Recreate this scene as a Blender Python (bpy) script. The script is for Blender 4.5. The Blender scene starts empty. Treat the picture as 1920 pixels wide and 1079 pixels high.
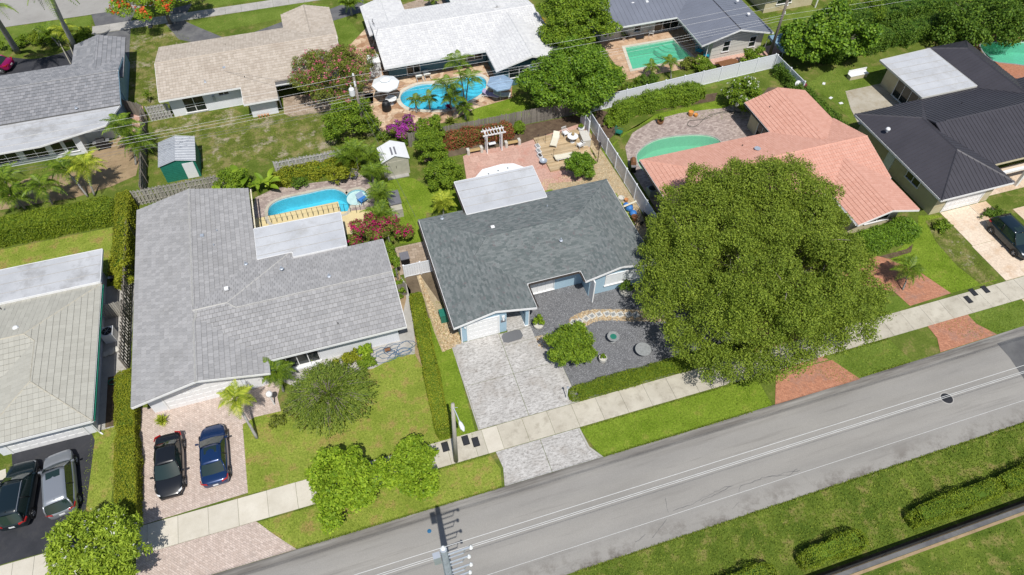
import bpy, bmesh, math, random
import numpy as np
from mathutils import Vector, Matrix
random.seed(5); RNG=np.random.default_rng(11)
scn=bpy.context.scene; COL=scn.collection
# ---------------------------------------------------------------- camera, sky, sun, exposure
F_PX=1300.0; PITCH,ROLL,YAW=[math.radians(a) for a in (51.185,.533,18.017)]; CAM_H=45.0
def cam_basis():
    cp,sp=math.cos(PITCH),math.sin(PITCH)
    f=np.array([math.sin(YAW)*cp,math.cos(YAW)*cp,-sp]); r=np.array([math.cos(YAW),-math.sin(YAW),0.]); u=np.cross(r,f)
    return r*math.cos(ROLL)+u*math.sin(ROLL),-r*math.sin(ROLL)+u*math.cos(ROLL),f
CR,CU,CF=cam_basis()
cd=bpy.data.cameras.new('camera'); cam=bpy.data.objects.new('camera',cd); COL.objects.link(cam); scn.camera=cam
cd.sensor_width=36; cd.lens=36*F_PX/1920; cd.clip_end=3000; cd.clip_start=.5
cam.matrix_world=Matrix(((CR[0],CU[0],-CF[0],0),(CR[1],CU[1],-CF[1],0),(CR[2],CU[2],-CF[2],CAM_H),(0,0,0,1)))
SUN_EL=math.radians(60.5)
w=bpy.data.worlds.new('World'); scn.world=w; w.use_nodes=True; wn=w.node_tree
sky=wn.nodes.new('ShaderNodeTexSky'); sky.sky_type='NISHITA'; sky.sun_disc=False; sky.sun_elevation=SUN_EL; sky.sun_rotation=math.radians(180)
bgn=wn.nodes['Background']; wn.links.new(sky.outputs[0],bgn.inputs[0]); bgn.inputs[1].default_value=.10
sl=bpy.data.lights.new('sun','SUN'); sl.energy=4.8; sl.angle=math.radians(.53); sl.color=(1,.965,.90)
so=bpy.data.objects.new('sun',sl); COL.objects.link(so)
sdir=Vector((.03,math.cos(SUN_EL),-math.sin(SUN_EL))); so.rotation_euler=sdir.to_track_quat('-Z','Y').to_euler(); so.location=(0,-20,60)
scn.view_settings.view_transform='Standard'; scn.view_settings.look='None'; scn.view_settings.gamma=1; scn.view_settings.exposure=-.06
try: scn.view_settings.use_curve_mapping=False
except Exception: pass
def P(x,y,z=0.):
    "point of the place seen at this pixel of the photograph, at height z"
    d=CF+CR*(x-960)/F_PX-CU*(y-540)/F_PX; t=(z-CAM_H)/d[2]
    return Vector((float(d[0]*t),float(d[1]*t),z))
def PX(l,z=0.): return [P(a,b,z).to_2d() for a,b in l]
# ---------------------------------------------------------------- materials
def srgb(r,g,b):
    f=lambda c:(c/255/12.92 if c/255<=.04045 else ((c/255+.055)/1.055)**2.4)
    return (f(r),f(g),f(b),1)
def c4(c): return (c[0],c[1],c[2],1)
class NT:
    def __init__(s,name):
        s.m=bpy.data.materials.new(name); s.m.use_nodes=True; s.t=s.m.node_tree; s.b=s.t.nodes['Principled BSDF']
    def n(s,t,**k):
        x=s.t.nodes.new(t)
        for a,b in k.items(): setattr(x,a,b)
        return x
    def l(s,a,b): s.t.links.new(a,b)
    def pos(s): return s.n('ShaderNodeNewGeometry').outputs['Position']
    def obj(s): return s.n('ShaderNodeTexCoord').outputs['Object']
    def noise(s,vec,scale,detail=3,rough=.55,sc=None):
        if sc:
            m=s.n('ShaderNodeMapping'); m.inputs['Scale'].default_value=sc; s.l(vec,m.inputs[0]); vec=m.outputs[0]
        x=s.n('ShaderNodeTexNoise'); x.inputs['Scale'].default_value=scale; x.inputs['Detail'].default_value=detail; x.inputs['Roughness'].default_value=rough
        s.l(vec,x.inputs['Vector']); return x.outputs[0]
    def ramp(s,f,a,b,lo=.35,hi=.65):
        r=s.n('ShaderNodeValToRGB'); r.color_ramp.elements[0].position=lo; r.color_ramp.elements[1].position=hi
        r.color_ramp.elements[0].color=c4(a); r.color_ramp.elements[1].color=c4(b); s.l(f,r.inputs[0]); return r.outputs[0]
    def mask(s,f,lo,hi): return s.ramp(f,(0,0,0),(1,1,1),lo,hi)
    def mix(s,f,a,b,mode='MIX'):
        m=s.n('ShaderNodeMix',data_type='RGBA',blend_type=mode)
        if isinstance(f,(int,float)): m.inputs[0].default_value=f
        else: s.l(f,m.inputs[0])
        for i,c in ((6,a),(7,b)):
            if isinstance(c,(tuple,list)): m.inputs[i].default_value=c4(c)
            else: s.l(c,m.inputs[i])
        return m.outputs[2]
    def mul(s,f,v):
        m=s.n('ShaderNodeMath',operation='MULTIPLY'); s.l(f,m.inputs[0])
        if isinstance(v,(int,float)): m.inputs[1].default_value=v
        else: s.l(v,m.inputs[1])
        return m.outputs[0]
    def bump(s,h,st=.4,d=.02):
        b=s.n('ShaderNodeBump'); b.inputs['Strength'].default_value=st; b.inputs['Distance'].default_value=d; s.l(h,b.inputs['Height']); s.l(b.outputs[0],s.b.inputs['Normal'])
    def out(s,c,rough=.8,metal=0,spec=.3):
        if isinstance(c,(tuple,list)): s.b.inputs['Base Color'].default_value=c4(c)
        else: s.l(c,s.b.inputs['Base Color'])
        s.b.inputs['Roughness'].default_value=rough; s.b.inputs['Metallic'].default_value=metal; s.b.inputs['Specular IOR Level'].default_value=spec
        return s.m
    def rnd(s):
        a=s.n('ShaderNodeNewGeometry').outputs['Random Per Island']; o=s.n('ShaderNodeObjectInfo').outputs['Random']
        m=s.n('ShaderNodeMath',operation='ADD'); s.l(a,m.inputs[0]); s.l(o,m.inputs[1]); f=s.n('ShaderNodeMath',operation='FRACT'); s.l(m.outputs[0],f.inputs[0]); return f.outputs[0]
M={}
def plain(name,c,rough=.6,metal=0,spec=.4,var=.12,scale=3,bump=0):
    t=NT(name); p=t.obj(); k=t.noise(p,scale,4)
    d=tuple(x*(1-var) for x in c); e=tuple(min(1,x*(1+var*.6)) for x in c)
    col=t.ramp(k,d,e,.3,.7)
    if bump: t.bump(t.noise(p,scale*12,3),bump,.01)
    M[name]=t.out(col,rough,metal,spec); return M[name]
def lawn(name,a,b,dry,dryamt=.55,soil=None,soillo=.62):
    t=NT(name); p=t.pos()
    c=t.ramp(t.noise(p,.45,4,.6),a,b,.35,.65)
    c=t.mix(t.mask(t.noise(p,.9,5,.65),dryamt,dryamt+.16),c,dry)
    c=t.mix(.65,c,t.ramp(t.noise(p,7,4,.7),(.45,.5,.35),(1.4,1.35,1.3),.3,.7),'MULTIPLY')
    c=t.mix(.6,c,t.ramp(t.noise(p,26,3,.7),(.5,.55,.4),(1.45,1.4,1.3),.3,.7),'MULTIPLY')
    if soil: c=t.mix(t.mask(t.noise(p,.55,6,.75),soillo,soillo+.1),c,soil)
    t.bump(t.noise(p,30,3,.7),.7,.04); M[name]=t.out(c,.95,0,.1)
lawn('lawn_yellow',(.19,.245,.04),(.275,.325,.065),(.30,.23,.09),.50)
lawn('lawn_vivid',(.13,.205,.018),(.195,.275,.035),(.25,.25,.06),.58)
lawn('lawn_deep',(.10,.155,.022),(.16,.22,.045),(.20,.19,.06),.58)
lawn('lawn_rough',(.09,.12,.022),(.15,.175,.045),(.24,.21,.10),.48,(.34,.29,.21),.535)
lawn('lawn_verge',(.075,.12,.018),(.15,.20,.035),(.24,.21,.085),.52,(.28,.24,.17),.68)
lawn('lawn_base',(.085,.125,.02),(.145,.185,.04),(.22,.19,.08),.52)
t=NT('grass_blade'); r=t.rnd(); c=t.ramp(r,(.10,.16,.015),(.27,.33,.05),0,1); M['grass_blade']=t.out(c,.9,0,.1)
t=NT('asphalt'); p=t.pos(); c=t.ramp(t.noise(p,.35,5,.6,(.3,1.2,1)),(.25,.239,.222),(.305,.292,.272),.3,.7)
c=t.mix(.5,c,t.ramp(t.noise(p,30,3,.8),(.7,.7,.7),(1.3,1.3,1.3),.3,.7),'MULTIPLY')
c=t.mix(t.mul(t.mask(t.noise(p,.9,5,.7,(.12,2.2,1)),.56,.72),.5),c,(.16,.15,.14))
sp=t.n('ShaderNodeSeparateXYZ'); t.l(p,sp.inputs[0]); mr=t.n('ShaderNodeMapRange'); t.l(sp.outputs[1],mr.inputs[0]); mr.inputs[1].default_value=16.9; mr.inputs[2].default_value=17.9
c=t.mix(t.mul(mr.outputs[0],t.mask(t.noise(p,.6,5,.7,(.2,3,1)),.35,.62)),c,(.115,.105,.095))
mr=t.n('ShaderNodeMapRange'); t.l(sp.outputs[1],mr.inputs[0]); mr.inputs[1].default_value=13.0; mr.inputs[2].default_value=11.4
c=t.mix(t.mul(mr.outputs[0],t.mask(t.noise(p,.5,6,.75),.48,.62)),c,(.14,.125,.11))
wv=t.n('ShaderNodeTexWave',wave_type='BANDS',bands_direction='Y'); wv.inputs['Scale'].default_value=.17; wv.inputs['Distortion'].default_value=.6; wv.inputs['Detail'].default_value=2; wv.inputs['Detail Scale'].default_value=.3; t.l(p,wv.inputs[0])
c=t.mix(.22,c,t.ramp(wv.outputs[0],(.84,.84,.85),(1.08,1.07,1.05),.2,.8),'MULTIPLY')
c=t.mix(t.mul(t.mask(t.noise(p,7,4,.8),.70,.76),.6),c,(.14,.13,.12))
t.bump(t.noise(p,40,3,.8),.35,.01); M['asphalt']=t.out(c,.9,0,.25)
def conc(name,a,b,stain,st=.6,sc=.8,rough=.85,spk=.3,stlo=.5):
    t=NT(name); p=t.pos(); c=t.ramp(t.noise(p,sc,5,.6),a,b,.3,.7)
    c=t.mix(t.mul(t.mask(t.noise(p,sc*1.7,6,.75),stlo,stlo+.2),st),c,stain)
    c=t.mix(spk,c,t.ramp(t.noise(p,28,3,.8),(.6,.6,.6),(1.35,1.35,1.35),.3,.7),'MULTIPLY')
    rr=t.rnd(); c=t.mix(.35,c,t.ramp(rr,(.82,.82,.82),(1.12,1.12,1.12),0,1),'MULTIPLY')
    t.bump(t.noise(p,22,3,.7),.25,.01); M[name]=t.out(c,rough,0,.25)
conc('sidewalk',(.42,.385,.315),(.52,.485,.405),(.24,.21,.16),.55)
conc('sidewalk_new',(.52,.48,.40),(.60,.56,.48),(.40,.36,.28),.3)
conc('concrete',(.34,.33,.31),(.45,.43,.40),(.22,.20,.17),.5)
conc('white_wall',(.66,.68,.72),(.74,.75,.78),(.58,.59,.6),.25,.5)
conc('blue_wall',(.33,.47,.57),(.38,.52,.62),(.30,.42,.5),.3,.5)
conc('teal_wall',(.07,.16,.21),(.10,.20,.25),(.06,.12,.16),.3,.5)
conc('cream_wall',(.52,.46,.30),(.60,.54,.38),(.40,.30,.16),.5,.5)
conc('grey_wall',(.50,.50,.46),(.58,.57,.53),(.45,.44,.4),.3,.5)
conc('flat_roof_white',(.44,.455,.485),(.54,.555,.58),(.34,.33,.31),.55,.35)
conc('flat_roof_grey',(.36,.37,.39),(.50,.51,.53),(.20,.19,.18),.7,.25)
conc('beige_deck',(.58,.47,.25),(.66,.55,.31),(.5,.40,.22),.3,.4)
conc('dark_asphalt',(.028,.030,.036),(.045,.046,.054),(.07,.07,.07),.4,.6)
conc('aged_asphalt',(.10,.10,.11),(.17,.17,.17),(.07,.07,.08),.6,.7)
conc('asphalt_back',(.27,.26,.24),(.34,.33,.31),(.21,.20,.19),.5,.25)
conc('stained_concrete',(.33,.29,.22),(.44,.41,.35),(.24,.18,.10),.6,.6)
conc('patch_asphalt',(.10,.10,.105),(.15,.15,.15),(.08,.08,.08),.4,.7)
conc('soil',(.10,.075,.05),(.17,.13,.085),(.06,.045,.03),.6,.9)
conc('mulch',(.07,.045,.03),(.13,.09,.06),(.19,.15,.09),.6,1.6)
conc('sandy_soil',(.28,.20,.12),(.38,.28,.17),(.16,.13,.06),.6,.9)
conc('gravel_bed',(.12,.122,.13),(.175,.177,.185),(.09,.09,.095),.4,.8,.9,.8)
conc('pebble_bed',(.33,.26,.16),(.45,.37,.25),(.32,.25,.15),.5,2,.9,.8)
t=NT('stamped_concrete'); p=t.pos(); c=t.ramp(t.noise(p,1.1,5,.6),(.42,.405,.385),(.55,.535,.515),.3,.7)
c=t.mix(t.mul(t.mask(t.noise(p,3.2,7,.85,(1,2.4,1)),.47,.6),.85),c,(.20,.185,.17)); c=t.mix(t.mul(t.mask(t.noise(p,.5,5,.7),.5,.68),.5),c,(.26,.225,.19))
c=t.mix(.4,c,t.ramp(t.noise(p,16,5,.8),(.6,.6,.6),(1.35,1.35,1.35),.3,.7),'MULTIPLY')
t.bump(t.noise(p,9,4,.7),.3,.02); M['stamped_concrete']=t.out(c,.8,0,.3)
def paver(name,c1,c2,mortar,w=.24,h=.12,rot=.785,stain=(.2,.17,.15),st=.5):
    t=NT(name); p=t.pos(); mp=t.n('ShaderNodeMapping'); mp.inputs['Rotation'].default_value=(0,0,rot); t.l(p,mp.inputs[0])
    b=t.n('ShaderNodeTexBrick'); t.l(mp.outputs[0],b.inputs[0]); b.inputs['Color1'].default_value=c4(c1); b.inputs['Color2'].default_value=c4(c2); b.inputs['Mortar'].default_value=c4(mortar)
    b.inputs['Scale'].default_value=1; b.inputs['Mortar Size'].default_value=.012; b.inputs['Brick Width'].default_value=w; b.inputs['Row Height'].default_value=h; b.inputs['Bias'].default_value=0
    c=t.mix(.6,b.outputs[0],t.ramp(t.noise(p,5,4,.8),(.65,.65,.65),(1.35,1.35,1.35),.3,.7),'MULTIPLY')
    c=t.mix(t.mul(t.mask(t.noise(p,.6,6,.7),.52,.68),st),c,stain)
    t.bump(b.outputs[1],-.4,.01); M[name]=t.out(c,.85,0,.25)
paver('pink_pavers',(.45,.36,.31),(.57,.475,.42),(.36,.29,.25),stain=(.33,.28,.25),st=.4)
paver('terracotta_pavers',(.37,.16,.095),(.47,.22,.135),(.30,.15,.10),stain=(.24,.17,.15),st=.6)
paver('salmon_concrete',(.47,.29,.235),(.54,.35,.285),(.38,.22,.17),.9,.9,0,(.45,.15,.10),.35)
paver('grey_pink_pavers',(.27,.21,.19),(.46,.38,.34),(.25,.2,.18),.3,.2,.2,(.3,.25,.23),.3)
paver('travertine',(.46,.30,.19),(.56,.40,.28),(.38,.27,.18),.6,.6,0,(.3,.17,.09),.7)
paver('brown_pavers',(.30,.23,.17),(.42,.34,.27),(.2,.16,.12),.45,.3,.1)
paver('brick_red',(.36,.15,.08),(.45,.2,.12),(.3,.14,.09),.22,.11,.785)
paver('light_pavers',(.55,.42,.30),(.66,.55,.44),(.5,.42,.33),2.6,2.6,0,(.5,.33,.2),.6)
t=NT('flagstone'); p=t.pos(); v=t.n('ShaderNodeTexVoronoi'); v.inputs['Scale'].default_value=1.5; t.l(p,v.inputs['Vector'])
c=t.ramp(t.n('ShaderNodeSeparateColor').outputs[0],(0,0,0),(1,1,1)) if 0 else v.outputs['Color']
sc=t.n('ShaderNodeSeparateColor'); t.l(c,sc.inputs[0]); c=t.ramp(sc.outputs[0],(.34,.20,.12),(.60,.47,.34),.1,.9)
c=t.mix(.6,c,t.ramp(t.noise(p,3,5,.7),(.6,.55,.5),(1.4,1.35,1.3),.3,.7),'MULTIPLY'); t.bump(t.noise(p,8,3),.2,.02); M['flagstone']=t.out(c,.8,0,.3)
def tiles(name,a,b,stain,st=.3,rough=.75,fine=.35):
    t=NT(name); p=t.pos(); c=t.ramp(t.rnd(),a,b,0,1)
    c=t.mix(t.mul(t.mask(t.noise(p,.35,5,.7),.5,.7),st),c,stain)
    c=t.mix(fine,c,t.ramp(t.noise(p,9,4,.75),(.7,.7,.7),(1.25,1.25,1.25),.3,.7),'MULTIPLY')
    t.bump(t.noise(p,18,3),.2,.01); M[name]=t.out(c,rough,0,.3)
tiles('grey_slate_tile',(.285,.282,.285),(.365,.36,.362),(.24,.235,.23),.4)
tiles('beige_grey_tile',(.37,.36,.315),(.42,.41,.36),(.36,.35,.30),.3,.7,.2)
tiles('dim_grey_tile',(.20,.205,.22),(.30,.30,.315),(.20,.20,.21),.3)
tiles('tan_tile',(.40,.345,.285),(.50,.44,.375),(.33,.27,.22),.4)
tiles('white_tile',(.56,.56,.57),(.66,.66,.655),(.5,.5,.5),.3)
tiles('salmon_tile',(.55,.285,.215),(.61,.335,.26),(.50,.26,.195),.25,.75,.15)
t=NT('asphalt_shingle'); p=t.pos(); c=t.ramp(t.rnd(),(.105,.125,.125),(.185,.20,.20),0,1)
c=t.mix(t.mask(t.noise(p,2.2,4,.7),.58,.7),c,(.15,.135,.14)); c=t.mix(.5,c,t.ramp(t.noise(p,40,3,.8),(.6,.6,.6),(1.4,1.4,1.4),.3,.7),'MULTIPLY')
c=t.mix(.5,c,t.ramp(t.noise(p,.5,5,.7),(.85,.85,.85),(1.15,1.15,1.15),.3,.7),'MULTIPLY'); t.bump(t.noise(p,50,2),.3,.01); M['asphalt_shingle']=t.out(c,.95,0,.2)
plain('tile_butt_shade',(.13,.125,.12),.9); plain('underlay',(.14,.135,.13),.9)  # dark butt colour paints the shadow line under each tile course
plain('dark_metal_roof',(.055,.052,.062),.5,.1,.5,.12,.6)
plain('blue_metal_roof',(.20,.215,.26),.45,.2,.5,.08,.5)
plain('ridge_light',(.42,.41,.39),.8); plain('ridge_beige',(.42,.39,.32),.8); plain('ridge_dark',(.05,.05,.06),.5)
plain('white_paint',(.78,.78,.78),.45,0,.5,.05); plain('vinyl',(.72,.74,.78),.4,0,.5,.05)
plain('gutter_dark',(.06,.05,.045),.6); plain('dark_green',(.02,.17,.12),.5); plain('shed_roof_metal',(.42,.44,.47),.4,.3)
plain('shed_beige',(.42,.40,.33),.6); plain('grey_plastic',(.16,.16,.18),.6); plain('black_plastic',(.012,.012,.014),.5); plain('rubber',(.02,.02,.02),.9)
plain('steel',(.45,.46,.48),.35,.7); plain('galvanized',(.42,.46,.52),.5,.3); plain('pole_concrete',(.36,.40,.46),.8,0,.3,.2,4,.2)
plain('dark_steel',(.05,.05,.055),.5,.5); plain('white_plastic',(.72,.73,.74),.5,0,.4,.05)
plain('cream_cushion',(.66,.62,.50),.9,0,.1,.08,6); plain('wicker',(.35,.25,.12),.9); plain('umbrella_blue',(.27,.38,.52),.8,0,.2,.08); plain('canvas_white',(.70,.73,.75),.8,0,.2,.06)
plain('terracotta',(.48,.22,.09),.8); plain('turquoise',(.02,.30,.42),.5); plain('red_plastic',(.40,.02,.02),.35); plain('orange_lens',(.6,.2,.02),.3)
plain('stone_white',(.55,.53,.48),.85,0,.3,.15,8,.2); plain('stone_grey',(.26,.27,.27),.85,0,.3,.2,8,.2); plain('brown_paint',(.20,.09,.04),.7)
plain('hose_blue',(.05,.12,.22),.5); plain('hose_dark',(.05,.06,.05),.6); plain('sign_blue',(.02,.12,.25),.5); plain('orange_clay',(.62,.28,.07),.7)
plain('lens_white',(.7,.72,.75),.15); plain('tarp_blue',(.22,.36,.48),.6,0,.3,.2,3,.2); plain('wire_light',(.62,.62,.62),.5); plain('wire_dark',(.12,.12,.13),.6)
plain('cover_blue',(.04,.18,.50),.5); plain('lavender',(.42,.36,.55),.8); plain('soft_white',(.75,.75,.72),.8)
def wood(name,a,b,sc=(1,1,.08),s=8):
    t=NT(name); p=t.obj(); c=t.ramp(t.noise(p,s,4,.7,sc),a,b,.3,.7); c=t.mix(.6,c,t.ramp(t.rnd(),(.65,.65,.65),(1.25,1.25,1.25),0,1),'MULTIPLY')
    t.bump(t.noise(p,s*3,3,.7,sc),.3,.01); M[name]=t.out(c,.9,0,.2)
wood('weathered_wood',(.16,.14,.12),(.30,.275,.24)); wood('light_fence_wood',(.30,.29,.28),(.46,.45,.43)); wood('mossy_wood',(.19,.18,.15),(.45,.43,.39))
wood('pole_wood',(.17,.14,.12),(.28,.245,.21)); wood('deck_wood',(.38,.27,.15),(.56,.44,.29),(.15,1,1),4); wood('teak',(.42,.29,.13),(.52,.37,.18))
wood('bark',(.13,.11,.09),(.24,.21,.18)); wood('palm_bark',(.26,.25,.24),(.38,.37,.35),(.3,.3,1),5); wood('pale_post',(.36,.33,.29),(.46,.43,.38))
t=NT('glass_dark'); M['glass_dark']=t.out((.012,.018,.018),.08,0,.6)
t=NT('car_glass'); M['car_glass']=t.out((.015,.03,.028),.04,0,.8)
def paint(name,c,metal=.3):
    t=NT(name); t.out(c,.28,metal,.5); t.b.inputs['Coat Weight'].default_value=.8; t.b.inputs['Coat Roughness'].default_value=.05; M[name]=t.m
paint('paint_black',(.008,.009,.011),0); paint('paint_blue',(.008,.032,.11)); paint('paint_silver',(.34,.36,.39),.5); paint('paint_navy',(.010,.022,.032)); paint('paint_greenblack',(.006,.014,.018),.1); paint('paint_magenta',(.30,.0,.09))
def water(name,tint,deep=.35):
    t=NT(name); nt=t.t; p=t.pos(); tr=t.n('ShaderNodeBsdfTransparent'); tr.inputs[0].default_value=c4(tint); gl=t.n('ShaderNodeBsdfGlossy'); gl.inputs['Roughness'].default_value=.03
    df=t.n('ShaderNodeBsdfDiffuse'); df.inputs[0].default_value=(tint[0]*.5,tint[1]*.62,tint[2]*.62,1)
    fr=t.n('ShaderNodeFresnel'); fr.inputs[0].default_value=1.33; bp=t.n('ShaderNodeBump'); bp.inputs['Strength'].default_value=.25; bp.inputs['Distance'].default_value=.03; t.l(t.noise(p,3.5,3,.6),bp.inputs['Height'])
    t.l(bp.outputs[0],gl.inputs['Normal']); t.l(bp.outputs[0],fr.inputs['Normal'])
    m1=t.n('ShaderNodeMixShader'); m1.inputs[0].default_value=deep; t.l(tr.outputs[0],m1.inputs[1]); t.l(df.outputs[0],m1.inputs[2])
    m2=t.n('ShaderNodeMixShader'); t.l(fr.outputs[0],m2.inputs[0]); t.l(m1.outputs[0],m2.inputs[1]); t.l(gl.outputs[0],m2.inputs[2])
    t.l(m2.outputs[0],nt.nodes['Material Output'].inputs[0]); M[name]=t.m
water('water_blue',(.34,.83,.94),.10); water('water_green',(.50,.86,.70),.30); water('water_teal',(.42,.84,.74),.18)
def plaster(name,a,b):
    t=NT(name); p=t.pos(); v=t.n('ShaderNodeTexVoronoi',feature='SMOOTH_F1'); v.inputs['Scale'].default_value=2.6; mv=t.n('ShaderNodeVectorMath',operation='ADD'); nz=t.n('ShaderNodeTexNoise'); nz.inputs['Scale'].default_value=1.4
    t.l(p,nz.inputs['Vector']); t.l(p,mv.inputs[0]); t.l(nz.outputs['Color'],mv.inputs[1]); t.l(mv.outputs[0],v.inputs['Vector']); M[name]=t.out(t.ramp(v.outputs[0],a,b,.1,.6),.8)
plaster('pool_plaster',(.42,.62,.68),(.50,.72,.78)); plaster('pool_plaster_green',(.45,.62,.48),(.52,.68,.55)); plaster('spa_plaster',(.40,.58,.58),(.47,.65,.64))
def leaf(name,a,b,c=None,cf=.85,rough=.6,spec=.25,tr=.25):
    t=NT(name); r=t.rnd(); col=t.ramp(r,a,b,0,1)
    if c: col=t.mix(t.mask(r,cf,cf+.01),col,c)
    col=t.mix(.5,col,t.ramp(t.noise(t.pos(),.8,3,.6),(.7,.75,.6),(1.3,1.25,1.2),.35,.65),'MULTIPLY')
    t.out(col,rough,0,spec); tl=t.n('ShaderNodeBsdfTranslucent'); t.l(col,tl.inputs[0]); m=t.n('ShaderNodeMixShader'); m.inputs[0].default_value=tr
    t.l(t.b.outputs[0],m.inputs[1]); t.l(tl.outputs[0],m.inputs[2]); t.l(m.outputs[0],t.t.nodes['Material Output'].inputs[0]); M[name]=t.m
leaf('leaf_big',(.110,.172,.016),(.285,.365,.044)); leaf('leaf_bright',(0.124,0.230,0.010),(0.344,0.474,0.035)); leaf('leaf_frangipani',(0.161,0.253,0.018),(0.388,0.501,0.050))
leaf('leaf_mid',(0.086,0.166,0.015),(0.251,0.358,0.027)); leaf('leaf_dark',(0.048,0.110,0.013),(0.158,0.254,0.026)); leaf('leaf_hedge',(0.078,0.139,0.009),(0.264,0.329,0.023))
leaf('leaf_hedge_yellow',(0.124,0.163,0.008),(0.359,0.376,0.030)); leaf('leaf_glossy',(0.065,0.149,0.015),(0.226,0.364,0.029),None,.8,.5,.25); leaf('leaf_olive',(0.096,0.126,0.020),(0.253,0.292,0.043))
leaf('leaf_feather',(.085,.145,.02),(.23,.295,.04)); leaf('leaf_palm',(0.059,0.120,0.011),(0.230,0.329,0.028),None,.8,.5,.3); leaf('leaf_palm_yellow',(0.186,0.266,0.020),(0.488,0.529,0.060)); leaf('leaf_palm_dry',(.30,.24,.10),(.42,.34,.15))
leaf('leaf_red',(.20,.05,.03),(.46,.17,.08),(.12,.17,.03),.72); leaf('flower_magenta',(.30,.01,.09),(.55,.03,.16)); leaf('flower_purple',(.30,.03,.28),(.45,.07,.42)); leaf('flower_pink',(.50,.10,.17),(.62,.20,.26)); leaf('flower_red',(.55,.06,.02),(.72,.14,.04)); leaf('flower_white',(.72,.72,.66),(.8,.8,.75))
leaf('leaf_yellow',(.45,.28,.02),(.6,.42,.05)); leaf('leaf_banana',(0.124,0.230,0.015),(0.344,0.460,0.040),None,.8,.5,.25)
# ---------------------------------------------------------------- mesh helpers
def tagit(o,label=None,cat=None,group=None,kind=None):
    if label: o['label']=label
    if cat: o['category']=cat
    if group: o['group']=group
    if kind: o['kind']=kind
    return o
def link(name,data,parent=None,loc=None,rot=None,scale=None):
    o=bpy.data.objects.new(name,data); COL.objects.link(o)
    if parent: o.parent=parent
    if loc is not None: o.location=loc
    if rot is not None: o.rotation_euler=rot if hasattr(rot,'__len__') else (0,0,rot)
    if scale is not None: o.scale=scale if hasattr(scale,'__len__') else (scale,)*3
    return o
def empty(name,loc,label,cat,group=None,rz=0):
    o=link(name,None,None,loc,rz); o.empty_display_size=.3; return tagit(o,label,cat,group)
class MB:
    def __init__(s): s.v=[]; s.f=[]; s.mi=[]; s.sm=False
    def add(s,v,f):
        k=len(s.v); s.v+=[tuple(x) for x in v]; s.f+=[tuple(i+k for i in q) for q in f]; return s
    def box(s,x0,x1,y0,y1,z0,z1):
        return s.add([(x0,y0,z0),(x1,y0,z0),(x1,y1,z0),(x0,y1,z0),(x0,y0,z1),(x1,y0,z1),(x1,y1,z1),(x0,y1,z1)],[(0,3,2,1),(4,5,6,7),(0,1,5,4),(1,2,6,5),(2,3,7,6),(3,0,4,7)])
    def cbox(s,c,d,rz=0):
        ca,sa=math.cos(rz),math.sin(rz); v=[]
        for z in (-1,1):
            for x,y in ((-1,-1),(1,-1),(1,1),(-1,1)):
                X,Y=x*d[0]/2,y*d[1]/2; v.append((c[0]+X*ca-Y*sa,c[1]+X*sa+Y*ca,c[2]+z*d[2]/2))
        return s.add(v,[(0,3,2,1),(4,5,6,7),(0,1,5,4),(1,2,6,5),(2,3,7,6),(3,0,4,7)])
    def prism(s,pts,z0,z1):
        n=len(pts); v=[(p[0],p[1],z0) for p in pts]+[(p[0],p[1],z1) for p in pts]
        return s.add(v,[tuple(range(n))[::-1],tuple(range(n,2*n))]+[(i,(i+1)%n,(i+1)%n+n,i+n) for i in range(n)])
    def tube(s,pts,r,k=6,cap=True):
        pts=[Vector(p) for p in pts]; n=len(pts); rs=r if hasattr(r,'__len__') else [r]*n; v=[]
        for i,p in enumerate(pts):
            d=(pts[min(i+1,n-1)]-pts[max(i-1,0)]); d=d.normalized() if d.length>1e-9 else Vector((0,0,1))
            a=Vector((0,0,1)) if abs(d.z)<.9 else Vector((1,0,0)); x=d.cross(a).normalized(); y=d.cross(x)
            for j in range(k): q=2*math.pi*j/k; v.append(p+(x*math.cos(q)+y*math.sin(q))*rs[i])
        f=[(i*k+j,i*k+(j+1)%k,(i+1)*k+(j+1)%k,(i+1)*k+j) for i in range(n-1) for j in range(k)]
        if cap: f+=[tuple(range(k))[::-1],tuple(range((n-1)*k,n*k))]
        return s.add(v,f)
    def lathe(s,c,prof,k=14):
        v=[(c[0]+r*math.cos(2*math.pi*j/k),c[1]+r*math.sin(2*math.pi*j/k),c[2]+z) for r,z in prof for j in range(k)]
        n=len(prof); f=[(i*k+j,i*k+(j+1)%k,(i+1)*k+(j+1)%k,(i+1)*k+j) for i in range(n-1) for j in range(k)]
        f+=[tuple(range(k))[::-1],tuple(range((n-1)*k,n*k))]; return s.add(v,f)
    def ball(s,c,r,k=8,n=6,zs=1):
        return s.lathe(c,[(max(.002,r*math.sin(math.pi*i/n)),-r*zs*math.cos(math.pi*i/n)) for i in range(n+1)],k)
    def mesh(s,name,mats,smooth=False):
        me=bpy.data.meshes.new(name); me.from_pydata([tuple(p) for p in s.v],[],s.f)
        for m in (mats if isinstance(mats,(list,tuple)) else [mats]): me.materials.append(M[m])
        if s.mi: me.polygons.foreach_set('material_index',s.mi)
        if smooth or s.sm: me.polygons.foreach_set('use_smooth',[True]*len(me.polygons))
        me.update(); return me
    def build(s,name,mat,parent=None,loc=None,rot=None,smooth=False,label=None):
        o=link(name,s.mesh(name,mat,smooth),parent,loc,rot)
        if label: o['label']=label
        return o
def fix(me):
    bm=bmesh.new(); bm.from_mesh(me); bmesh.ops.recalc_face_normals(bm,faces=bm.faces); bm.to_mesh(me); bm.free()
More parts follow.
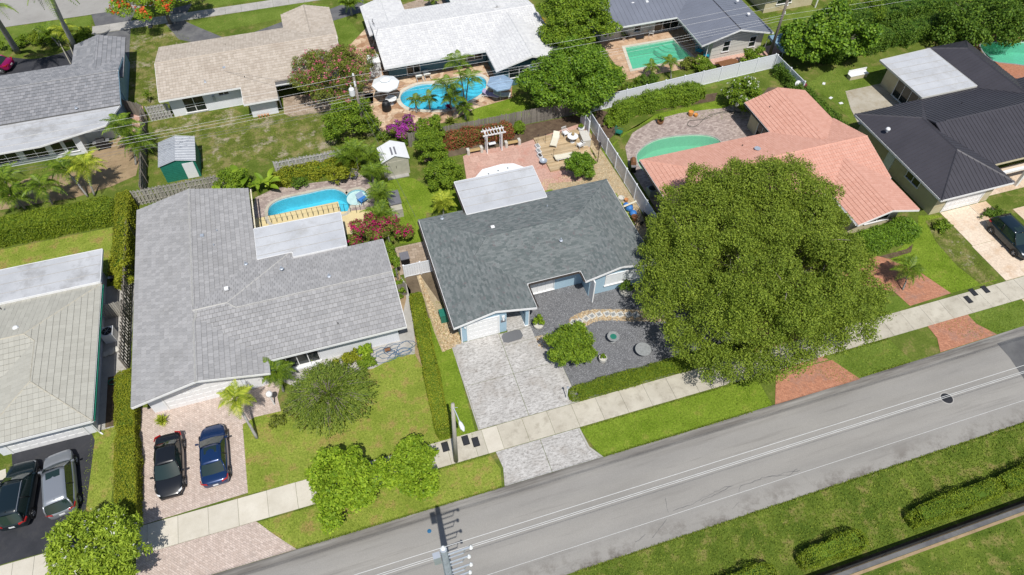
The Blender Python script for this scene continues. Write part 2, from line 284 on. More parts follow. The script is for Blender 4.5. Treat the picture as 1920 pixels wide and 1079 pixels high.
def tri_fan_sheet(name,pts,z,mat,parent=None,kind='structure',thick=0):
    mb=MB()
    if thick: mb.prism(pts,z-thick,z)
    else: mb.add([(p[0],p[1],z) for p in pts],[tuple(range(len(pts)))])
    o=mb.build(name,mat,parent); bm=bmesh.new(); bm.from_mesh(o.data); bmesh.ops.recalc_face_normals(bm,faces=bm.faces)
    if not thick:
        for f in bm.faces:
            if f.normal.z<0: f.normal_flip()
    bmesh.ops.triangulate(bm,faces=[f for f in bm.faces if len(f.verts)>4]); bm.to_mesh(o.data); bm.free()
    if kind and not parent: o['kind']=kind
    return o
def sheet(name,pts,z,mat,**k): return tri_fan_sheet(name,pts,z,mat,**k)
def smoothpoly(pts,n=4):
    out=[]; N=len(pts)
    for i in range(N):
        p0,p1,p2,p3=[Vector(pts[(i+j-1)%N]) for j in range(4)]
        for k in range(n):
            t=k/n; out.append(.5*((2*p1)+(-p0+p2)*t+(2*p0-5*p1+4*p2-p3)*t*t+(-p0+3*p1-3*p2+p3)*t**3))
    return out
def inside(px,py,poly):
    x=np.array([p[0] for p in poly]);y=np.array([p[1] for p in poly]); r=np.zeros(px.shape,bool); j=len(x)-1
    for i in range(len(x)):
        c=((y[i]>py)!=(y[j]>py))&(px<(x[j]-x[i])*(py-y[i])/(y[j]-y[i]+1e-12)+x[i]); r^=c; j=i
    return r
def fastmesh(name,V,nper,mats,midx=None):
    "V: (N,nper,3) array, one face of nper corners each"
    N=V.shape[0]; me=bpy.data.meshes.new(name); me.vertices.add(N*nper); me.vertices.foreach_set('co',V.reshape(-1).astype(np.float32))
    me.loops.add(N*nper); me.loops.foreach_set('vertex_index',np.arange(N*nper,dtype=np.int32)); me.polygons.add(N)
    me.polygons.foreach_set('loop_start',np.arange(0,N*nper,nper,dtype=np.int32))
    for m in mats: me.materials.append(M[m])
    if midx is not None: me.polygons.foreach_set('material_index',midx.astype(np.int32))
    me.update(); me.validate(); return me
# ================================================================ GROUND AND PAVING
from mathutils.geometry import tessellate_polygon
def holed(name,pts,holes,z,mat,kind='structure',parent=None):
    rings=[[Vector((p[0],p[1],z)) for p in pts]]+[[Vector((p[0],p[1],z)) for p in h] for h in holes]
    flat=[p for r in rings for p in r]; mb=MB(); mb.add(flat,[])
    for t in tessellate_polygon(rings):
        a,b,c=[flat[i] for i in t]
        if (b-a).cross(c-a).z<0: t=(t[0],t[2],t[1])
        mb.f.append(tuple(t))
    o=mb.build(name,mat,parent)
    if kind and not parent: o['kind']=kind
    return o
POOL_BLUE=smoothpoly(PX([(503,402),(508,386),(530,374),(575,364),(620,355),(645,363),(655,378),(652,396),(640,403),(600,408),(540,420),(510,420)],0),4)
SPA=[(P(669,371).x+math.cos(a)*1.0,P(669,371).y+math.sin(a)*1.05) for a in [2*math.pi*i/20 for i in range(20)]]
POOL_C=smoothpoly(PX([(751,188),(757,173),(785,160),(815,158),(842,157),(862,148),(895,143),(911,152),(909,170),(893,183),(860,198),(835,206),(800,207),(765,202)],0),4)
POOL_D=PX([(1172,90),(1262,75),(1297,109),(1186,131)],0)
POOL_S=smoothpoly(PX([(1194,298),(1205,278),(1235,262),(1280,255),(1325,255),(1348,264),(1350,278),(1325,300),(1280,318),(1215,325)],0),4)
POOL_E=smoothpoly(PX([(1838,88),(1848,81),(1880,80),(1925,80),(1990,90),(2000,118),(1960,128),(1905,121),(1860,114)],0),3)
pools=[POOL_BLUE,POOL_C,POOL_D,POOL_S,POOL_E]
def grow(pts,d):
    n=len(pts); out=[]; c=Vector((sum(p[0] for p in pts)/n,sum(p[1] for p in pts)/n)); area=sum(pts[i][0]*pts[(i+1)%n][1]-pts[(i+1)%n][0]*pts[i][1] for i in range(n))
    for i in range(n):
        a=Vector(pts[i-1][:2] if not hasattr(pts[i-1],'to_2d') else pts[i-1]); b=Vector(pts[i]); c2=Vector(pts[(i+1)%n]); a=Vector(pts[i-1])
        e1=(b-a).normalized(); e2=(c2-b).normalized(); n1=Vector((e1.y,-e1.x)); n2=Vector((e2.y,-e2.x)); m=(n1+n2); m=m.normalized() if m.length>1e-6 else n1
        k=d/max(.4,m.dot(n1)); out.append(b+m*k*(1 if area>0 else -1))
    return out
# a simple union outline for the first pool and its spa keeps the deck cut-out in one piece
def union_ring(a,b,d):
    pts=[]
    for p in grow(a,d):
        if not inside(np.array([p[0]]),np.array([p[1]]),grow(b,d))[0]: pts.append(Vector(p))
    for p in grow(b,d):
        if not inside(np.array([p[0]]),np.array([p[1]]),grow(a,d))[0]: pts.append(Vector(p))
    return pts
def merged(a,b,d):
    A=[Vector(p) for p in grow(a,d)]; B=[Vector(p) for p in grow(b,d)]
    ina=[inside(np.array([p[0]]),np.array([p[1]]),B)[0] for p in A]; inb=[inside(np.array([p[0]]),np.array([p[1]]),A)[0] for p in B]
    n=len(A); s=next(i for i in range(n) if ina[i-1] and not ina[i]); Ao=[]
    i=s
    while not ina[i%n]: Ao.append(A[i%n]); i+=1
    m=len(B); s=next(i for i in range(m) if inb[i-1] and not inb[i]); Bo=[]; i=s
    while not inb[i%m]: Bo.append(B[i%m]); i+=1
    if (Bo[0]-Ao[-1]).length>(Bo[-1]-Ao[-1]).length: Bo.reverse()
    return Ao+Bo
HB=merged(POOL_BLUE,SPA,.02)
gh=[HB]+[grow(p,.02) for p in pools[1:]]
holed('ground',[(-1500,-900),(1500,-900),(1500,1500),(-1500,1500)],gh,0,'lawn_base')
def lawn_sheet(pts,mat,z=.012): return sheet('lawn',pts,z,mat)
L={}
L['front2']=PX([(455,797),(478,783),(525,772),(560,740),(700,690),(735,672),(780,640),(812,700),(850,828),(822,832),(570,903),(465,928)])
L['verge2']=[(-8.5,18.12),(5.3,18.12),(5.6,19.4),(5.2,20.6),(-10.7,20.6)]
L['strip3']=PX([(785,570),(827,566),(845,640),(893,815),(850,828)])
L['verge3']=[(12.6,18.12),(26.1,18.12),(26.2,20.6),(11.9,20.6)]
L['verge4']=[(32.2,18.15),(38.4,18.3),(38.0,20.65),(29.9,20.65),(30.6,19.4)]
L['verge5']=[(44.2,18.4),(60,18.5),(60,20.7),(42.2,20.7)]
L['front4']=PX([(1655,492),(1720,440),(1722,405),(1765,405),(1870,527),(1782,551),(1725,512),(1680,488)])
L['front4b']=PX([(1560,600),(1650,560),(1690,555),(1708,576),(1600,615)])
L['side1']=PX([(172,822),(210,780),(222,690),(225,790),(208,945),(150,975),(155,900)])
L['back1']=[(-32,46.1),(-19.6,46.1),(-19.8,51.6),(-32,51.6)]
L['back3']=PX([(715,345),(725,335),(775,335),(800,350),(870,345),(880,400),(800,400),(790,455),(750,458),(725,345)])
L['back4']=PX([(1110,300),(1160,262),(1230,215),(1345,190),(1400,180),(1410,225),(1340,225),(1230,222),(1170,250),(1130,300)])
L['back5']=PX([(1510,160),(1560,130),(1660,125),(1660,160),(1590,170),(1600,230),(1560,190)])
L['backB']=PX([(285,228),(330,218),(440,205),(470,225),(540,215),(640,200),(700,225),(700,270),(640,300),(520,305),(470,300),(420,330),(380,335),(290,300)])
L['sideB']=PX([(243,70),(330,60),(400,95),(295,120),(310,195),(300,225),(245,180)])
L['frontB']=PX([(345,45),(400,62),(520,38),(560,30),(640,20),(680,70),(640,95),(628,70),(615,10),(530,0),(480,20)])
L['backC']=PX([(885,203),(975,180),(1000,215),(890,240)])
L['backD']=PX([(1110,215),(1150,195),(1250,172),(1330,165),(1440,130),(1440,120),(1345,130),(1260,160),(1140,205)])
L['frontE']=PX([(1440,30),(1520,15),(1640,45),(1700,40),(1700,75),(1560,110),(1450,70)])
L['verge_back']=[(-60,85.3),(-24.5,85.3),(-24.5,89.8),(-60,90.0)]
L['verge_back2']=[(-20,87.6),(-15,87.6),(-15,90),(-20,90.2)]
L['verge_back3']=[(-11,87.6),(20,87.6),(20,90.2),(-11,90.2)]
L['south']=[(-60,7.0),(95,7.0),(95,11.35),(-60,11.35)]
L['south_far']=[(-60,-40),(95,-40),(95,6.0),(-60,6.0)]
mats=dict(front2='lawn_yellow',verge2='lawn_yellow',strip3='lawn_vivid',verge3='lawn_vivid',verge4='lawn_deep',verge5='lawn_deep',front4='lawn_vivid',front4b='lawn_deep',side1='lawn_yellow',back1='lawn_yellow',back3='lawn_vivid',back4='lawn_vivid',
 back5='lawn_deep',backB='lawn_rough',sideB='lawn_rough',frontB='lawn_deep',backC='lawn_vivid',backD='lawn_deep',frontE='lawn_deep',verge_back='lawn_deep',verge_back2='lawn_deep',verge_back3='lawn_deep',south='lawn_verge',south_far='lawn_verge')
for k,v in L.items(): lawn_sheet(v,mats[k])
sheet('road',[(-90,11.45),(30,11.45),(60,11.5),(140,11.5),(140,19.4),(75,18.9),(40,18.25),(20,18.08),(-90,18.08)],.02,'asphalt')
sheet('road_patch',PX([(1869,645),(1905,634),(2100,590),(2200,680),(1990,790),(1920,712),(1893,672)]),.026,'patch_asphalt')
sheet('back_road',[(-120,90.0),(140,90.0),(140,97),(-120,97)],.02,'asphalt_back')
# cracks in the road
def crack(pxs,wd=.035):
    pts=[P(*q,0) for q in pxs]; fine=[]
    for a,b in zip(pts,pts[1:]):
        n=max(2,int((b-a).length/.25))
        for i in range(n): fine.append(a.lerp(b,i/n)+Vector((random.uniform(-.05,.05),random.uniform(-.05,.05),0)))
    fine.append(pts[-1]); mb=MB(); v=[]
    for i,p in enumerate(fine):
        d=(fine[min(i+1,len(fine)-1)]-fine[max(0,i-1)]).normalized(); nrm=Vector((-d.y,d.x,0))*wd*random.uniform(.3,1)*.5; v+=[(p-nrm)+Vector((0,0,.0245)),(p+nrm)+Vector((0,0,.0245))]
    mb.add(v,[(2*i,2*i+2,2*i+3,2*i+1) for i in range(len(fine)-1)]); return mb
cm=MB()
for c in [[(1262,960),(1300,945),(1330,928),(1360,915),(1375,912)],[(1315,942),(1345,925),(1372,913)],[(1384,925),(1388,912),(1410,905),(1430,897),(1440,895),(1470,888),(1500,883)],[(1222,1010),(1233,998),(1250,975)],[(1190,1018),(1210,1003)],[(1440,895),(1478,893),(1495,880)],[(1247,935),(1253,962)],[(1372,955),(1385,942)]]:
    b=crack(c); cm.add(b.v,b.f)
o=cm.build('road_crack','patch_asphalt'); o['kind']='structure'
# pavement in slabs
sw=link('sidewalk',None); sw['kind']='structure'
def slabs(parent,x0,x1,y0,y1,pitch,matf,skip=()):
    x=x0
    while x<x1-.01:
        xe=min(x+pitch,x1); m=MB(); w_=xe-x-.018
        m.box(0,w_,0,y1-y0,-.08,random.uniform(.034,.040)); m.build('slab',matf(x),parent,(x,y0,0)); x=xe
slabs(sw,-31,-24.2,20.72,22.62,1.85,lambda x:'sidewalk_new')
slabs(sw,-17.45,-7.0,20.72,22.62,1.9,lambda x:'sidewalk_new')
slabs(sw,-7.0,5.15,20.72,22.62,1.9,lambda x:'sidewalk')
slabs(sw,5.15,6.3,20.72,22.62,1.15,lambda x:'sidewalk_new')
slabs(sw,6.3,62,20.72,22.64,1.9,lambda x:'sidewalk')
slabs(sw,-24.2,-17.45,20.72,22.62,1.9,lambda x:'sidewalk_new')
sb=link('sidewalk',None); sb['kind']='structure'
slabs(sb,-24.3,20,85.35,87.1,1.9,lambda x:'concrete')
S=lambda n,px,m,z: sheet(n,PX(px) if px[0][0]>150 or px[0][1]>120 else px,z,m)
# driveways
sheet('driveway',[(-18.15,22.66)]+[p for p in PX([(258,765),(300,766),(480,700),(530,710),(520,745),(527,772),(478,783),(455,797),(465,925)])],.02,'pink_pavers')
sheet('driveway',[(-18.1,18.1),(-8.4,18.1)]+[(-9.6,19.4),(-10.7,20.7),(-18.1,20.7)],.022,'pink_pavers')
dw=link('driveway',None); dw['kind']='structure'
# stamped concrete driveway cut by joints
for (a,b,c,d) in [(5.05,8.75,22.68,26.4),(8.78,12.45,22.68,26.4),(5.02,8.75,26.43,30.28),(8.78,12.4,26.43,29.0),(8.78,11.4,29.03,30.2)]:
    MB().box(a,b,c,d,-.05,.03).build('slab','stamped_concrete',dw)
MB().box(9.5,11.3,30.23,33.6,-.05,.034).build('slab','stamped_concrete',dw)
MB().prism([(5.5,18.1),(8.9,18.1),(8.9,20.68),(5.65,20.68),(5.8,19.4)],-.05,.03).build('slab','stamped_concrete',dw)
MB().prism([(8.93,18.1),(12.5,18.1),(11.9,19.0),(11.75,20.68),(8.93,20.68)],-.05,.03).build('slab','stamped_concrete',dw)
for e in ([(4.95,22.68),(5.04,22.68),(5.01,30.3),(4.92,30.3)],[(12.46,22.68),(12.62,22.68),(12.45,29.2),(12.41,29.0)],[(11.92,19.0),(12.52,18.1),(12.7,18.1),(12.05,19.1),(11.92,20.68),(11.77,20.68)]):
    MB().prism(e,-.05,.026).build('edging','concrete',dw)
sheet('driveway',PX([(-90,905),(0,890),(24,885),(22,848),(172,814),(178,826),(160,965),(152,1018)])+[(-30,22.7)],.02,'dark_asphalt')
sheet('driveway',[(-30,18.1),(-24.6,18.1),(-24.6,20.7),(-30,20.7)],.022,'dark_asphalt')
sheet('path',PX([(-60,905),(11,880),(13,905),(0,930),(-60,950)]),.03,'sidewalk_new')
TC=PX([(1622,476),(1668,487),(1730,515),(1783,551),(1706,575),(1676,548),(1600,532),(1530,560),(1505,610),(1525,650),(1553,676),(1443,703),(1405,640),(1420,560),(1480,505),(1560,480)])
sheet('driveway',TC,.03,'terracotta_pavers')
sheet('driveway',PX([(1455,703),(1560,676),(1580,690),(1613,712),(1453,760)]),.026,'terracotta_pavers')
sheet('driveway',PX([(1732,604),(1807,583),(1830,608),(1869,628),(1763,662),(1757,635)]),.026,'terracotta_pavers')
dl=link('driveway',None); dl['kind']='structure'
for (a,b,c,d) in [(51.2,54.5,22.7,26.8),(54.53,58,22.7,26.8),(51.3,54.5,26.83,31.1),(54.53,56.4,26.83,31.1),(58.03,66,22.7,29.5)]:
    MB().box(a,b,c,d,-.05,.03).build('slab','light_pavers',dl)
MB().box(51,66,18.6,20.68,-.05,.03).build('slab','light_pavers',dl)
sheet('driveway',[(-23.9,78),(-20,78),(-20,85.3),(-24,85.3)],.02,'aged_asphalt'); sheet('driveway',[(-24,87.15),(-20,87.15),(-19.4,90.05),(-24.6,90.05)],.02,'aged_asphalt')
sheet('driveway',smoothpoly(PX([(-60,125),(0,108),(60,112),(110,102),(150,90),(150,130),(60,135),(-60,160)]),3),.02,'dark_asphalt')
sheet('driveway',PX([(310,45),(345,40),(372,52),(420,72),(475,62),(540,38),(600,25),(640,10),(680,0),(690,20),(560,60),(450,90),(380,85),(335,75)]),.02,'aged_asphalt')
sheet('driveway',PX([(320,18),(360,8),(345,36),(312,44)]),.024,'aged_asphalt')
sheet('driveway',PX([(755,10),(800,-5),(900,-20),(905,8),(760,35)]),.02,'brown_pavers')
# beds and yards
GR=PX([(1000,560),(1012,520),(1195,470),(1300,520),(1330,600),(1290,660),(1275,693),(1062,757),(1052,760),(998,610)])
GR=[(11.15,33.2),(16.92,33.2),(16.92,31.75),(25.6,31.75),(26.4,22.75),(12.64,22.75),(12.47,29.0),(11.42,29.0),(11.32,30.3)]
sheet('gravel_yard',GR,.015,'gravel_bed')
PATH=smoothpoly(PX([(1067,602),(1085,588),(1110,582),(1150,581),(1200,582),(1260,585),(1260,603),(1200,604),(1150,602),(1120,603),(1100,612),(1085,618)]),3)
sheet('pebble_path',PATH,.022,'pebble_bed'); sheet('pebble_bed',[(4.1,29.9),(5.75,30.2),(5.75,32),(4.2,38),(3.9,38),(3.95,32)],.02,'pebble_bed')
sheet('pebble_bed',PX([(1003,632),(1024,628),(1040,640),(1040,655),(1012,655)]),.021,'pebble_bed')
sheet('soil_bed',[(2.8,33.4),(5.2,33.4),(5.4,38.2),(2.9,38.2)],.014,'soil')
sheet('concrete_strip',[(1.9,30.8),(2.6,28),(2.55,42),(2,42)],.013,'sandy_soil')
sheet('side_path',PX([(507,705),(560,690),(610,675),(745,635),(762,560),(752,520),(770,545),(778,640),(778,665),(745,668),(700,692),(660,700),(560,730)]),.014,'concrete')
sheet('patio',[(2.6,38.5),(5.6,38.5),(5.6,41.7),(2.6,41.7)],.02,'brown_pavers')
sheet('patio',PX([(868,294),(895,282),(980,258),(978,250),(1010,243),(1080,228),(1092,232),(1108,262),(1105,290),(1090,340),(1030,345),(1020,370),(880,370)]),.02,'salmon_concrete')
sheet('pebble_bed',[(17,42),(17,46.2),(21,46.2),(24.1,47.5),(24.0,52),(24.85,52),(25.2,40),(24.6,36),(22.9,36),(22.9,42)],.018,'pebble_bed')
sheet('turf_mat',[(17.0,43.2),(18.4,43.2),(18.4,44.6),(17.0,44.6)],.03,'lawn_vivid'); sheet('turf_mat',[(22.6,38.0),(24.0,38.0),(24.0,42.3),(22.6,42.3)],.03,'lawn_vivid')
sheet('mulch_bed',[(7.8,51.9),(17.5,51.9),(17.6,54.4),(7.8,54.4)],.024,'soil'); sheet('mulch_bed',[(16.9,51.6),(24.6,53),(24.9,54.4),(16.9,54.4)],.026,'mulch')
sheet('side_path',[(-20.9,30.7),(-18.9,30.7),(-18.7,44.5),(-20.9,44.5)],.014,'concrete'); sheet('soil_bed',[(-20.4,30.8),(-19.4,30.8),(-19.3,35.2),(-20.4,35.2)],.02,'mulch')
sheet('mulch_bed',PX([(0,345),(160,318),(160,290),(230,255),(260,240),(262,300),(255,330),(210,350),(140,372),(0,395)]),.014,'sandy_soil')
sheet('side_path',PX([(243,205),(268,200),(270,245),(250,250)]),.02,'salmon_concrete')
sheet('soil_bed',PX([(1120,205),(1150,215),(1160,245),(1120,285),(1108,262)]),.022,'mulch'); sheet('soil_bed',PX([(1150,222),(1180,218),(1340,190),(1345,175),(1180,200)]),.02,'mulch')
sheet('soil_bed',PX([(1440,165),(1490,165),(1510,180),(1450,200),(1420,190)]),.022,'soil')
sheet('soil_bed',PX([(1590,498),(1700,468),(1712,458),(1708,474),(1650,492),(1610,503)]),.02,'mulch')
sheet('lawn',PX([(1735,415),(1768,408),(1800,440),(1835,485),(1868,525),(1838,534),(1795,500),(1755,455)]),.016,'lawn_rough')
sheet('patio',PX([(1585,172),(1650,158),(1700,190),(1690,225),(1610,235),(1595,205)]),.02,'stained_concrete')
sheet('patio',PX([(533,215),(530,180),(700,175),(700,195),(545,220)]),.02,'brown_pavers'); sheet('patio',PX([(1490,475),(1690,420),(1691,425),(1500,480)]) if 0 else [(41,31.1),(42,31.1),(42,31.2),(41,31.2)],.02,'concrete')
sheet('patio',PX([(1600,18),(1700,0),(1720,25),(1640,45)]),.02,'brown_pavers')
sheet('patio',[(56.6,31.6),(66,31.6),(66,34.5),(56.6,34.5)],.02,'light_pavers')
# strips beside the south fence; dark mulch strip paints in the fence's shadow
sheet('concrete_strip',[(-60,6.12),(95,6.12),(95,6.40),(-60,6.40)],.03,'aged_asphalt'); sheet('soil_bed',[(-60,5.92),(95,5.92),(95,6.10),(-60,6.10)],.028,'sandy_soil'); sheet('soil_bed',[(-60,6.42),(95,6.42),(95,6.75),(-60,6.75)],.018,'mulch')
# pool decks and pools
holed('pool_deck',PX([(470,435),(478,372),(520,352),(620,340),(668,322),(700,345),(705,400),(660,440)]),[HB],.02,'grey_pink_pavers')
holed('pool_deck',PX([(650,92),(690,50),(720,110),(860,105),(905,80),(930,140),(960,140),(960,185),(890,205),(840,230),(780,240),(720,262),(690,200),(672,140)]),[grow(POOL_C,.02)],.02,'flagstone')
holed('pool_deck',[(32,58.6),(41.2,58.6),(41.2,59.6),(43.6,59.6),(43.6,66.4),(32,66.4)],[grow(POOL_D,.02)],.02,'travertine')
sheet('patio',[(42.6,58.2),(51.9,58.2),(51.9,59.9),(42.6,59.9)],.024,'salmon_concrete')
holed('pool_deck',[(26.6,38.5),(26.6,45.5),(27.4,48.2),(29,50),(31.8,51.2),(35,51.5),(38,51.2),(40,50.9),(42,51.6),(42.5,52),(42.5,42),(28.5,42),(28.5,36),(26.3,36)],[grow(POOL_S,.02)],.022,'grey_pink_pavers')
holed('pool_deck',PX([(1820,75),(1920,55),(2050,60),(2050,150),(1900,150),(1880,130),(1830,90)]),[grow(POOL_E,.02)],.02,'brick_red')
sheet('beige_deck',[(-8.2,44.5),(1.9,44.5),(1.9,47.0),(-1.05,47.5),(-1.05,48.9),(-8.6,48.9)],.03,'beige_deck')
def pool(pts,label,wat,plas,coping,cw=.3,depth=1.4,extra=None,water_z=-.12):
    c=sum((Vector(p) for p in pts),Vector((0,0)))/len(pts); e=empty('swimming_pool',(0,0,0),label,'pool'); n=len(pts)
    ar=sum(pts[i][0]*pts[(i+1)%n][1]-pts[(i+1)%n][0]*pts[i][1] for i in range(n))
    if ar<0: pts=pts[::-1]
    m=MB(); m.add([(p[0],p[1],.02) for p in pts]+[(p[0],p[1],-depth) for p in pts],[((i+1)%n,i,i+n,(i+1)%n+n) for i in range(n)]+[tuple(range(n,2*n))]); m.build('basin',plas,e)
    sheet('water',pts,water_z,wat,parent=e)
    q=grow(pts,cw); 
    if coping:
        m=MB(); z=.045; m.add([(p[0],p[1],z) for p in pts]+[(p[0],p[1],z) for p in q]+[(p[0],p[1],z-.06) for p in pts]+[(p[0],p[1],0) for p in q],
          [(i,i+n,(i+1)%n+n,(i+1)%n) for i in range(n)]+[(i,(i+1)%n,(i+1)%n+2*n,i+2*n) for i in range(n)]+[(i+n,i+3*n,(i+1)%n+3*n,(i+1)%n+n) for i in range(n)]); m.build('coping',coping,e)
    return e
pe=pool(HB,'bright blue rounded pool with a shallow end behind the grey tiled house','water_blue','pool_plaster','sidewalk',.28)
MB().prism(grow(SPA,-.05),-1.3,-.117).build('shallow_shelf','spa_plaster',pe)
pe=pool(POOL_C,'kidney shaped blue pool set in brown flagstone behind the white roofed house','water_blue','pool_plaster','sidewalk_new',.42)
for k,r in enumerate((1.7,1.25,.8)): MB().prism([(P(893,158).x+r*math.cos(a),P(893,158).y+.2+r*.8*math.sin(a)) for a in [2*math.pi*i/18 for i in range(18)]],-1.3,-.75+k*.2).build('step','pool_plaster',pe)
pe=pool(POOL_D,'rectangular turquoise pool beside the grey metal roofed house','water_teal','pool_plaster_green','sidewalk_new',.35)
for k,r in enumerate((2.1,1.6,1.1)): MB().prism([(40.3+r*math.cos(a),64.3+r*math.sin(a)) for a in [math.pi+math.pi/2*i/10 for i in range(11)]]+[(40.3,64.3)],-1.3,-.8+k*.22).build('step','pool_plaster_green',pe)
pool(POOL_S,'green watered oval pool behind the salmon tiled house','water_green','pool_plaster_green','concrete',.12)
pool(POOL_E,'green pool with red brick surround at the upper right edge','water_teal','pool_plaster_green','stone_grey',.15)
# grass blades over the lawns near the camera and pebbles
def blades(pts,dens,hgt,mat='grass_blade'):
    x=[p[0] for p in pts]; y=[p[1] for p in pts]; a=(max(x)-min(x))*(max(y)-min(y)); n=int(a*dens)
    px=RNG.uniform(min(x),max(x),n); py=RNG.uniform(min(y),max(y),n); k=inside(px,py,pts); px,py=px[k],py[k]; n=len(px)
    if not n: return None
    an=RNG.uniform(0,2*np.pi,n); wd=RNG.uniform(.02,.045,n); h=RNG.uniform(.5,1,n)*hgt; V=np.zeros((n,3,3))
    V[:,0,0]=px-np.cos(an)*wd; V[:,0,1]=py-np.sin(an)*wd; V[:,1,0]=px+np.cos(an)*wd; V[:,1,1]=py+np.sin(an)*wd; V[:,:2,2]=.012
    V[:,2,0]=px+RNG.normal(0,.04,n); V[:,2,1]=py+RNG.normal(0,.04,n); V[:,2,2]=.012+h; return V
gv=[]
for k,d,h in (('front2',90,.07),('verge2',110,.08),('strip3',90,.07),('verge3',110,.08),('verge4',90,.08),('verge5',60,.08),('front4',70,.08),('side1',80,.08),('back1',50,.08),('back3',60,.08),('back4',50,.08),('backB',40,.09),('sideB',30,.08),('backC',40,.08),('frontE',20,.08),('back5',40,.08)): gv.append(blades(L[k],d,h))
gv.append(blades([(8,7.0),(50,7.0),(50,11.5),(8,11.5)],140,.13)); gv.append(blades([(20,0),(50,0),(50,5.8),(20,5.8)],60,.1))
# ragged grass edges along the road and pavement
for (x0,x1,y) in ((-8,5.3,18.12),(12.7,24.4,18.12),(33.8,38.2,18.3),(8,50,11.4),(-8,5.2,20.6),(12,26,20.6),(32.9,38,20.62),(-7,2,22.7)): gv.append(blades([(x0,y-.07),(x1,y-.07),(x1,y+.07),(x0,y+.07)],700,.1))
V=np.concatenate([g for g in gv if g is not None]); o=link('grass',fastmesh('grass',V,3,['grass_blade'])); tagit(o,'short green grass growing over the lawns and road verges','grass',None,'stuff')
def pebbles(name,pts,dens,r0,r1,mats,label):
    x=[p[0] for p in pts]; y=[p[1] for p in pts]; n=int((max(x)-min(x))*(max(y)-min(y))*dens); px=RNG.uniform(min(x),max(x),n); py=RNG.uniform(min(y),max(y),n); k=inside(px,py,pts); px,py=px[k],py[k]; n=len(px)
    r=RNG.uniform(r0,r1,n); a0=RNG.uniform(0,6.28,n); c=np.zeros((n,5,3))
    for j in range(4):
        c[:,j,0]=px+r*np.cos(a0+j*np.pi/2)*RNG.uniform(.7,1.2,n); c[:,j,1]=py+r*np.sin(a0+j*np.pi/2)*RNG.uniform(.7,1.2,n); c[:,j,2]=.02
    c[:,4,0]=px; c[:,4,1]=py; c[:,4,2]=.02+r*RNG.uniform(.5,.9,n)
    me=bpy.data.meshes.new(name); vi=(np.arange(n)[:,None,None]*5+np.array([[0,1,4],[1,2,4],[2,3,4],[3,0,4]])[None]).reshape(-1)
    me.vertices.add(n*5); me.vertices.foreach_set('co',c.reshape(-1).astype(np.float32)); me.loops.add(n*12); me.loops.foreach_set('vertex_index',vi.astype(np.int32)); me.polygons.add(n*4); me.polygons.foreach_set('loop_start',np.arange(0,n*12,3,dtype=np.int32))
    me.materials.append(M[mats]); me.update(); o=link(name,me); return tagit(o,label,name,None,'stuff')
leafless=NT('gravel_stone'); leafless.out(leafless.ramp(leafless.rnd(),(.09,.093,.10),(.29,.295,.31),0,1),.9); M['gravel_stone']=leafless.m
q=NT('pebble_stone'); q.out(q.ramp(q.rnd(),(.27,.17,.08),(.60,.48,.31),0,1),.8); M['pebble_stone']=q.m
pebbles('gravel',GR,260,.02,.045,'gravel_stone','dark blue grey gravel covering the front yard of the blue house')
pebbles('river_rock',PATH,130,.04,.09,'pebble_stone','tan river rock along the curved stepping stone path')
pebbles('river_rock',[(4.15,29.9),(5.75,30.25),(5.75,32),(4.6,33.5),(4.2,38),(4.0,38)],110,.05,.10,'pebble_stone','tan river rock beside the left wall of the blue garage')
pebbles('pale_pebbles',[(17.1,42),(17.1,46.0),(21,46.2),(23.9,47.3),(24.0,52),(24.75,52),(25.0,40),(24.5,37),(23,42)],60,.03,.07,'pebble_stone','pale pebbles between the patio and the side fence')
pebbles('river_rock',PX([(1004,634),(1024,629),(1038,642),(1034,655),(1012,654)]),110,.05,.10,'pebble_stone','tan river rock at the driveway edge by the round bush')
# ================================================================ HOUSES
def clip_rect(poly,u0,u1,v0,v1):
    def cl(ps,f,inter):
        out=[]
        for i in range(len(ps)):
            a,b=ps[i-1],ps[i]; fa,fb=f(a),f(b)
            if fb>=0:
                if fa<0: out.append(inter(a,b,fa,fb))
                out.append(b)
            elif fa>=0: out.append(inter(a,b,fa,fb))
        return out
    it=lambda a,b,fa,fb:(a[0]+(b[0]-a[0])*fa/(fa-fb),a[1]+(b[1]-a[1])*fa/(fa-fb))
    for f in (lambda p:p[0]-u0,lambda p:u1-p[0],lambda p:p[1]-v0,lambda p:v1-p[1]):
        poly=cl(poly,f,it)
        if len(poly)<3: return []
    return poly
def frame_of(poly):
    ps=[Vector(p) for p in poly]; n=Vector((0,0,0))
    for i in range(len(ps)): n+=ps[i-1].cross(ps[i])
    n.normalize(); n=-n if n.z<0 else n
    u=Vector((0,0,1)).cross(n); u=u.normalized() if u.length>1e-4 else Vector((1,0,0)); v=n.cross(u)
    o=min(ps,key=lambda p:p.dot(v)); return o,u,v,n,[((p-o).dot(u),(p-o).dot(v)) for p in ps]
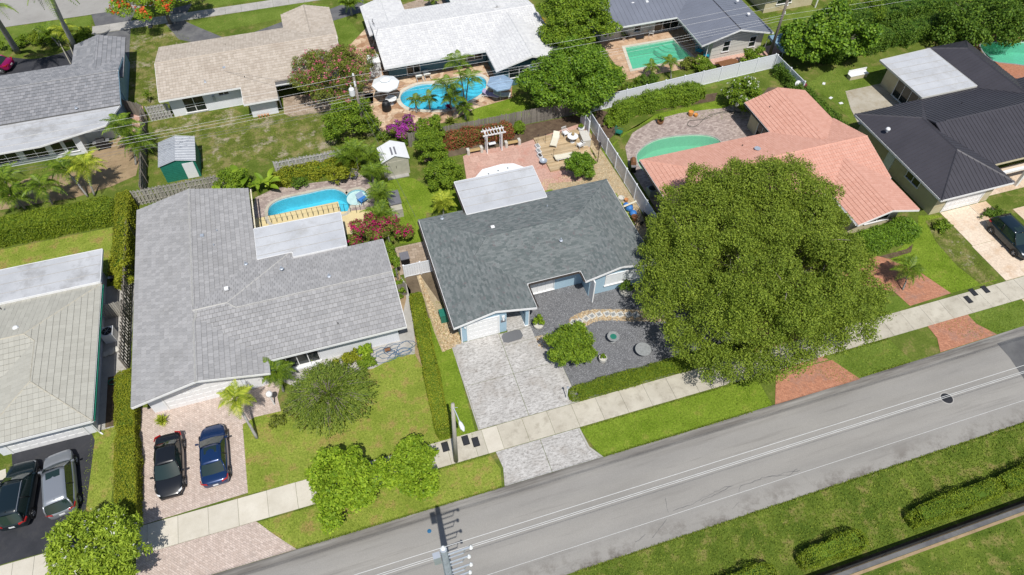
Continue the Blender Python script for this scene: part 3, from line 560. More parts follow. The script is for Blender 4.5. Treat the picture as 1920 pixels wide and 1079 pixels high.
def cover(poly,tw,tl,lift,stagger=.5,gap=.012,over=.05,jit=.003):
    "pieces laid over one roof slope: list of (verts, faces)"
    o,u,v,n,q=frame_of(poly); umin=min(a for a,b in q); umax=max(a for a,b in q); vmax=max(b for a,b in q); out=[]; r=0; vv=0
    while vv<vmax:
        u0=umin-(tw*stagger if r%2 else 0)-tw*.13
        while u0<umax:
            c=clip_rect(q,u0+gap/2,u0+tw-gap/2,vv,min(vv+tl,vmax+1))
            if len(c)>=3:
                ar=abs(sum(c[i-1][0]*c[i][1]-c[i][0]*c[i-1][1] for i in range(len(c))))/2
                if ar>tw*tl*.04:
                    j=random.uniform(-jit,jit); m=len(c); top=[]
                    for a,b in c:
                        h=lift*(1-(b-vv)/tl*.75)+j; top.append(o+u*a+v*(b-(over if 0 else 0))+n*h)
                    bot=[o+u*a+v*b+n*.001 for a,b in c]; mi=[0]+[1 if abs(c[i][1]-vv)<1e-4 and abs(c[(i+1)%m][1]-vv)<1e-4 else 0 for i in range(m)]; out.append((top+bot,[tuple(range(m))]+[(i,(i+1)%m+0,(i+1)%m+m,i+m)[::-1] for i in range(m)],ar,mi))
            u0+=tw
        vv+=tl; r+=1
    return out
def put_pieces(name,pieces,mat,parent,maxn=0,key=None,flip=True):
    "the first maxn as parts of their own, the others joined"
    if key: pieces=sorted(pieces,key=key)
    for v,f,a,mi in pieces[:maxn]:
        c=sum(v,Vector((0,0,0)))/len(v); m=MB(); m.add([p-c for p in v],f); m.mi=list(mi); me=m.mesh(name,[mat,BUTT_SHADE.get(mat,mat)]); fix(me); link(name,me,parent,c)
    if pieces[maxn:]:
        m=MB()
        for v,f,a,mi in pieces[maxn:]: m.add(v,f); m.mi+=mi
        o=m.build(name,[mat,BUTT_SHADE.get(mat,mat)],parent); fix(o.data)
        if maxn or len(pieces)>40: o['kind']='stuff'
BUTT_SHADE={'grey_slate_tile':'tile_butt_shade','beige_grey_tile':'tile_butt_shade','dim_grey_tile':'tile_butt_shade'}  # tiles whose lower edge faces carry the painted shadow line
def ridge_caps(pts,wd,mat,parent,h=.05,seg=.45,name='ridge_cap',parts=False):
    a,b=Vector(pts[0]),Vector(pts[1]); L_=(b-a).length; n=max(1,int(L_/seg)); d=(b-a).normalized(); s=Vector((-d.y,d.x,0)).normalized(); m=MB()
    for i in range(n):
        p=a+d*(i*L_/n); q=a+d*((i+1)*L_/n+.03); up=Vector((0,0,1)); lo=-.25*wd+.02
        z0,z1=(h+.02,h) if d.z>=0 else (h,h+.02)
        m.add([p-s*wd/2+up*(lo),p+up*z0,p+s*wd/2+up*lo,q-s*wd/2+up*lo,q+up*z1,q+s*wd/2+up*lo],[(0,1,4,3),(1,2,5,4),(0,2,1),(3,4,5)])
    return m.build(name,mat,parent)
def deck(poly,mat,parent,t=.1,name='roof_deck'):
    m=MB(); k=len(poly); m.add([tuple(p) for p in poly]+[(p[0],p[1],p[2]-t) for p in poly],[tuple(range(k)),tuple(range(k,2*k))[::-1]]+[(i,(i+1)%k,(i+1)%k+k,i+k) for i in range(k)])
    o=m.build(name,mat,parent); bm=bmesh.new(); bm.from_mesh(o.data); bmesh.ops.triangulate(bm,faces=[f for f in bm.faces if len(f.verts)>4]); bmesh.ops.recalc_face_normals(bm,faces=bm.faces); bm.to_mesh(o.data); bm.free(); return o
def fascia(pts,mat,parent,h=.2,t=.035,name='fascia',drop=.015):
    m=MB()
    for a,b in zip(pts,pts[1:]):
        a,b=Vector(a),Vector(b); d=(b-a).normalized(); s=Vector((d.y,-d.x,0)).normalized(); u=Vector((0,0,1))
        a2=a-Vector((d.x,d.y,0))*.0+s*.004; b2=b+s*.004
        v=[a2-u*drop,b2-u*drop,b2-u*h,a2-u*h]; v+=[p+s*t for p in v]; m.add(v,[(0,3,2,1),(4,5,6,7),(0,1,5,4),(1,2,6,5),(2,3,7,6),(3,0,4,7)])
    o=m.build(name,mat,parent); fix(o.data); return o
def gutter(a,b,mat,parent,side):
    a,b=Vector(a),Vector(b); s=Vector(side); m=MB(); u=Vector((0,0,1)); s1=s*.05; s2=s*.17
    v=[a+s1-u*.02,a+s1-u*.14,a+s2-u*.14,a+s2-u*.03,b+s1-u*.02,b+s1-u*.14,b+s2-u*.14,b+s2-u*.03]; m.add(v,[(0,1,5,4),(1,2,6,5),(2,3,7,6)])
    n=int((b-a).length/.9)
    for i in range(n): c=a.lerp(b,(i+.5)/n); m.cbox(c+s*.11-u*.03,(.16 if abs(s.x)>.5 else .03,.03 if abs(s.x)>.5 else .16,.015))
    return m.build('gutter',mat,parent)
def house(label,cat='house'): return empty('house',(0,0,0),label,cat)
def walls(h,boxes,mat,ztop=2.45,gables=()):
    m=MB()
    for b in boxes: m.box(b[0],b[1],b[2],b[3],0,b[4] if len(b)>4 else ztop)
    for g in gables:   # (axis,pos,a0,a1,z0,apex,zapex,depth)
        ax,pos,a0,a1,z0,ap,za=g; d=.2
        if ax=='y': v=[(a0,pos,z0),(a1,pos,z0),(ap,pos,za),(a0,pos+d,z0),(a1,pos+d,z0),(ap,pos+d,za)]
        else: v=[(pos,a0,z0),(pos,a1,z0),(pos,ap,za),(pos+d,a0,z0),(pos+d,a1,z0),(pos+d,ap,za)]
        m.add(v,[(0,1,2),(3,5,4),(0,3,4,1),(1,4,5,2),(2,5,3,0)])
    return m.build('wall',mat,h)
def window(h,face,a0,a1,z0,z1,pos,nx=2,nz=1,mat='white_paint',name='window',sill=True,pane='glass_dark'):
    """face 's','e','w': outward -y,+x,-x ; pos is the wall plane"""
    T={'s':lambda a,d,z:(a,pos-d,z),'e':lambda a,d,z:(pos+d,a,z),'w':lambda a,d,z:(pos-d,a,z),'n':lambda a,d,z:(a,pos+d,z)}[face]
    def bx(m,x0,x1,d0,d1,zz0,zz1):
        v=[T(x,d,z) for z in (zz0,zz1) for x,d in ((x0,d0),(x1,d0),(x1,d1),(x0,d1))]; m.add(v,[(0,3,2,1),(4,5,6,7),(0,1,5,4),(1,2,6,5),(2,3,7,6),(3,0,4,7)])
    m=MB(); t=.06; bx(m,a0-t,a1+t,-.02,.06,z1,z1+t); bx(m,a0-t,a0,-.02,.06,z0,z1); bx(m,a1,a1+t,-.02,.06,z0,z1)
    bx(m,a0-.1,a1+.1,-.02,.12 if sill else .06,z0-t,z0)
    for i in range(1,nx): x=a0+(a1-a0)*i/nx; bx(m,x-.03,x+.03,-.02,.05,z0,z1)
    for i in range(1,nz): z=z0+(z1-z0)*i/nz; bx(m,a0,a1,-.02,.045,z-.025,z+.025)
    o=m.build(name,mat,h); fix(o.data)
    for i in range(nx):
        for j in range(nz):
            m=MB(); bx(m,a0+(a1-a0)*i/nx+.031,a0+(a1-a0)*(i+1)/nx-.031,-.01,.012,z0+(z1-z0)*j/nz+.026,z0+(z1-z0)*(j+1)/nz-.026); g=m.build('pane',pane,o); fix(g.data)
    return o
def garage_door(h,x0,x1,y,z1=2.15,rows=4,cols=8,mat='white_paint'):
    fr=MB(); fr.box(x0-.12,x0,y-.05,y+.02,0,z1+.1).box(x1,x1+.12,y-.05,y+.02,0,z1+.1).box(x0-.12,x1+.12,y-.06,y+.02,z1+.1,z1+.22)
    d=fr.build('garage_door',mat,h); rh=z1/rows
    for r in range(rows):
        m=MB(); m.box(x0+.01,x1-.01,y-.02,y+.02,r*rh+.012,(r+1)*rh-.012); cw=(x1-x0)/cols
        for c in range(cols): m.box(x0+c*cw+.08,x0+(c+1)*cw-.08,y-.034,y-.0201,r*rh+.08,(r+1)*rh-.08)
        m.build('door_panel',mat,d)
    return d
def door(h,x0,x1,y,z1=2.05,mat='white_paint'):
    m=MB(); m.box(x0-.06,x0,y-.05,y,0,z1).box(x1,x1+.06,y-.05,y,0,z1).box(x0-.06,x1+.06,y-.05,y,z1,z1+.07); o=m.build('door_frame',mat,h)
    MB().box(x0+.01,x1-.01,y-.03,y-.005,.01,z1-.01).build('door',mat,h); MB().tube([(x1-.12,y-.03,1),(x1-.12,y-.09,1)],.03,6).build('handle','steel',o); return o
def zon(poly,x,y):
    o,u,v,n,q=frame_of(poly); return o.z-(n.x*(x-o.x)+n.y*(y-o.y))/n.z
def vent(h,px,py,z,kind='cap'):
    p=P(px,py,z)
    m=MB()
    if kind=='cap': m.cbox((p.x,p.y,z+.02),(.42,.42,.04)).cbox((p.x,p.y,z+.12),(.28,.28,.2)); mt='galvanized'
    elif kind=='white': m.cbox((p.x,p.y,z+.07),(.30,.30,.14)); mt='white_paint'
    elif kind=='pipe': m.tube([(p.x,p.y,z-.05),(p.x,p.y,z+.28)],.05,8); m.lathe((p.x,p.y,z),[(.16,0),(.16,.03),(.07,.08)],10); mt='galvanized'
    elif kind=='turbine': m.lathe((p.x,p.y,z),[(.1,-.05),(.1,.12),(.19,.16),(.22,.28),(.16,.38),(.02,.42)],12); mt='white_plastic'
    else: m.tube([(p.x,p.y,z-.05),(p.x,p.y,z+.15)],.04,8); mt='dark_steel'
    return m.build('roof_vent',mt,h)
def roof(h,polys,kind,lowname='roof'):
    r=link(lowname,None,h); rm,tw,tl,lift,st,mx=kind['mat'],kind['tw'],kind['tl'],kind['lift'],kind.get('st',.5),kind.get('maxn',0); pcs=[]
    for p in polys:
        deck(p,kind.get('under',rm),r); pcs+=cover(p,tw,tl,lift,st,kind.get('gap',.012))
    def depth(q): c=q[0][0]; return (Vector(c)-Vector((0,0,45))).length
    put_pieces(kind['name'],pcs,rm,r,mx,depth); return r
SL=dict(mat='grey_slate_tile',under='underlay',gap=.016,tw=.33,tl=.36,lift=.06,st=.5,maxn=300,name='roof_tile')
BG=dict(mat='beige_grey_tile',under='underlay',gap=.008,tw=.36,tl=.42,lift=.05,st=0,maxn=300,name='roof_tile')
DG=dict(mat='dim_grey_tile',under='underlay',gap=.012,tw=.40,tl=.42,lift=.06,st=.5,maxn=200,name='roof_tile')
TN=dict(mat='tan_tile',tw=.30,tl=.36,lift=.05,st=0,maxn=0,name='roof_tile')
WH=dict(mat='white_tile',tw=.30,tl=.34,lift=.045,st=0,maxn=0,name='roof_tile')
SA=dict(mat='salmon_tile',tw=.26,tl=.36,lift=.05,st=0,maxn=0,name='roof_tile')
SH=dict(mat='asphalt_shingle',tw=.31,tl=.145,lift=.011,st=.43,maxn=0,name='shingle',gap=.006)
def metal(h,polys,mat,pitch=.42,seam=.045):
    r=link('roof',None,h)
    for p in polys:
        deck(p,mat,r); o,u,v,n,q=frame_of(p); umin=min(a for a,b in q); umax=max(a for a,b in q); vmax=max(b for a,b in q); x=umin
        while x<umax:
            c=clip_rect(q,x+.012,x+pitch-.012,-.001,vmax+.01)
            if len(c)>=3 and abs(sum(c[i-1][0]*c[i][1]-c[i][0]*c[i-1][1] for i in range(len(c))))>.02:
                m=len(c); top=[o+u*a+v*b+n*.012 for a,b in c]; bot=[o+u*a+v*b+n*.001 for a,b in c]; mb=MB(); mb.add(top+bot,[tuple(range(m))]+[(i,(i+1)%m,(i+1)%m+m,i+m)[::-1] for i in range(m)])
                vs=[b for a,b in c if abs(a-(x+pitch-.012))<1e-4]
                if len(vs)>=2:
                    b0,b1=min(vs),max(vs); e=[o+u*(x+pitch+s*.014)+v*b+n*z for b in (b0,b1) for s,z in ((-1,.0),(1,.0),(1,seam),(-1,seam))]; mb.add(e,[(0,1,5,4),(1,2,6,5),(2,3,7,6),(3,0,4,7),(0,3,2,1),(4,5,6,7)])
                ob=mb.build('roof_panel',mat,r); fix(ob.data)
            x+=pitch
    return r
def flat_roof(h,pts,z,mat,t=.16,edge='white_paint',name='flat_roof',ncourse=0):
    o=sheet(name,pts,z,mat,parent=h,thick=t); q=[Vector((p[0],p[1],z)) for p in pts]; area=sum(q[i-1].x*q[i].y-q[i].x*q[i-1].y for i in range(len(q)))
    q=q+[q[0]]; 
    if area<0: q=q[::-1]
    fascia(q,edge,h,t+.03,.04,'edge_trim',-.02)
    if mat.startswith('flat_roof'):
        xs=[p[0] for p in pts]; ys=[p[1] for p in pts]; m=MB(); y=min(ys)+.9
        while y<max(ys)-.3:
            xx=np.linspace(min(xs),max(xs),200); k=inside(xx,np.full(200,y),pts); xx=xx[k]
            if len(xx)>2: m.box(xx[0]+.05,xx[-1]-.05,y,y+.05,z+.001,z+.009)
            y+=1.0
        if m.v: m.build('roll_seam','concrete',h)
    return o
# ---- left house with beige hip roof
h=house('white walled house with a beige grey hip roof and dark driveway at the left edge')
A=[(-20.1,29.9,2.6),(-20.1,42.4,2.6),(-24.6,37.9,3.8),(-23.9,37.2,3.61),(-23.85,33.65,3.61)]
B=[(-20.1,42.4,2.6),(-36,42.4,2.6),(-36,37.9,3.8),(-24.6,37.9,3.8)]
C=[(-27.6,29.9,2.6),(-20.1,29.9,2.6),(-23.85,33.65,3.61)]
D=[(-27.6,29.9,2.6),(-23.85,33.65,3.61),(-23.9,37.2,3.61),(-27.6,33.46,2.6)]
E_=[(-36,33.46,2.6),(-27.6,33.46,2.6),(-23.9,37.2,3.61),(-24.6,37.9,3.8),(-36,37.9,3.8)]
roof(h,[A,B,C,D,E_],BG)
for a,b in ((A[1],A[2]),(A[2],A[3]),(A[3],A[4]),(A[4],A[0]),(A[4],C[0]),((-36,37.9,3.8),A[2])): ridge_caps((a,b),.2,'ridge_beige',h,.06)
fascia([(-27.6,29.9,2.6),(-20.1,29.9,2.6),(-20.1,42.4,2.6)],'white_paint',h,.24); gutter((-20.1,29.9,2.6),(-20.1,42.4,2.6),'dark_green',h,(1,0,0))
walls(h,[(-27,-20.9,30.65,42.2),(-36,-27,34.1,45.5,2.5),(-27,-20.9,42.2,45.5,2.5)],'white_wall')
garage_door(h,-26.3,-21.5,30.64,2.1); flat_roof(h,[(-36,42.45),(-20.1,42.45),(-20.1,46),(-36,46)],2.85,'flat_roof_grey')
window(h,'e',36.5,37.7,1,2,-20.9,1,2); window(h,'e',43,44.6,1,2.1,-20.9,2); MB().tube([(-20.75,30.5,2.4),(-20.7,30.5,.1),(-20.5,30.3,.06)],.05,6).build('downspout','white_paint',h)
vent(h,33,620,3.3,'turbine'); vent(h,92,611,3.1,'dark'); vent(h,2,580,3.2,'dark')
# ---- grey slate tiled house
h=house('large house with grey slate tile roof and two cars on its pink paver driveway')
Rg=[(-17.6,30.15,2.6),(-12.95,30.15,3.8),(-12.95,50.1,3.8),(-17.6,50.1,2.6)]; Rr=[(-12.95,30.15,3.8),(-8.3,30.15,2.6),(-8.3,50.1,2.6),(-12.95,50.1,3.8)]
Fr=[(-12.9,31.25,2.6),(1.85,31.25,2.6),(1.85,35.85,3.75),(-9.9,35.85,3.75),(-10.5,36.4,3.8875),(-12.9,36.4,3.8875)]
RR=[(-9.9,35.85,3.75),(1.85,35.85,3.75),(1.85,40.55,2.575),(-5.3,40.55,2.575)]
HE=[(-10.5,36.4,3.8875),(-9.9,35.85,3.74),(-5.3,40.55,2.59),(-5.3,41.6,2.59)]
RL=[(-12.9,36.4,3.8875),(-10.5,36.4,3.8875),(-5.3,41.6,2.59),(-12.9,41.6,2.59)]
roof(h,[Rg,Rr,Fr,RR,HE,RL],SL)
ridge_caps(((-12.95,30.1,3.82),(-12.95,35.3,3.82)),.26,'ridge_light',h); ridge_caps(((-12.95,36.9,3.82),(-12.95,50.1,3.82)),.26,'ridge_light',h)
for a,b in (((-12.95,36.4,3.9),(-10.5,36.4,3.9)),((-10.5,36.4,3.9),(-9.9,35.85,3.77)),((-9.9,35.85,3.76),(1.85,35.85,3.76)),((-10.5,36.4,3.89),(-5.3,41.6,2.6)),((-12.95,35.3,3.82),(-12.7,36.4,3.9))): ridge_caps((a,b),.2,'ridge_light',h,.06)
fascia([(-17.6,50.1,2.6),(-17.6,30.15,2.6),(-12.95,30.15,3.8),(-8.3,30.15,2.6),(-8.3,31.25,2.6),(1.85,31.25,2.6),(1.85,35.85,3.75),(1.85,40.55,2.6)],'white_paint',h,.22)
gutter((-8.25,44.9,2.6),(-8.25,50.1,2.6),'cream_cushion',h,(1,0,0))
walls(h,[(-17,-8.9,31.0,49.5),(-8.9,1.2,31.95,40.0)],'white_wall',2.42,[('y',31.0,-17,-8.9,2.42,-12.95,3.55),('x',1.0,31.95,40,2.42,35.9,3.5)])
garage_door(h,-15.95,-10.7,30.98,2.15,4,8)
# bay of tall windows
window(h,'s',-8.1,-4.95,.18,2.1,31.93,4,1); MB().prism([(-8.1,31.86),(-7.6,31.6),(-5.4,31.6),(-4.9,31.86)],.0,.12).build('bay_base','white_wall',h)
MB().box(-8.75,-8.2,31.5,31.93,0,2.4).build('pilaster','white_wall',h); door(h,-10.3,-9.3,30.97)
flat_roof(h,[(-8.2,41.2),(-5.4,41.2),(-5.4,40.62),(-1.1,40.62),(-1.0,44.6),(-8.2,44.75)],2.76,'flat_roof_white'); walls(h,[(-8.2,-1.6,41,44.0)],'white_wall',2.58)
window(h,'n',-7,-3,0.1,2.1,44.0,4)
for a in ((335,413,3.2,'cap'),(380,445,3.5,'cap'),(408,436,3.2,'pipe'),(402,463,3.3,'pipe'),(461,496,2.9,'pipe'),(425,543,3.7,'white'),(528,505,3.2,'pipe'),(617,519,3.5,'pipe'),(340,622,3.2,'cap'),(309,543,3,'dark'),(634,608,3,'dark')): vent(h,*a)
# ---- blue house (main subject)
h=house('pale blue house with green grey shingle roof and white garage door in the centre')
s=2.7
K1=[(5.2,29.95,s),(8.47,29.95,3.52),(8.47,35.68,3.52),(9.87,37.07,3.87),(5.2,41.75,s)]; K2=[(8.47,29.95,3.52),(11.75,29.95,s),(11.75,32.4,s),(8.47,35.68,3.52)]
K3=[(11.75,32.4,s),(16.3,32.4,s),(19.33,35.43,3.46),(17.7,37.07,3.87),(9.87,37.07,3.87),(8.47,35.68,3.52)]
K4=[(22.37,31.25,s),(22.37,41.75,s),(17.7,37.07,3.87),(19.33,35.43,3.46),(19.33,31.25,3.46)]; K5=[(16.3,31.25,s),(19.33,31.25,3.46),(19.33,35.43,3.46),(16.3,32.4,s)]; K6=[(5.2,41.75,s),(9.87,37.07,3.87),(17.7,37.07,3.87),(22.37,41.75,s)]
roof(h,[K1,K2,K3,K4,K5,K6],SH)
for a,b in ((K1[1],K1[2]),(K1[2],K1[3]),(K1[3],K1[4]),(K1[3],K4[2]),(K4[2],K4[1]),(K4[2],K4[3]),(K4[3],K4[4])): ridge_caps((a,b),.24,'asphalt_shingle',h,.025,.3)
fascia([(5.2,41.75,s),K1[0],K1[1],K2[1],(11.75,32.4,s),(16.3,32.4,s),K5[0],K5[1],K4[0],(22.37,41.75,s)],'white_paint',h,.22)
gutter((5.2,30.0,s),(5.2,41.7,s),'gutter_dark',h,(-1,0,0)); gutter((11.75,30,s),(11.75,32.3,s),'gutter_dark',h,(1,0,0)); gutter((11.9,32.4,s),(16.2,32.4,s),'gutter_dark',h,(0,-1,0)); gutter((16.3,31.3,s),(16.3,32.3,s),'gutter_dark',h,(-1,0,0))
walls(h,[(5.8,9.45,30.35,41.1),(9.45,11.1,33.6,41.1),(11.1,16.9,33.15,41.1),(16.9,21.8,31.72,41.1)],'blue_wall',2.52,[('y',30.352,5.8,9.45,2.52,8.3,3.2),('y',31.722,16.9,21.8,2.52,19.33,3.15),('y',30.5,9.4,11.3,2.52,9.45,3.0)])
MB().box(11.0,11.25,30.35,30.65,0,2.6).build('post','blue_wall',h); MB().box(11.25,11.31,30.3,30.7,0,2.6).build('post_trim','white_paint',h); MB().box(10.95,11.35,30.3,30.75,0,.09).build('post_foot','white_paint',h)
MB().box(11.0,11.2,30.7,33.15,0,1.0).build('low_wall','blue_wall',h)
MB().box(16.95,17.05,30.95,31.7,0,2.55).build('fin_wall','white_paint',h); MB().box(5.76,5.84,30.28,30.34,0,2.5).build('corner_trim','white_paint',h)
garage_door(h,6.35,8.75,30.33,2.1,4,6); MB().box(9.05,9.28,30.22,30.33,1.95,2.2).lathe((9.16,30.2,1.78),[(.02,-.12),(.09,0),(.05,.14)],8).build('wall_lamp','white_plastic',h); MB().box(8.98,9.36,30.3,30.345,1.35,1.62).build('name_plaque','grey_plastic',h)
MB().lathe((6.1,30.2,2.0),[(.02,-.12),(.09,0),(.05,.14)],8).build('wall_lamp','white_plastic',h)
window(h,'s',12.3,14.35,.25,2.0,33.13,3,1,pane='white_paint'); MB().box(14.9,15.6,33.0,33.14,1.7,2.25).build('wall_cabinet','white_paint',h)
window(h,'s',18.3,21.3,.9,2.1,31.7,2,1,pane='canvas_white'); door(h,10.0,10.9,33.58)
flat_roof(h,[(9.2,40.9),(16.4,40.9),(16.5,45.1),(9.2,45.1)],2.97,'flat_roof_white',.14); gutter((9.2,45.0,2.95),(9.2,41.0,2.95),'gutter_dark',h,(-1,0,0))
o8=[P(a,b,2.72).to_2d() for a,b in ((888,338),(905,319),(942,309),(963,308),(985,316))]; flat_roof(h,[(9.6,44.6)]+o8+[(15.6,44.6)],2.72,'canvas_white',.1,'white_paint','canopy')
for q in ((916,327),(934,321),(952,316)): p=P(q[0],q[1],2.74); MB().box(p.x-.05,p.x+.05,p.y-.05,p.y+.05,2.73,2.77).build('canopy_vent','dark_steel',h)
for x in (9.8,15.4): MB().box(x,x+.1,45.2,45.3,0,2.6).build('post','white_paint',h)
walls(h,[(9.6,16,41.1,44.5)],'blue_wall',2.8); window(h,'w',38.6,39.8,1.1,2.1,5.8,1); MB().box(5.45,5.8,38.9,39.7,.9,1.35).build('window_air_conditioner','grey_plastic',h)
for a in ((924,428,3.5,'white'),(1061,396,3.2,'white'),(1026,390,3.2,'pipe'),(1052,452,3.6,'pipe'),(829,411,2.85,'pipe')): vent(h,*a)
# ---- salmon tiled house
h=house('cream house with salmon pink tile roof behind the large spreading tree')
b0=[(26.3,34.3,s),(30.75,38.75,4.0),(26.3,43.2,s)]; b1=[(26.3,34.3,s),(47,34.3,s),(47,38.75,4.0),(30.75,38.75,4.0)]; b2=[(30.75,38.75,4.0),(47,38.75,4.0),(47,43.2,s),(26.3,43.2,s)]
n1=[(39.9,38.9,s),(43.35,38.9,3.75),(43.35,48.05,3.75),(39.9,48.05,s)]; n2=[(43.35,38.9,3.75),(46.8,38.9,s),(46.8,48.05,s),(43.35,48.05,3.75)]
s1=[(40.6,30.1,s),(43.7,30.1,3.55),(43.7,38.0,3.55),(40.6,38,s)]; s2=[(43.7,30.1,3.55),(46.8,30.1,s),(46.8,38,s),(43.7,38,3.55)]
roof(h,[b0,b1,b2,n1,n2,s1,s2],SA)
for a,b in ((b0[0],b0[1]),(b0[1],b0[2]),(b0[1],b1[2]),((43.35,41,3.75),(43.35,48.05,3.75)),((43.7,30.1,3.55),(43.7,37,3.55))): ridge_caps((a,b),.24,'salmon_tile',h,.06)
fascia([(39.9,43.2,s),(26.3,43.2,s),(26.3,34.3,s),(40.6,34.3,s),(40.6,30.1,s),(43.7,30.1,3.55),(46.8,30.1,s),(46.8,34.3,s),(47,34.3,s),(47,38.75,4),(47,43.2,s),(46.8,43.2,s),(46.8,48.05,s),(43.35,48.05,3.75),(39.9,48.05,s),(39.9,43.25,s)],'white_paint',h,.2)
gutter((26.3,34.4,s),(26.3,43.1,s),'gutter_dark',h,(-1,0,0)); gutter((40.6,30.2,s),(40.6,34.2,s),'white_paint',h,(-1,0,0)); gutter((39.9,43.4,s),(39.9,48,s),'dark_steel',h,(-1,0,0))
walls(h,[(27.9,46.4,35,42.5),(40.6,46.3,38,47.4),(41.2,46.2,31.3,38)],'cream_wall',2.5,[('y',31.302,41.2,46.2,2.5,43.7,3.25),('y',47.2,40.6,46.3,2.5,43.35,3.45),('x',46.2,35,42.5,2.5,38.75,3.65)])
window(h,'s',42.9,45.2,.95,1.95,31.3,2,1); window(h,'w',37.0,38.6,.9,2.1,27.9,2,1); window(h,'w',44.2,45.8,.2,2.1,40.6,2,1); door(h,38.5,39.4,34.98)
m=MB(); m.lathe((0,0,0),[(.05,-.4),(.05,.1),(.28,.22),(.3,.26)],12); p=P(1419,283,3.4); m.build('satellite_dish','galvanized',h,p); vent(h,1392,274,3.2,'dark'); vent(h,1595,305,3.3,'dark'); vent(h,1443,202,3.2,'dark')
# ---- dark metal roofed house
h=house('cream house with charcoal standing seam metal roof at the right edge')
sl=.39; A=(49.4,30.5); 
w1=[(49.4,30.5,s),(53.35,34.45,4.24),(53.35,39.25,4.24),(49.4,43.2,s)]; w2=[(49.4,30.5,s),(57.3,30.5,s),(53.35,34.45,4.24)]; w3=[(57.3,30.5,s),(57.3,43.2,s),(53.35,39.25,4.24),(53.35,34.45,4.24)]; w4=[(49.4,43.2,s),(53.35,39.25,4.24),(57.3,43.2,s)]
e1=[(54,33.0,s),(72,33.0,s),(72,38.1,4.35),(53.9,38.1,4.35)]; e2=[(53.9,38.1,4.35),(72,38.1,4.35),(72,43.3,s),(54,43.3,s)]
r1=[(63.8,40,s),(66.4,40,3.8),(66.4,48.2,3.8),(63.8,50.8,s)]; r2=[(66.4,40,3.8),(69,40,s),(69,50.8,s),(66.4,48.2,3.8)]; r3=[(63.8,50.8,s),(66.4,48.2,3.8),(69,50.8,s)]
metal(h,[w1,w2,w3,w4,e1,e2,r1,r2,r3],'dark_metal_roof')
for a,b in ((w1[0],w1[1]),(w1[1],w1[2]),(w1[2],w1[3]),(w2[1],w2[2]),((55,38.1,4.35),(72,38.1,4.35)),(r1[1],r1[2]),(r1[2],r1[3]),(r2[3],r2[2])): ridge_caps((a,b),.22,'dark_metal_roof',h,.07,3)
fascia([(49.4,43.2,s),(49.4,30.5,s),(57.3,30.5,s)],'white_paint',h,.22); fascia([(57.3,33,s),(72,33,s)],'cream_wall',h,.22)
flat_roof(h,[(57.2,43.25),(63.9,43.25),(63.75,50.4),(57.2,50.1)],2.95,'flat_roof_white',.14,'grey_wall')
walls(h,[(50.1,56.5,31.2,42.6),(56.5,70,35.2,42.7),(58.3,63.5,42.7,49.6),(64.3,68.5,41,50.2)],'cream_wall',2.5)
garage_door(h,51.4,55.4,31.18,2.1,4,8); window(h,'w',33.6,35.3,1.2,2.2,50.1,2,1,pane='glass_dark'); MB().box(49.95,50.1,37.2,38.1,.05,2.05).build('side_door','canvas_white',h)
window(h,'w',44.4,47.6,.1,2.15,58.3,3,1); MB().prism([(58.0,43.3),(59.4,43.3),(58.1,44.0)],0,2.7).build('canvas_screen','white_paint',h)
MB().box(60.5,60.75,31.9,32.15,0,2.4).box(57.2,66,31.85,32.1,2.38,2.6).build('porch_beam','white_paint',h); vent(h,1663,247,3.3,'turbine'); vent(h,1720,234,3.5,'dark'); vent(h,1803,195,3.8,'dark')
# ---- back row: dim grey tiled house
h=house('dim grey tiled house with blue end wall and flat rear roof, upper left')
a1=[(-40,66,s),(-19.4,66,s),(-19.4,70.6,3.65),(-40,70.6,3.65)]; a2=[(-40,70.6,3.65),(-19.4,70.6,3.65),(-19.4,74.4,s+.15),(-40,74.4,s+.15)]; a3=[(-24.5,70.9,2.65),(-21.9,70.9,3.4),(-21.9,78.6,3.4),(-24.5,78.6,2.65)]; a4=[(-21.9,70.9,3.4),(-19.3,70.9,2.65),(-19.3,78.6,2.65),(-21.9,78.6,3.4)]
a5=[(-40,75,2.6),(-29,75,2.6),(-29,73,3.1),(-40,73,3.1)]
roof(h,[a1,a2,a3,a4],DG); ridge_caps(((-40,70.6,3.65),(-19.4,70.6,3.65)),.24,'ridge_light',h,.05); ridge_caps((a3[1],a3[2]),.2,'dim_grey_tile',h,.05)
fascia([(-19.4,66,s),(-19.4,70.6,3.65),(-19.4,74.4,s+.1)],'tarp_blue',h,.2); fascia([(-24.5,78.6,2.65),(-24.5,74.4,2.65)],'white_paint',h,.2)
walls(h,[(-40,-20,66.4,74),(-24,-19.9,70,78)],'teal_wall' if 0 else 'tarp_blue',2.5,[('x',-20.2,66.4,74,2.5,70.6,3.5)])
walls(h,[(-40,-23.4,63.0,66.4,2.4),(-23.4,-20.4,64.6,66.4,2.35)],'white_wall')
flat_roof(h,[(-40,61.7),(-26.4,61.7),(-20.7,63.2),(-19.5,66.1),(-40,66.1)],2.6,'flat_roof_grey',.12)
for x,w_ in ((-33.6,1.7),(-31.1,1.9),(-28.6,2.0),(-26.1,.9),(-24.9,.9)): window(h,'s',x,x+w_,.5,1.9,63.0,2 if w_>1 else 1,1)
vent(h,134,168,3.2,'white'); vent(h,163,165,3.2,'pipe'); vent(h,143,204,2.9,'pipe')
for (a,b,c) in (((110,78),(132,120),0),((128,80),(143,118),0)): MB().tube([P(a[0],a[1],.0),P(b[0],b[1],2.6)],.05,5).build('porch_strut','ridge_beige',h)
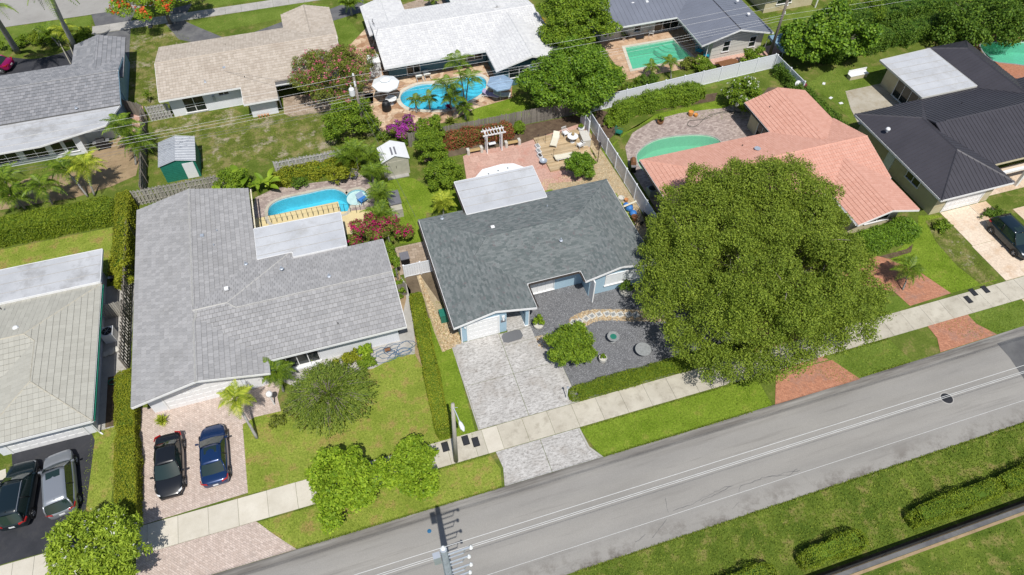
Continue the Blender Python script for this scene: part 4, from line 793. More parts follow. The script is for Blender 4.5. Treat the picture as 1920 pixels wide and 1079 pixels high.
# ---- tan tiled house
h=house('white house with tan tile roof behind the rough lawn in the back row')
t1=[(-15.8,65.5,s),(-7.9,65.5,s),(-7.9,63.2,2.17),(-4.6,63.2,2.17),(-4.6,65.5,s),(2.6,65.5,s),(2.6,70.5,3.82),(-15.8,70.5,3.82)]; t2=[(-15.8,70.5,3.82),(2.6,70.5,3.82),(2.6,75.4,s),(-15.8,75.4,s)]
t1=[(-15.8,65.5,s),(2.7,65.5,s),(2.7,70.5,3.82),(-15.8,70.5,3.82)]; t1b=[(-7.9,63.2,2.2),(-4.5,63.2,2.2),(-4.5,65.5,2.706),(-7.9,65.5,2.706)]
t3=[(-2.6,71.5,s),(.15,71.5,3.45),(.15,78.3,3.45),(-2.6,78.3,s)]; t4=[(.15,71.5,3.45),(2.9,71.5,s),(2.9,78.3,s),(.15,78.3,3.45)]
roof(h,[t1,t1b,t2,t3,t4],TN)
for a,b in ((t1[3],t1[2]),(t3[1],t3[2])): ridge_caps((a,b),.24,'tan_tile',h,.07)
fascia([(-15.8,75.4,s),(-15.8,70.5,3.82),(-15.8,65.5,s),(-7.9,65.5,s),(-7.9,63.2,2.2),(-4.5,63.2,2.2)],'white_paint',h,.2); fascia([(2.7,65.5,s),(2.7,70.5,3.82)],'white_paint',h,.2)
walls(h,[(-15.2,-4.9,66.4,74.8),(-7.5,-4.9,63.9,66.4,2.1),(-4.9,2.1,68.5,74.8),(-2,2.3,74.8,77.6)],'white_wall',2.5,[('x',-15.2,66.4,74.8,2.5,70.5,3.6)])
window(h,'s',-13.9,-11.9,.25,2.0,66.4,2,2); window(h,'s',-10.3,-9.3,1.6,2.1,66.4,2,1); door(h,-10.9,-10.2,66.38) if 0 else None
MB().box(-11,-10.75,66.2,66.4,1.2,1.7).build('meter_box','galvanized',h); flat_roof(h,[(-4.5,65.0),(-.5,65.0),(-.5,66.4),(-4.5,66.4)],2.55,'patch_asphalt',.08,'white_paint','porch_roof')
for x in (-4.6,-.6): MB().box(x,x+.1,64.8,64.9,0,2.45).build('post','white_paint',h)
window(h,'s',-4.2,-2.5,.1,2.0,68.5,2,1)
for i in range(4): MB().box(-6.95+i*.3,-6.95+i*.3+.1,63.55,63.62,0,.35).box(-7.02+i*.3,-6.78+i*.3,63.5,63.66,.3,.38).build('breeze_block','terracotta',h)
vent(h,421,130,3.2,'cap'); vent(h,385,155,3,'pipe'); vent(h,423,86,3.2,'dark'); vent(h,459,146,3,'dark')
# ---- white tiled house
h=house('teal walled house with brilliant white tile roof behind the kidney shaped pool')
c1=[(6.7,64.5,s),(25,64.5,s),(25,70,3.8),(6.7,70,3.8)]; c2=[(6.7,70,3.8),(25,70,3.8),(25,75.2,s),(6.7,75.2,s)]
c3=[(17.75,60.6,s),(21.7,60.6,3.72),(21.7,70.2,3.72),(17.75,70.2,s)]; c4_=[(21.7,60.6,3.72),(25.65,60.6,s),(25.65,70.2,s),(21.7,70.2,3.72)]
c5=[(6.3,71,s),(8.7,71,3.4),(8.7,77.4,3.4),(6.3,77.4,s)]; c6=[(8.7,71,3.4),(11.1,71,s),(11.1,77.4,s),(8.7,77.4,3.4)]; c7=[(16.6,71,s),(21,71,3.8),(21,82,3.8),(16.6,82,s)]; c8=[(21,71,3.8),(25.4,71,s),(25.4,82,s),(21,82,3.8)]
roof(h,[c1,c2,c3,c4_,c5,c6,c7,c8],WH)
for a,b in ((c1[3],c1[2]),(c3[1],(21.7,69.5,3.72)),(c5[1],c5[2]),(c7[1],c7[2])): ridge_caps((a,b),.24,'white_tile',h,.06)
fascia([(6.7,75,s),(6.7,70,3.8),(6.7,64.5,s),(17.75,64.5,s),(17.75,60.6,s),(21.7,60.6,3.72),(25.65,60.6,s)],'white_paint',h,.2)
walls(h,[(7.3,18.3,66.4,74.6),(18.4,25,61.3,74.6),(7,10.5,74.6,76.8),(17.2,24.8,74.6,81.4)],'teal_wall',2.5,[('y',61.302,18.4,25,2.5,21.7,3.5),('x',7.3,66.4,74.6,2.5,70,3.6)])
window(h,'s',9.3,10.7,.1,2.0,66.4,2,1); window(h,'s',15.2,17.8,.6,2.1,66.4,3,1); window(h,'s',19.4,21.6,1.0,2.1,61.3,2,1)
vent(h,752,53,3.4,'pipe'); vent(h,768,60,3.3,'pipe'); vent(h,942,23,3.5,'pipe'); MB().tube([P(701,52,3.2),P(698,36,3.9)],.03,5).tube([P(697,40,3.9),P(703,47,3.9)],.03,4).build('antenna','dark_steel',h)
# ---- grey metal roofed house
h=house('pale house with a blue grey metal roof behind the square turquoise pool')
g1=[(31.5,64.6,s),(40.8,64.6,s),(46,69.9,4.1),(31.5,69.9,4.1)]; g1=[(31.5,64.6,s),(45,64.6,s),(45,69.9,4.1),(31.5,69.9,4.1)]; g2=[(31.5,69.9,4.1),(47,69.9,4.1),(47,75,s),(31.5,75,s)]
g3=[(40.6,58.5,s),(45.05,58.5,3.85),(45.05,72,3.85),(40.6,72,s)]; g4=[(45.05,58.5,3.85),(49.5,58.5,s),(49.5,72,s),(45.05,72,3.85)]
metal(h,[g1,g2,g3,g4],'blue_metal_roof',.55); ridge_caps((g3[1],g3[2]),.22,'ridge_dark',h,.05,4); ridge_caps((g1[3],(44.6,69.9,4.1)),.22,'blue_metal_roof',h,.05,4)
fascia([(31.5,64.6,s),(40.6,64.6,s),(40.6,58.5,s),(45.05,58.5,3.85),(49.5,58.5,s),(49.5,72,s)],'white_paint',h,.2)
walls(h,[(32.1,42.5,66.35,74.5),(42.6,49.0,59.4,71.5)],'grey_wall',2.5,[('y',59.402,42.6,49.0,2.5,45.05,3.6)])
window(h,'s',36.3,37.1,.6,2.0,66.35,1,2); window(h,'s',38.9,42.0,.1,2.1,66.35,3,1); window(h,'s',44.0,44.8,.75,2.0,59.4,1,2); window(h,'s',47.3,48.1,.75,2.0,59.4,1,2)
for x in (41.9,): MB().tube([(x,59.2,0),(x,59.2,2.5)],.05,6).build('downspout','white_paint',h)
for a in ((1213,5,3.4,'white'),(1186,7,3.4,'white'),(1340,25,3.4,'dark'),(1403,28,3.4,'white'),(1382,3,3.5,'white')): vent(h,*a)
# ---- cream house at the top right
h=house('pale cream house with covered porch just cut by the top edge')
walls(h,[(53.6,60.4,66.4,74),(60.4,72,69.5,74)],'cream_wall',2.6); window(h,'s',55.2,57.2,.9,1.9,66.4,1,1); window(h,'s',63,66,1,2,69.5,2,1)
roof(h,[[(53,65.7,2.7),(61,65.7,2.7),(61,70.5,3.9),(53,70.5,3.9)],[(61,68.6,2.9),(74,68.6,2.9),(74,72,3.7),(61,72,3.7)]],TN)
for q in ((1528,15),(1650,8),(1686,15)): p=P(q[0],q[1],0); MB().box(p.x-.07,p.x+.07,p.y-.07,p.y+.07,0,2.7).build('post','white_paint',h)
fascia([(53,65.7,2.7),(61,65.7,2.7)],'white_paint',h,.2); fascia([(61,68.6,2.9),(74,68.6,2.9)],'white_paint',h,.2)
# ================================================================ VEGETATION
def unit(a): return a/(np.linalg.norm(a,axis=1,keepdims=True)+1e-9)
def leaves(name,pts,nrm,ln,wd,mats,midx=None,droop=0.):
    n=len(pts); t=RNG.normal(size=(n,3)); t-=nrm*(t*nrm).sum(1,keepdims=True); t=unit(t); t[:,2]-=droop; t=unit(t); b=unit(np.cross(nrm,t)); V=np.zeros((n,4,3)); l=(ln*RNG.uniform(.65,1.3,n))[:,None]; w_=(wd*RNG.uniform(.7,1.25,n))[:,None]
    V[:,0]=pts-t*l*.5; V[:,1]=pts+b*w_*.5-nrm*w_*.12; V[:,2]=pts+t*l*.5; V[:,3]=pts-b*w_*.5-nrm*w_*.12
    return fastmesh(name,V,4,mats,midx)
def lobe_points(lobes,n,low=-.55,shell=.28):
    lobes=sublobes(lobes); L_=np.array([(c[0],c[1],c[2],*r) if hasattr(r,'__len__') else (c[0],c[1],c[2],r,r,r) for c,r in lobes],float); wgt=(L_[:,3]*L_[:,4]+L_[:,5]*L_[:,3]); wgt/=wgt.sum()
    i=RNG.choice(len(L_),int(n*1.9),p=wgt); d=unit(RNG.normal(size=(len(i),3))); k=d[:,2]>low; i,d=i[k],d[k]
    f=1-np.abs(RNG.normal(0,shell,len(i))); f=np.clip(f,.2,1.06); p=L_[i,:3]+d*L_[i,3:]*f[:,None]; keep=np.ones(len(p),bool)
    for q in L_:
        u=(p-q[:3])/q[3:]; keep&=~((u*u).sum(1)<.42)
    p,d=p[keep],d[keep]; return p[:n],d[:n]
def sublobes(lobes,k=5):
    out=[]
    for c,r in lobes:
        r=r if hasattr(r,'__len__') else (r,r,r); out.append((c,(r[0]*.88,r[1]*.88,r[2]*.88)))
        if max(r)<.28 or len(lobes)>150: continue
        kk=k if max(r)<1.6 else 0
        for j in range(kk):
            d=unit(RNG.normal(size=(1,3)))[0]; d[2]=abs(d[2])*.8; q=RNG.uniform(.24,.44); out.append(((c[0]+d[0]*r[0]*.9,c[1]+d[1]*r[1]*.9,c[2]+d[2]*r[2]*.9),(r[0]*q,r[1]*q,r[2]*q)))
    return out
def clumps(c,r,k,lr,zlow=-.2,jit=.15,seed=0,mod=1.0):
    rg=np.random.default_rng(seed+77); out=[]
    for j in range(k):   # even spread on the upper ellipsoid
        z=1-(j+.5)/k*(1-zlow); a=j*2.399963+rg.normal(0,.2); s=math.sqrt(max(0,1-z*z)); q=rg.uniform(.74,1.08)*(1+mod*(.13*math.sin(2*a+seed)+.09*math.sin(3*a+2.3*seed))); rr=lr*rg.uniform(.5,1.3)
        out.append(((c[0]+r[0]*s*math.cos(a)*q,c[1]+r[1]*s*math.sin(a)*q,c[2]+r[2]*z*q),(rr,rr,rr*.8)))
    return out
def limbs(mb,base,crown,r,cr,n,rad,seed=0):
    rg=random.Random(seed); fork=Vector(base).lerp(Vector(crown),.42); mb.tube([base,Vector(base).lerp(fork,.5)+Vector((rg.uniform(-.1,.1),rg.uniform(-.1,.1),0)),fork],[rad*1.25,rad,rad*.85],8)
    for i in range(n):
        a=2*math.pi*i/n+rg.uniform(-.3,.3); e=Vector(crown)+Vector((math.cos(a)*cr[0]*.72,math.sin(a)*cr[1]*.72,cr[2]*rg.uniform(.1,.6))); m=fork.lerp(e,.5)+Vector((0,0,cr[2]*.15)); mb.tube([fork,m,e],[rad*.6,rad*.35,rad*.1],5)
        for j in range(3):
            e2=e+Vector((rg.uniform(-1,1)*cr[0]*.25,rg.uniform(-1,1)*cr[1]*.25,rg.uniform(0,.3)*cr[2])); mb.tube([m.lerp(e,.4*j+.1),e2],[rad*.2,rad*.05],4)
    return mb
def tree(label,cpx,zc,r,lobek,lr,n,leafs,name='tree',ln=.2,wd=.12,cat='tree',flower=None,ff=0,fl=.2,group=None,seed=1,trunk=.16,low=-.55,nl=5,zlow=-.25,extra=(),world=None,rand=.9,shell=.28,mod=1.0):
    c=world or tuple(P(cpx[0],cpx[1],zc)); e=empty(name,(c[0],c[1],0),label,cat,group)
    lb=clumps((0,0,zc),r,lobek,lr,zlow,seed=seed,mod=mod)+[((0,0,zc),(r[0]*(.9-.2*mod),r[1]*(.9-.2*mod),r[2]*(.9-.2*mod)))]+list(extra); p,d=lobe_points(lb,n,low,shell); p=p+RNG.normal(0,ln*.35,p.shape)
    nr=unit(d*.55+RNG.normal(0,rand,d.shape)*.5+np.array([0,0,.35])); link('crown',leaves('crown',p,nr,ln,wd,[leafs]),e)
    limbs(MB(),(0,0,0),(0,0,zc),None,r,nl,trunk,seed)
    mb=limbs(MB(),(0,0,0),(0,0,zc),None,r,nl,trunk,seed); mb.build('trunk','bark',e,smooth=True)
    if flower:
        p,d=lobe_points(lb,int(n*ff),.0,.04); k=RNG.integers(0,len(p),max(1,len(p)//4)); q=np.repeat(p[k],4,0)+RNG.normal(0,fl*.4,(len(k)*4,3)); dd=np.repeat(d[k],4,0); o=link('blossom',leaves('blossom',q+dd*.08,unit(dd+RNG.normal(0,.4,dd.shape)),fl,fl*.7,[flower]),e); o['kind']='stuff'
    return e
def shrub(label,px,zc,r,n,leafs,name='shrub',ln=.16,wd=.1,cat='shrub',lobek=7,lr=.4,**k): return tree(label,px,zc,r,lobek,lr,n,leafs,name,ln,wd,cat,trunk=.06,nl=4,low=-.8,zlow=-.5,**k)
def hedge(label,pts,wd,hgt,leafs,dens=420,ln=.11,lw=.075,name='hedge',cat='hedge',seed=0,lump=.10,group=None,top=None,rag=.05):
    p0=Vector((pts[0][0],pts[0][1],0)); e=empty(name,p0,label,cat,group); rg=np.random.default_rng(seed+5); P_=[];N_=[]; core=MB()
    for a,b in zip(pts,pts[1:]):
        a=Vector((a[0],a[1],0))-p0; b=Vector((b[0],b[1],0))-p0; L_=(b-a).length; d=(b-a).normalized(); s=Vector((-d.y,d.x,0)); per=wd+2*hgt; n=int(L_*per*dens)
        t=rg.uniform(-wd*.2,L_+wd*.2,n); q=rg.uniform(0,per,n); off=np.where(q<hgt,-wd/2,np.where(q>hgt+wd,wd/2,q-hgt-wd/2)); z=np.where(q<hgt,q,np.where(q>hgt+wd,per-q,hgt))
        nn=np.where((q<hgt)[:,None],np.array([-s]),np.where((q>hgt+wd)[:,None],np.array([s]),np.array([[0,0,1.]])))
        lumpv=lump*(np.sin(t*2.1+seed)*np.sin(t*.83+2*seed)+np.sin(t*4.7+off*5)*.5+np.sin(off*7+t*1.3)*.5)
        en=np.sqrt(np.clip(np.minimum(t+wd*.2,L_+wd*.2-t)/(.55*wd+.1),0,1)); z=z*(.5+.5*en); off=off*(.55+.45*en); base=np.array(a)[None]+np.array(d)[None]*t[:,None]+np.array(s)[None]*off[:,None]; base[:,2]+=z; base+=nn*(lumpv+rg.normal(0,rag,n)-.02)[:,None]; P_.append(base); N_.append(nn)
        m=int(wd*hgt*dens*2.6); te=np.where(rg.random(m)<.5,-wd*.2,L_+wd*.2)+rg.normal(0,.05,m); oo=rg.uniform(-wd/2,wd/2,m); oo=oo*.6; zz=rg.uniform(0,hgt*.55,m); bb=np.array(a)[None]+np.array(d)[None]*te[:,None]+np.array(s)[None]*oo[:,None]; bb[:,2]+=zz; P_.append(bb); N_.append(np.repeat(np.array(d)[None],m,0)*np.sign(te-L_/2)[:,None])
        core.cbox(((a.x+b.x)/2,(a.y+b.y)/2,(hgt-.12)/2),(max(.2,L_-.9),wd-.3,hgt-.18),math.atan2(d.y,d.x))
    P_=np.concatenate(P_);N_=np.concatenate(N_); k=P_[:,2]>0; P_,N_=P_[k],N_[k]; nr=unit(N_*.6+RNG.normal(0,.45,N_.shape)+np.array([0,0,.3]))
    mi=None; ms=[leafs]
    if top: ms=[leafs,top]; mi=((P_[:,2]>hgt*.85)&(RNG.random(len(P_))<.6)).astype(int)
    link('foliage',leaves('foliage',P_,nr,ln,lw,ms,mi),e); core.build('stems','leaf_dark',e); return e
def frond_mesh(name,L_,W,n,mat,droop=.5,rise=.35,lw=.05,fold=.35):
    V=[];mb=MB(); pts=[]
    for i in range(9):
        t=i/8; pts.append(Vector((L_*t*(1-.10*t),0,rise*L_*math.sin(t*math.pi*.62)-droop*L_*t*t)))
    mb.tube(pts,[.022*(1-.8*i/8)+.004 for i in range(9)],3)
    for i in range(n):
        t=.14+.86*(i+.5)/n; k=min(7,int(t*8)); f=t*8-k; p=pts[k].lerp(pts[k+1],f); ll=W*math.sin(math.pi*(.12+.86*t)**.8)*1.0+.06; d=(pts[k+1]-pts[k]).normalized()
        for s in (-1,1):
            tip=p+Vector((d.x*.55*ll,s*ll*.85,-fold*ll+random.uniform(-.06,.03))); mid=p.lerp(tip,.5)+Vector((0,0,.12*ll)); wv=Vector((lw*.9,0,0)); mb.add([p-wv*.5,p+wv*.5,mid+wv,tip,mid-wv*.3],[(0,1,2,4),(4,2,3)])
    return mb.mesh(name,mat)
FR={}
def fronds(key):
    if key not in FR:
        mat,L_,W,n,dr,ri,lw=key; FR[key]=[frond_mesh('frond',L_*s,W,n,mat,dr*q,ri,lw) for s,q in ((1,1),(.9,1.3),(1.05,.7))]
    return FR[key]
def palm(label,bpx,cpx,h,n=13,L_=1.5,W=.45,mat='leaf_palm',droop=.55,rise=.35,lw=.05,r=.09,group=None,seed=1,nl=17,world=None,bw=None,name='palm_tree',emin=-.35,emax=1.25,cat='palm',tmat='palm_bark',shaft=True):
    rg=random.Random(seed); b=Vector((*bw,0)) if bw else P(bpx[0],bpx[1],0); c=Vector(world) if world else P(cpx[0],cpx[1],h); e=empty(name,b,label,cat,group); c=c-b
    if h>.35:
        m1=Vector((c.x*.35,c.y*.35,h*.5)); pts=[Vector((0,0,0)).lerp(m1,i/4) if i<4 else m1.lerp(c,(i-4)/4) for i in range(9)]; m=MB(); rs=[r*(1.25-.5*i/8)*(1+.05*(i%2)) for i in range(9)]; m.tube(pts,rs,8); m.build('trunk',tmat,e,smooth=True)
        if shaft and h>1.5: MB().tube([c-Vector((0,0,.35)),c+Vector((0,0,.1))],[r*.9,r*.45],7).build('crownshaft',mat,e,smooth=True)
    F=fronds((mat,L_,W,nl,droop,rise,lw))
    for i in range(n):
        az=i*2.39996+rg.uniform(-.15,.15); el=emin+(emax-emin)*(i/n)**1.1; o=link('frond',F[rg.randrange(3)],e,c,(0,-el,az)); o.rotation_mode='XYZ'; o.rotation_euler=(rg.uniform(-.2,.2),-el*.75,az); s=rg.uniform(.85,1.1); o.scale=(s,s,s)
    return e
def spiky(label,px,n,L_,wd,mat,name='spiky_plant',h=0,seed=1,cat='plant',group=None,lift=.5,r0=0):
    rg=random.Random(seed); b=P(px[0],px[1],0); e=empty(name,b,label,cat,group); m=MB()
    for i in range(n):
        a=rg.uniform(0,6.28); el=rg.uniform(.25,1.4); l=L_*rg.uniform(.7,1.15); d=Vector((math.cos(a)*math.cos(el),math.sin(a)*math.cos(el),math.sin(el))); s=Vector((-math.sin(a),math.cos(a),0)); o=Vector((rg.uniform(-r0,r0),rg.uniform(-r0,r0),h)); md=o+d*l*.55; tip=o+d*l+Vector((0,0,-lift*l*math.cos(el)*.6))
        m.add([o-s*wd*.3,o+s*wd*.3,md+s*wd*.5,tip,md-s*wd*.5],[(0,1,2,4),(4,2,3)])
    m.build('foliage',mat,e)
    if h>.3: MB().tube([(0,0,0),(0,0,h)],.06,6).build('trunk','bark',e)
    return e
def banana(label,px,n,L_,seed=1,mat='leaf_banana',h=1.2,world=None):
    rg=random.Random(seed); b=Vector((*world,0)) if world else P(px[0],px[1],0); e=empty('banana_plant',b,label,'plant')
    for i in range(n):
        a=rg.uniform(0,6.28); el=rg.uniform(.5,1.35); l=L_*rg.uniform(.75,1.15); d=Vector((math.cos(a),math.sin(a),0)); s=Vector((-math.sin(a),math.cos(a),0)); o=Vector((rg.uniform(-.7,.7),rg.uniform(-.6,.6),h*rg.uniform(.5,1.1))); m=MB(); k=6; L=[]
        for j in range(k+1):
            t=j/k; c=o+d*l*t*math.cos(el*(1-.35*t))+Vector((0,0,l*(t*math.sin(el)-.45*t*t))); w_=.26*math.sin(math.pi*min(1,.06+t*.94))**.7*(l/1.6); L.append((c-s*w_+Vector((0,0,.06)),c,c+s*w_+Vector((0,0,.06))))
        v=[p for q in L for p in q]; m.add(v,[(3*j,3*j+1,3*j+4,3*j+3) for j in range(k)]+[(3*j+1,3*j+2,3*j+5,3*j+4) for j in range(k)]); m.build('leaf',mat,e)
    m=MB()
    for i in range(5): x,y=rg.uniform(-.6,.6),rg.uniform(-.5,.5); m.tube([(x,y,0),(x*1.1,y*1.1,h)],[.09,.05],6)
    m.build('stem','leaf_mid',e); return e
# --- the large spreading tree
bt_l=[]
rg=np.random.default_rng(3)
def bt_rad(a): return 1+.07*math.sin(2*a+.6)+.05*math.sin(3*a+1.2)+.14*math.exp(-((a%6.2832-5.6)/.5)**2)+.06*math.exp(-((a%6.2832-1.1)/.5)**2)
maj=[]
for j in range(46):
    z=1-(j+.5)/46*1.14; a=j*2.399963+rg.normal(0,.25); s_=math.sqrt(max(0,1-z*z))*bt_rad(a); q=rg.uniform(.72,.88); R0=rg.uniform(1.2,2.3); maj.append((8.0*s_*math.cos(a)*q*1.1,7.8*s_*math.sin(a)*q*1.1,4.0+3.8*z*q+rg.normal(0,.5),R0))
for X,Y,Z,R0 in maj:
    bt_l.append(((X,Y,Z),(R0*.86,R0*.86,R0*.66)))
    for k in range(13):
        d=unit(rg.normal(size=(1,3)))[0]; d[2]=abs(d[2])*.9-.15; rr=R0*rg.uniform(.16,.34); bt_l.append(((X+d[0]*R0*.93,Y+d[1]*R0*.93,Z+d[2]*R0*.72),(rr,rr,rr*.8)))
c=(29.2,28.4)
for k,(qx,qy,zz) in enumerate([(1192,540,3.6),(1200,590,3.4),(1250,640,3.2),(1285,680,3.0),(1330,708,3.0),(1380,725,3.0),(1430,728,3.0),(1480,705,3.1),(1535,685,3.2),(1585,662,3.3),(1635,635,3.4),(1668,600,3.6),(1672,560,4.0),(1650,505,4.6),(1600,450,5.2),(1585,400,5.6),(1560,345,6),(1500,305,6.2),(1440,300,6.4),(1370,302,6.4),(1290,318,6.2),(1240,360,5.8),(1205,430,5.2),(1190,490,4.4)]):
    q=P(qx,qy,zz); d=Vector((c[0]-q.x,c[1]-q.y,0)); d.normalize(); R0=rg.uniform(1.3,1.9); q=q+d*R0*rg.uniform(.95,1.2); X,Y,Z=q.x-c[0],q.y-c[1],zz; bt_l.append(((X,Y,Z),(R0*.86,R0*.86,R0*.7)))
    for k in range(12):
        d=unit(rg.normal(size=(1,3)))[0]; d[2]=abs(d[2])*.9-.2; rr=R0*rg.uniform(.16,.36); bt_l.append(((X+d[0]*R0*.95,Y+d[1]*R0*.95,Z+d[2]*R0*.75),(rr,rr,rr*.8)))
    q=Vector((X,Y,0))*.72; R1=rg.uniform(1.5,2.2); bt_l.append(((q.x,q.y,Z+1.2),(R1,R1,R1*.75)))
e=empty('tree',(c[0],c[1],0),'huge spreading olive green shade tree covering the salmon house front yard','tree')
p,d=lobe_points(bt_l+[((0,0,3.4),(7.3,7.1,2.3))],350000,-.5,.26)
hole=((p[:,0]+4.0)**2+(p[:,1]+1.2)**2<.7); p,d=p[~hole],d[~hole]; p=p+RNG.normal(0,.13,p.shape)
nr=unit(d*.5+RNG.normal(0,.6,d.shape)+np.array([0,0,.35])); link('crown',leaves('crown',p,nr,.16,.085,['leaf_big']),e)
mb=MB(); mb.tube([(0,0,0),(.1,0,1),(0,.1,1.9)],[.55,.42,.38],10)
R_=random.Random(4)
for i in range(11):
    a=2*math.pi*i/11+R_.uniform(-.2,.2); l=R_.uniform(5,7.6); m1=Vector((math.cos(a)*l*.4,math.sin(a)*l*.4,3.6)); m2=Vector((math.cos(a+.12)*l*.8,math.sin(a+.12)*l*.8,4.9+R_.uniform(0,2))); mb.tube([(0,.1,1.8),m1,m2],[.2,.11,.03],6)
    for k in range(6):
        b_=m1.lerp(m2,R_.random()); q=Vector((R_.uniform(-2,2),R_.uniform(-2,2),R_.uniform(.6,1.5))); mb.tube([b_,b_+q*.6+Vector((0,0,.2)),b_+q],[.07,.04,.015],4)
mb.build('trunk','bark',e,smooth=True)
# --- other trees
tree('dense round light green tree on the gravel right of the stamped driveway',(1068,648),1.75,(1.45,1.45,1.2),26,.5,16000,'leaf_bright' if 0 else 'leaf_mid',ln=.17,wd=.10,seed=2,trunk=.08,low=-.8,zlow=-.5,mod=.15)
tree('round bright frangipani tree with tiny white flowers at the bottom left corner',(190,1034),2.6,(2.55,2.45,1.4),52,.5,19000,'leaf_frangipani',ln=.27,wd=.10,flower='flower_white',ff=.04,fl=.12,seed=3,trunk=.14,shell=.2)
tree('bright yellow green street tree over the pavement with bare branches showing',(648,908),2.3,(2.15,1.9,1.2),38,.55,16500,'leaf_bright',ln=.22,wd=.13,seed=4,trunk=.11,extra=[((-1.5,1.2,2.3),.7),((-1.2,-1.8,2.0),.8),((2.0,-.3,2.3),.8),((2.4,.4,2.2),.6),((-.2,2.0,2.2),.6)])
tree('bright yellow green street tree nearest the light pole and black meter lids',(774,875),2.2,(1.4,1.6,1.05),24,.5,10500,'leaf_bright',ln=.20,wd=.12,seed=5,trunk=.10,extra=[((.4,1.5,2.1),.6),((-1.5,-.5,2.1),.55),((-1.2,.5,2.3),.5),((.9,-1.5,1.9),.55)])
tree('dark leafy bushy tree beside the white garden shed',(803,275),1.8,(1.25,1.3,1.5),14,.6,10000,'leaf_mid',ln=.16,wd=.09,seed=6,trunk=.09,low=-.9,zlow=-.7)
tree('broad dark green bush between the white shed and the pink patio',(832,325),1.4,(1.55,1.35,1.2),14,.6,9500,'leaf_mid',ln=.16,wd=.09,seed=7,trunk=.09,low=-.9,zlow=-.6)
tree('round glossy green bush growing between the wooden deck and the blue house roof',(1092,312),1.3,(1.1,1.05,1.05),12,.5,9000,'leaf_bright' if 0 else 'leaf_glossy',ln=.17,wd=.09,seed=8,trunk=.07,low=-.8,zlow=-.6,mod=.2)
tree('tall light green tree between the white roof and the grey metal roof',(1078,48),3.8,(3.1,3.6,2.6),34,1.1,30000,'leaf_mid',ln=.26,wd=.14,seed=9,trunk=.2,zlow=-.5)
tree('wide bright green tree over the wooden fence behind the deck',(1072,150),3.2,(4.5,3.7,2.5),50,1.15,42000,'leaf_glossy',ln=.25,wd=.14,seed=10,trunk=.2,zlow=-.5,extra=[((3.6,2.6,3.4),1.6),((4.4,.6,2.2),1.5)])
tree('loose tree full of pink flowers leaning over the tan roof',(622,142),3.0,(4.1,3.5,2.0),46,.85,26000,'leaf_olive',ln=.22,wd=.08,flower='flower_pink',ff=.11,fl=.17,seed=11,trunk=.16,zlow=-.35,shell=.4)
tree('dark shrubby tree beneath the rear wooden utility pole',(658,228),1.9,(2.4,1.9,1.7),16,.8,11000,'leaf_mid',ln=.2,wd=.11,seed=12,trunk=.12,zlow=-.6,low=-.8)
tree('purple flowering bougainvillea bush by the brown flagstone deck',(757,242),1.0,(1.25,1.1,.9),10,.45,6000,'leaf_olive',ln=.14,wd=.09,flower='flower_purple',ff=.55,fl=.14,seed=13,trunk=.06,low=-.8,zlow=-.5,name='shrub',cat='shrub')
tree('small loose light green tree behind the white shed and picket fence',(806,252),1.6,(1.2,.9,1.2),9,.5,5000,'leaf_mid',ln=.2,wd=.11,seed=14,trunk=.06,low=-.8,zlow=-.6)
tree('crimson bougainvillea bush against the grey tiled house corner',(708,432),1.5,(2.0,1.25,1.1),16,.5,9000,'leaf_olive',ln=.15,wd=.09,flower='flower_magenta',ff=.42,fl=.14,seed=15,trunk=.07,low=-.8,zlow=-.5,name='shrub',cat='shrub')
tree('large round leaved tree with yellowish leaves behind the blue tarp in the upper right',(1555,70),2.8,(4.8,3.2,2.2),34,1.05,15000,'leaf_glossy',ln=.34,wd=.25,seed=16,trunk=.2,zlow=-.5)
tree('frangipani with large white flowers beside the salmon roof',(1392,178),1.7,(1.75,1.5,1.35),16,.6,7000,'leaf_mid',ln=.3,wd=.10,flower='flower_white',ff=.05,fl=.22,seed=17,trunk=.09,zlow=-.6,low=-.8)
tree('royal poinciana with orange red blossom hanging over the rear street edge',(300,-4),3.3,(4.8,3.0,1.5),30,1.0,24000,'leaf_bright',ln=.25,wd=.10,flower='flower_red',ff=.07,fl=.32,seed=18,trunk=.2,zlow=-.2,shell=.4)
tree('leafy dark shrub mass at the top right beside the red brick pool deck',(1850,40),2.2,(6,3.2,2.2),34,1.3,20000,'leaf_dark',ln=.3,wd=.18,seed=19,trunk=.2,zlow=-.6,low=-.8)
tree('round shrub with bright new leaves in front of the grey metal roofed house gable',(1411,112),.9,(1.35,1.1,1.1),10,.5,6000,'leaf_mid',ln=.17,wd=.1,seed=20,trunk=.06,low=-.8,zlow=-.6,name='shrub',cat='shrub')
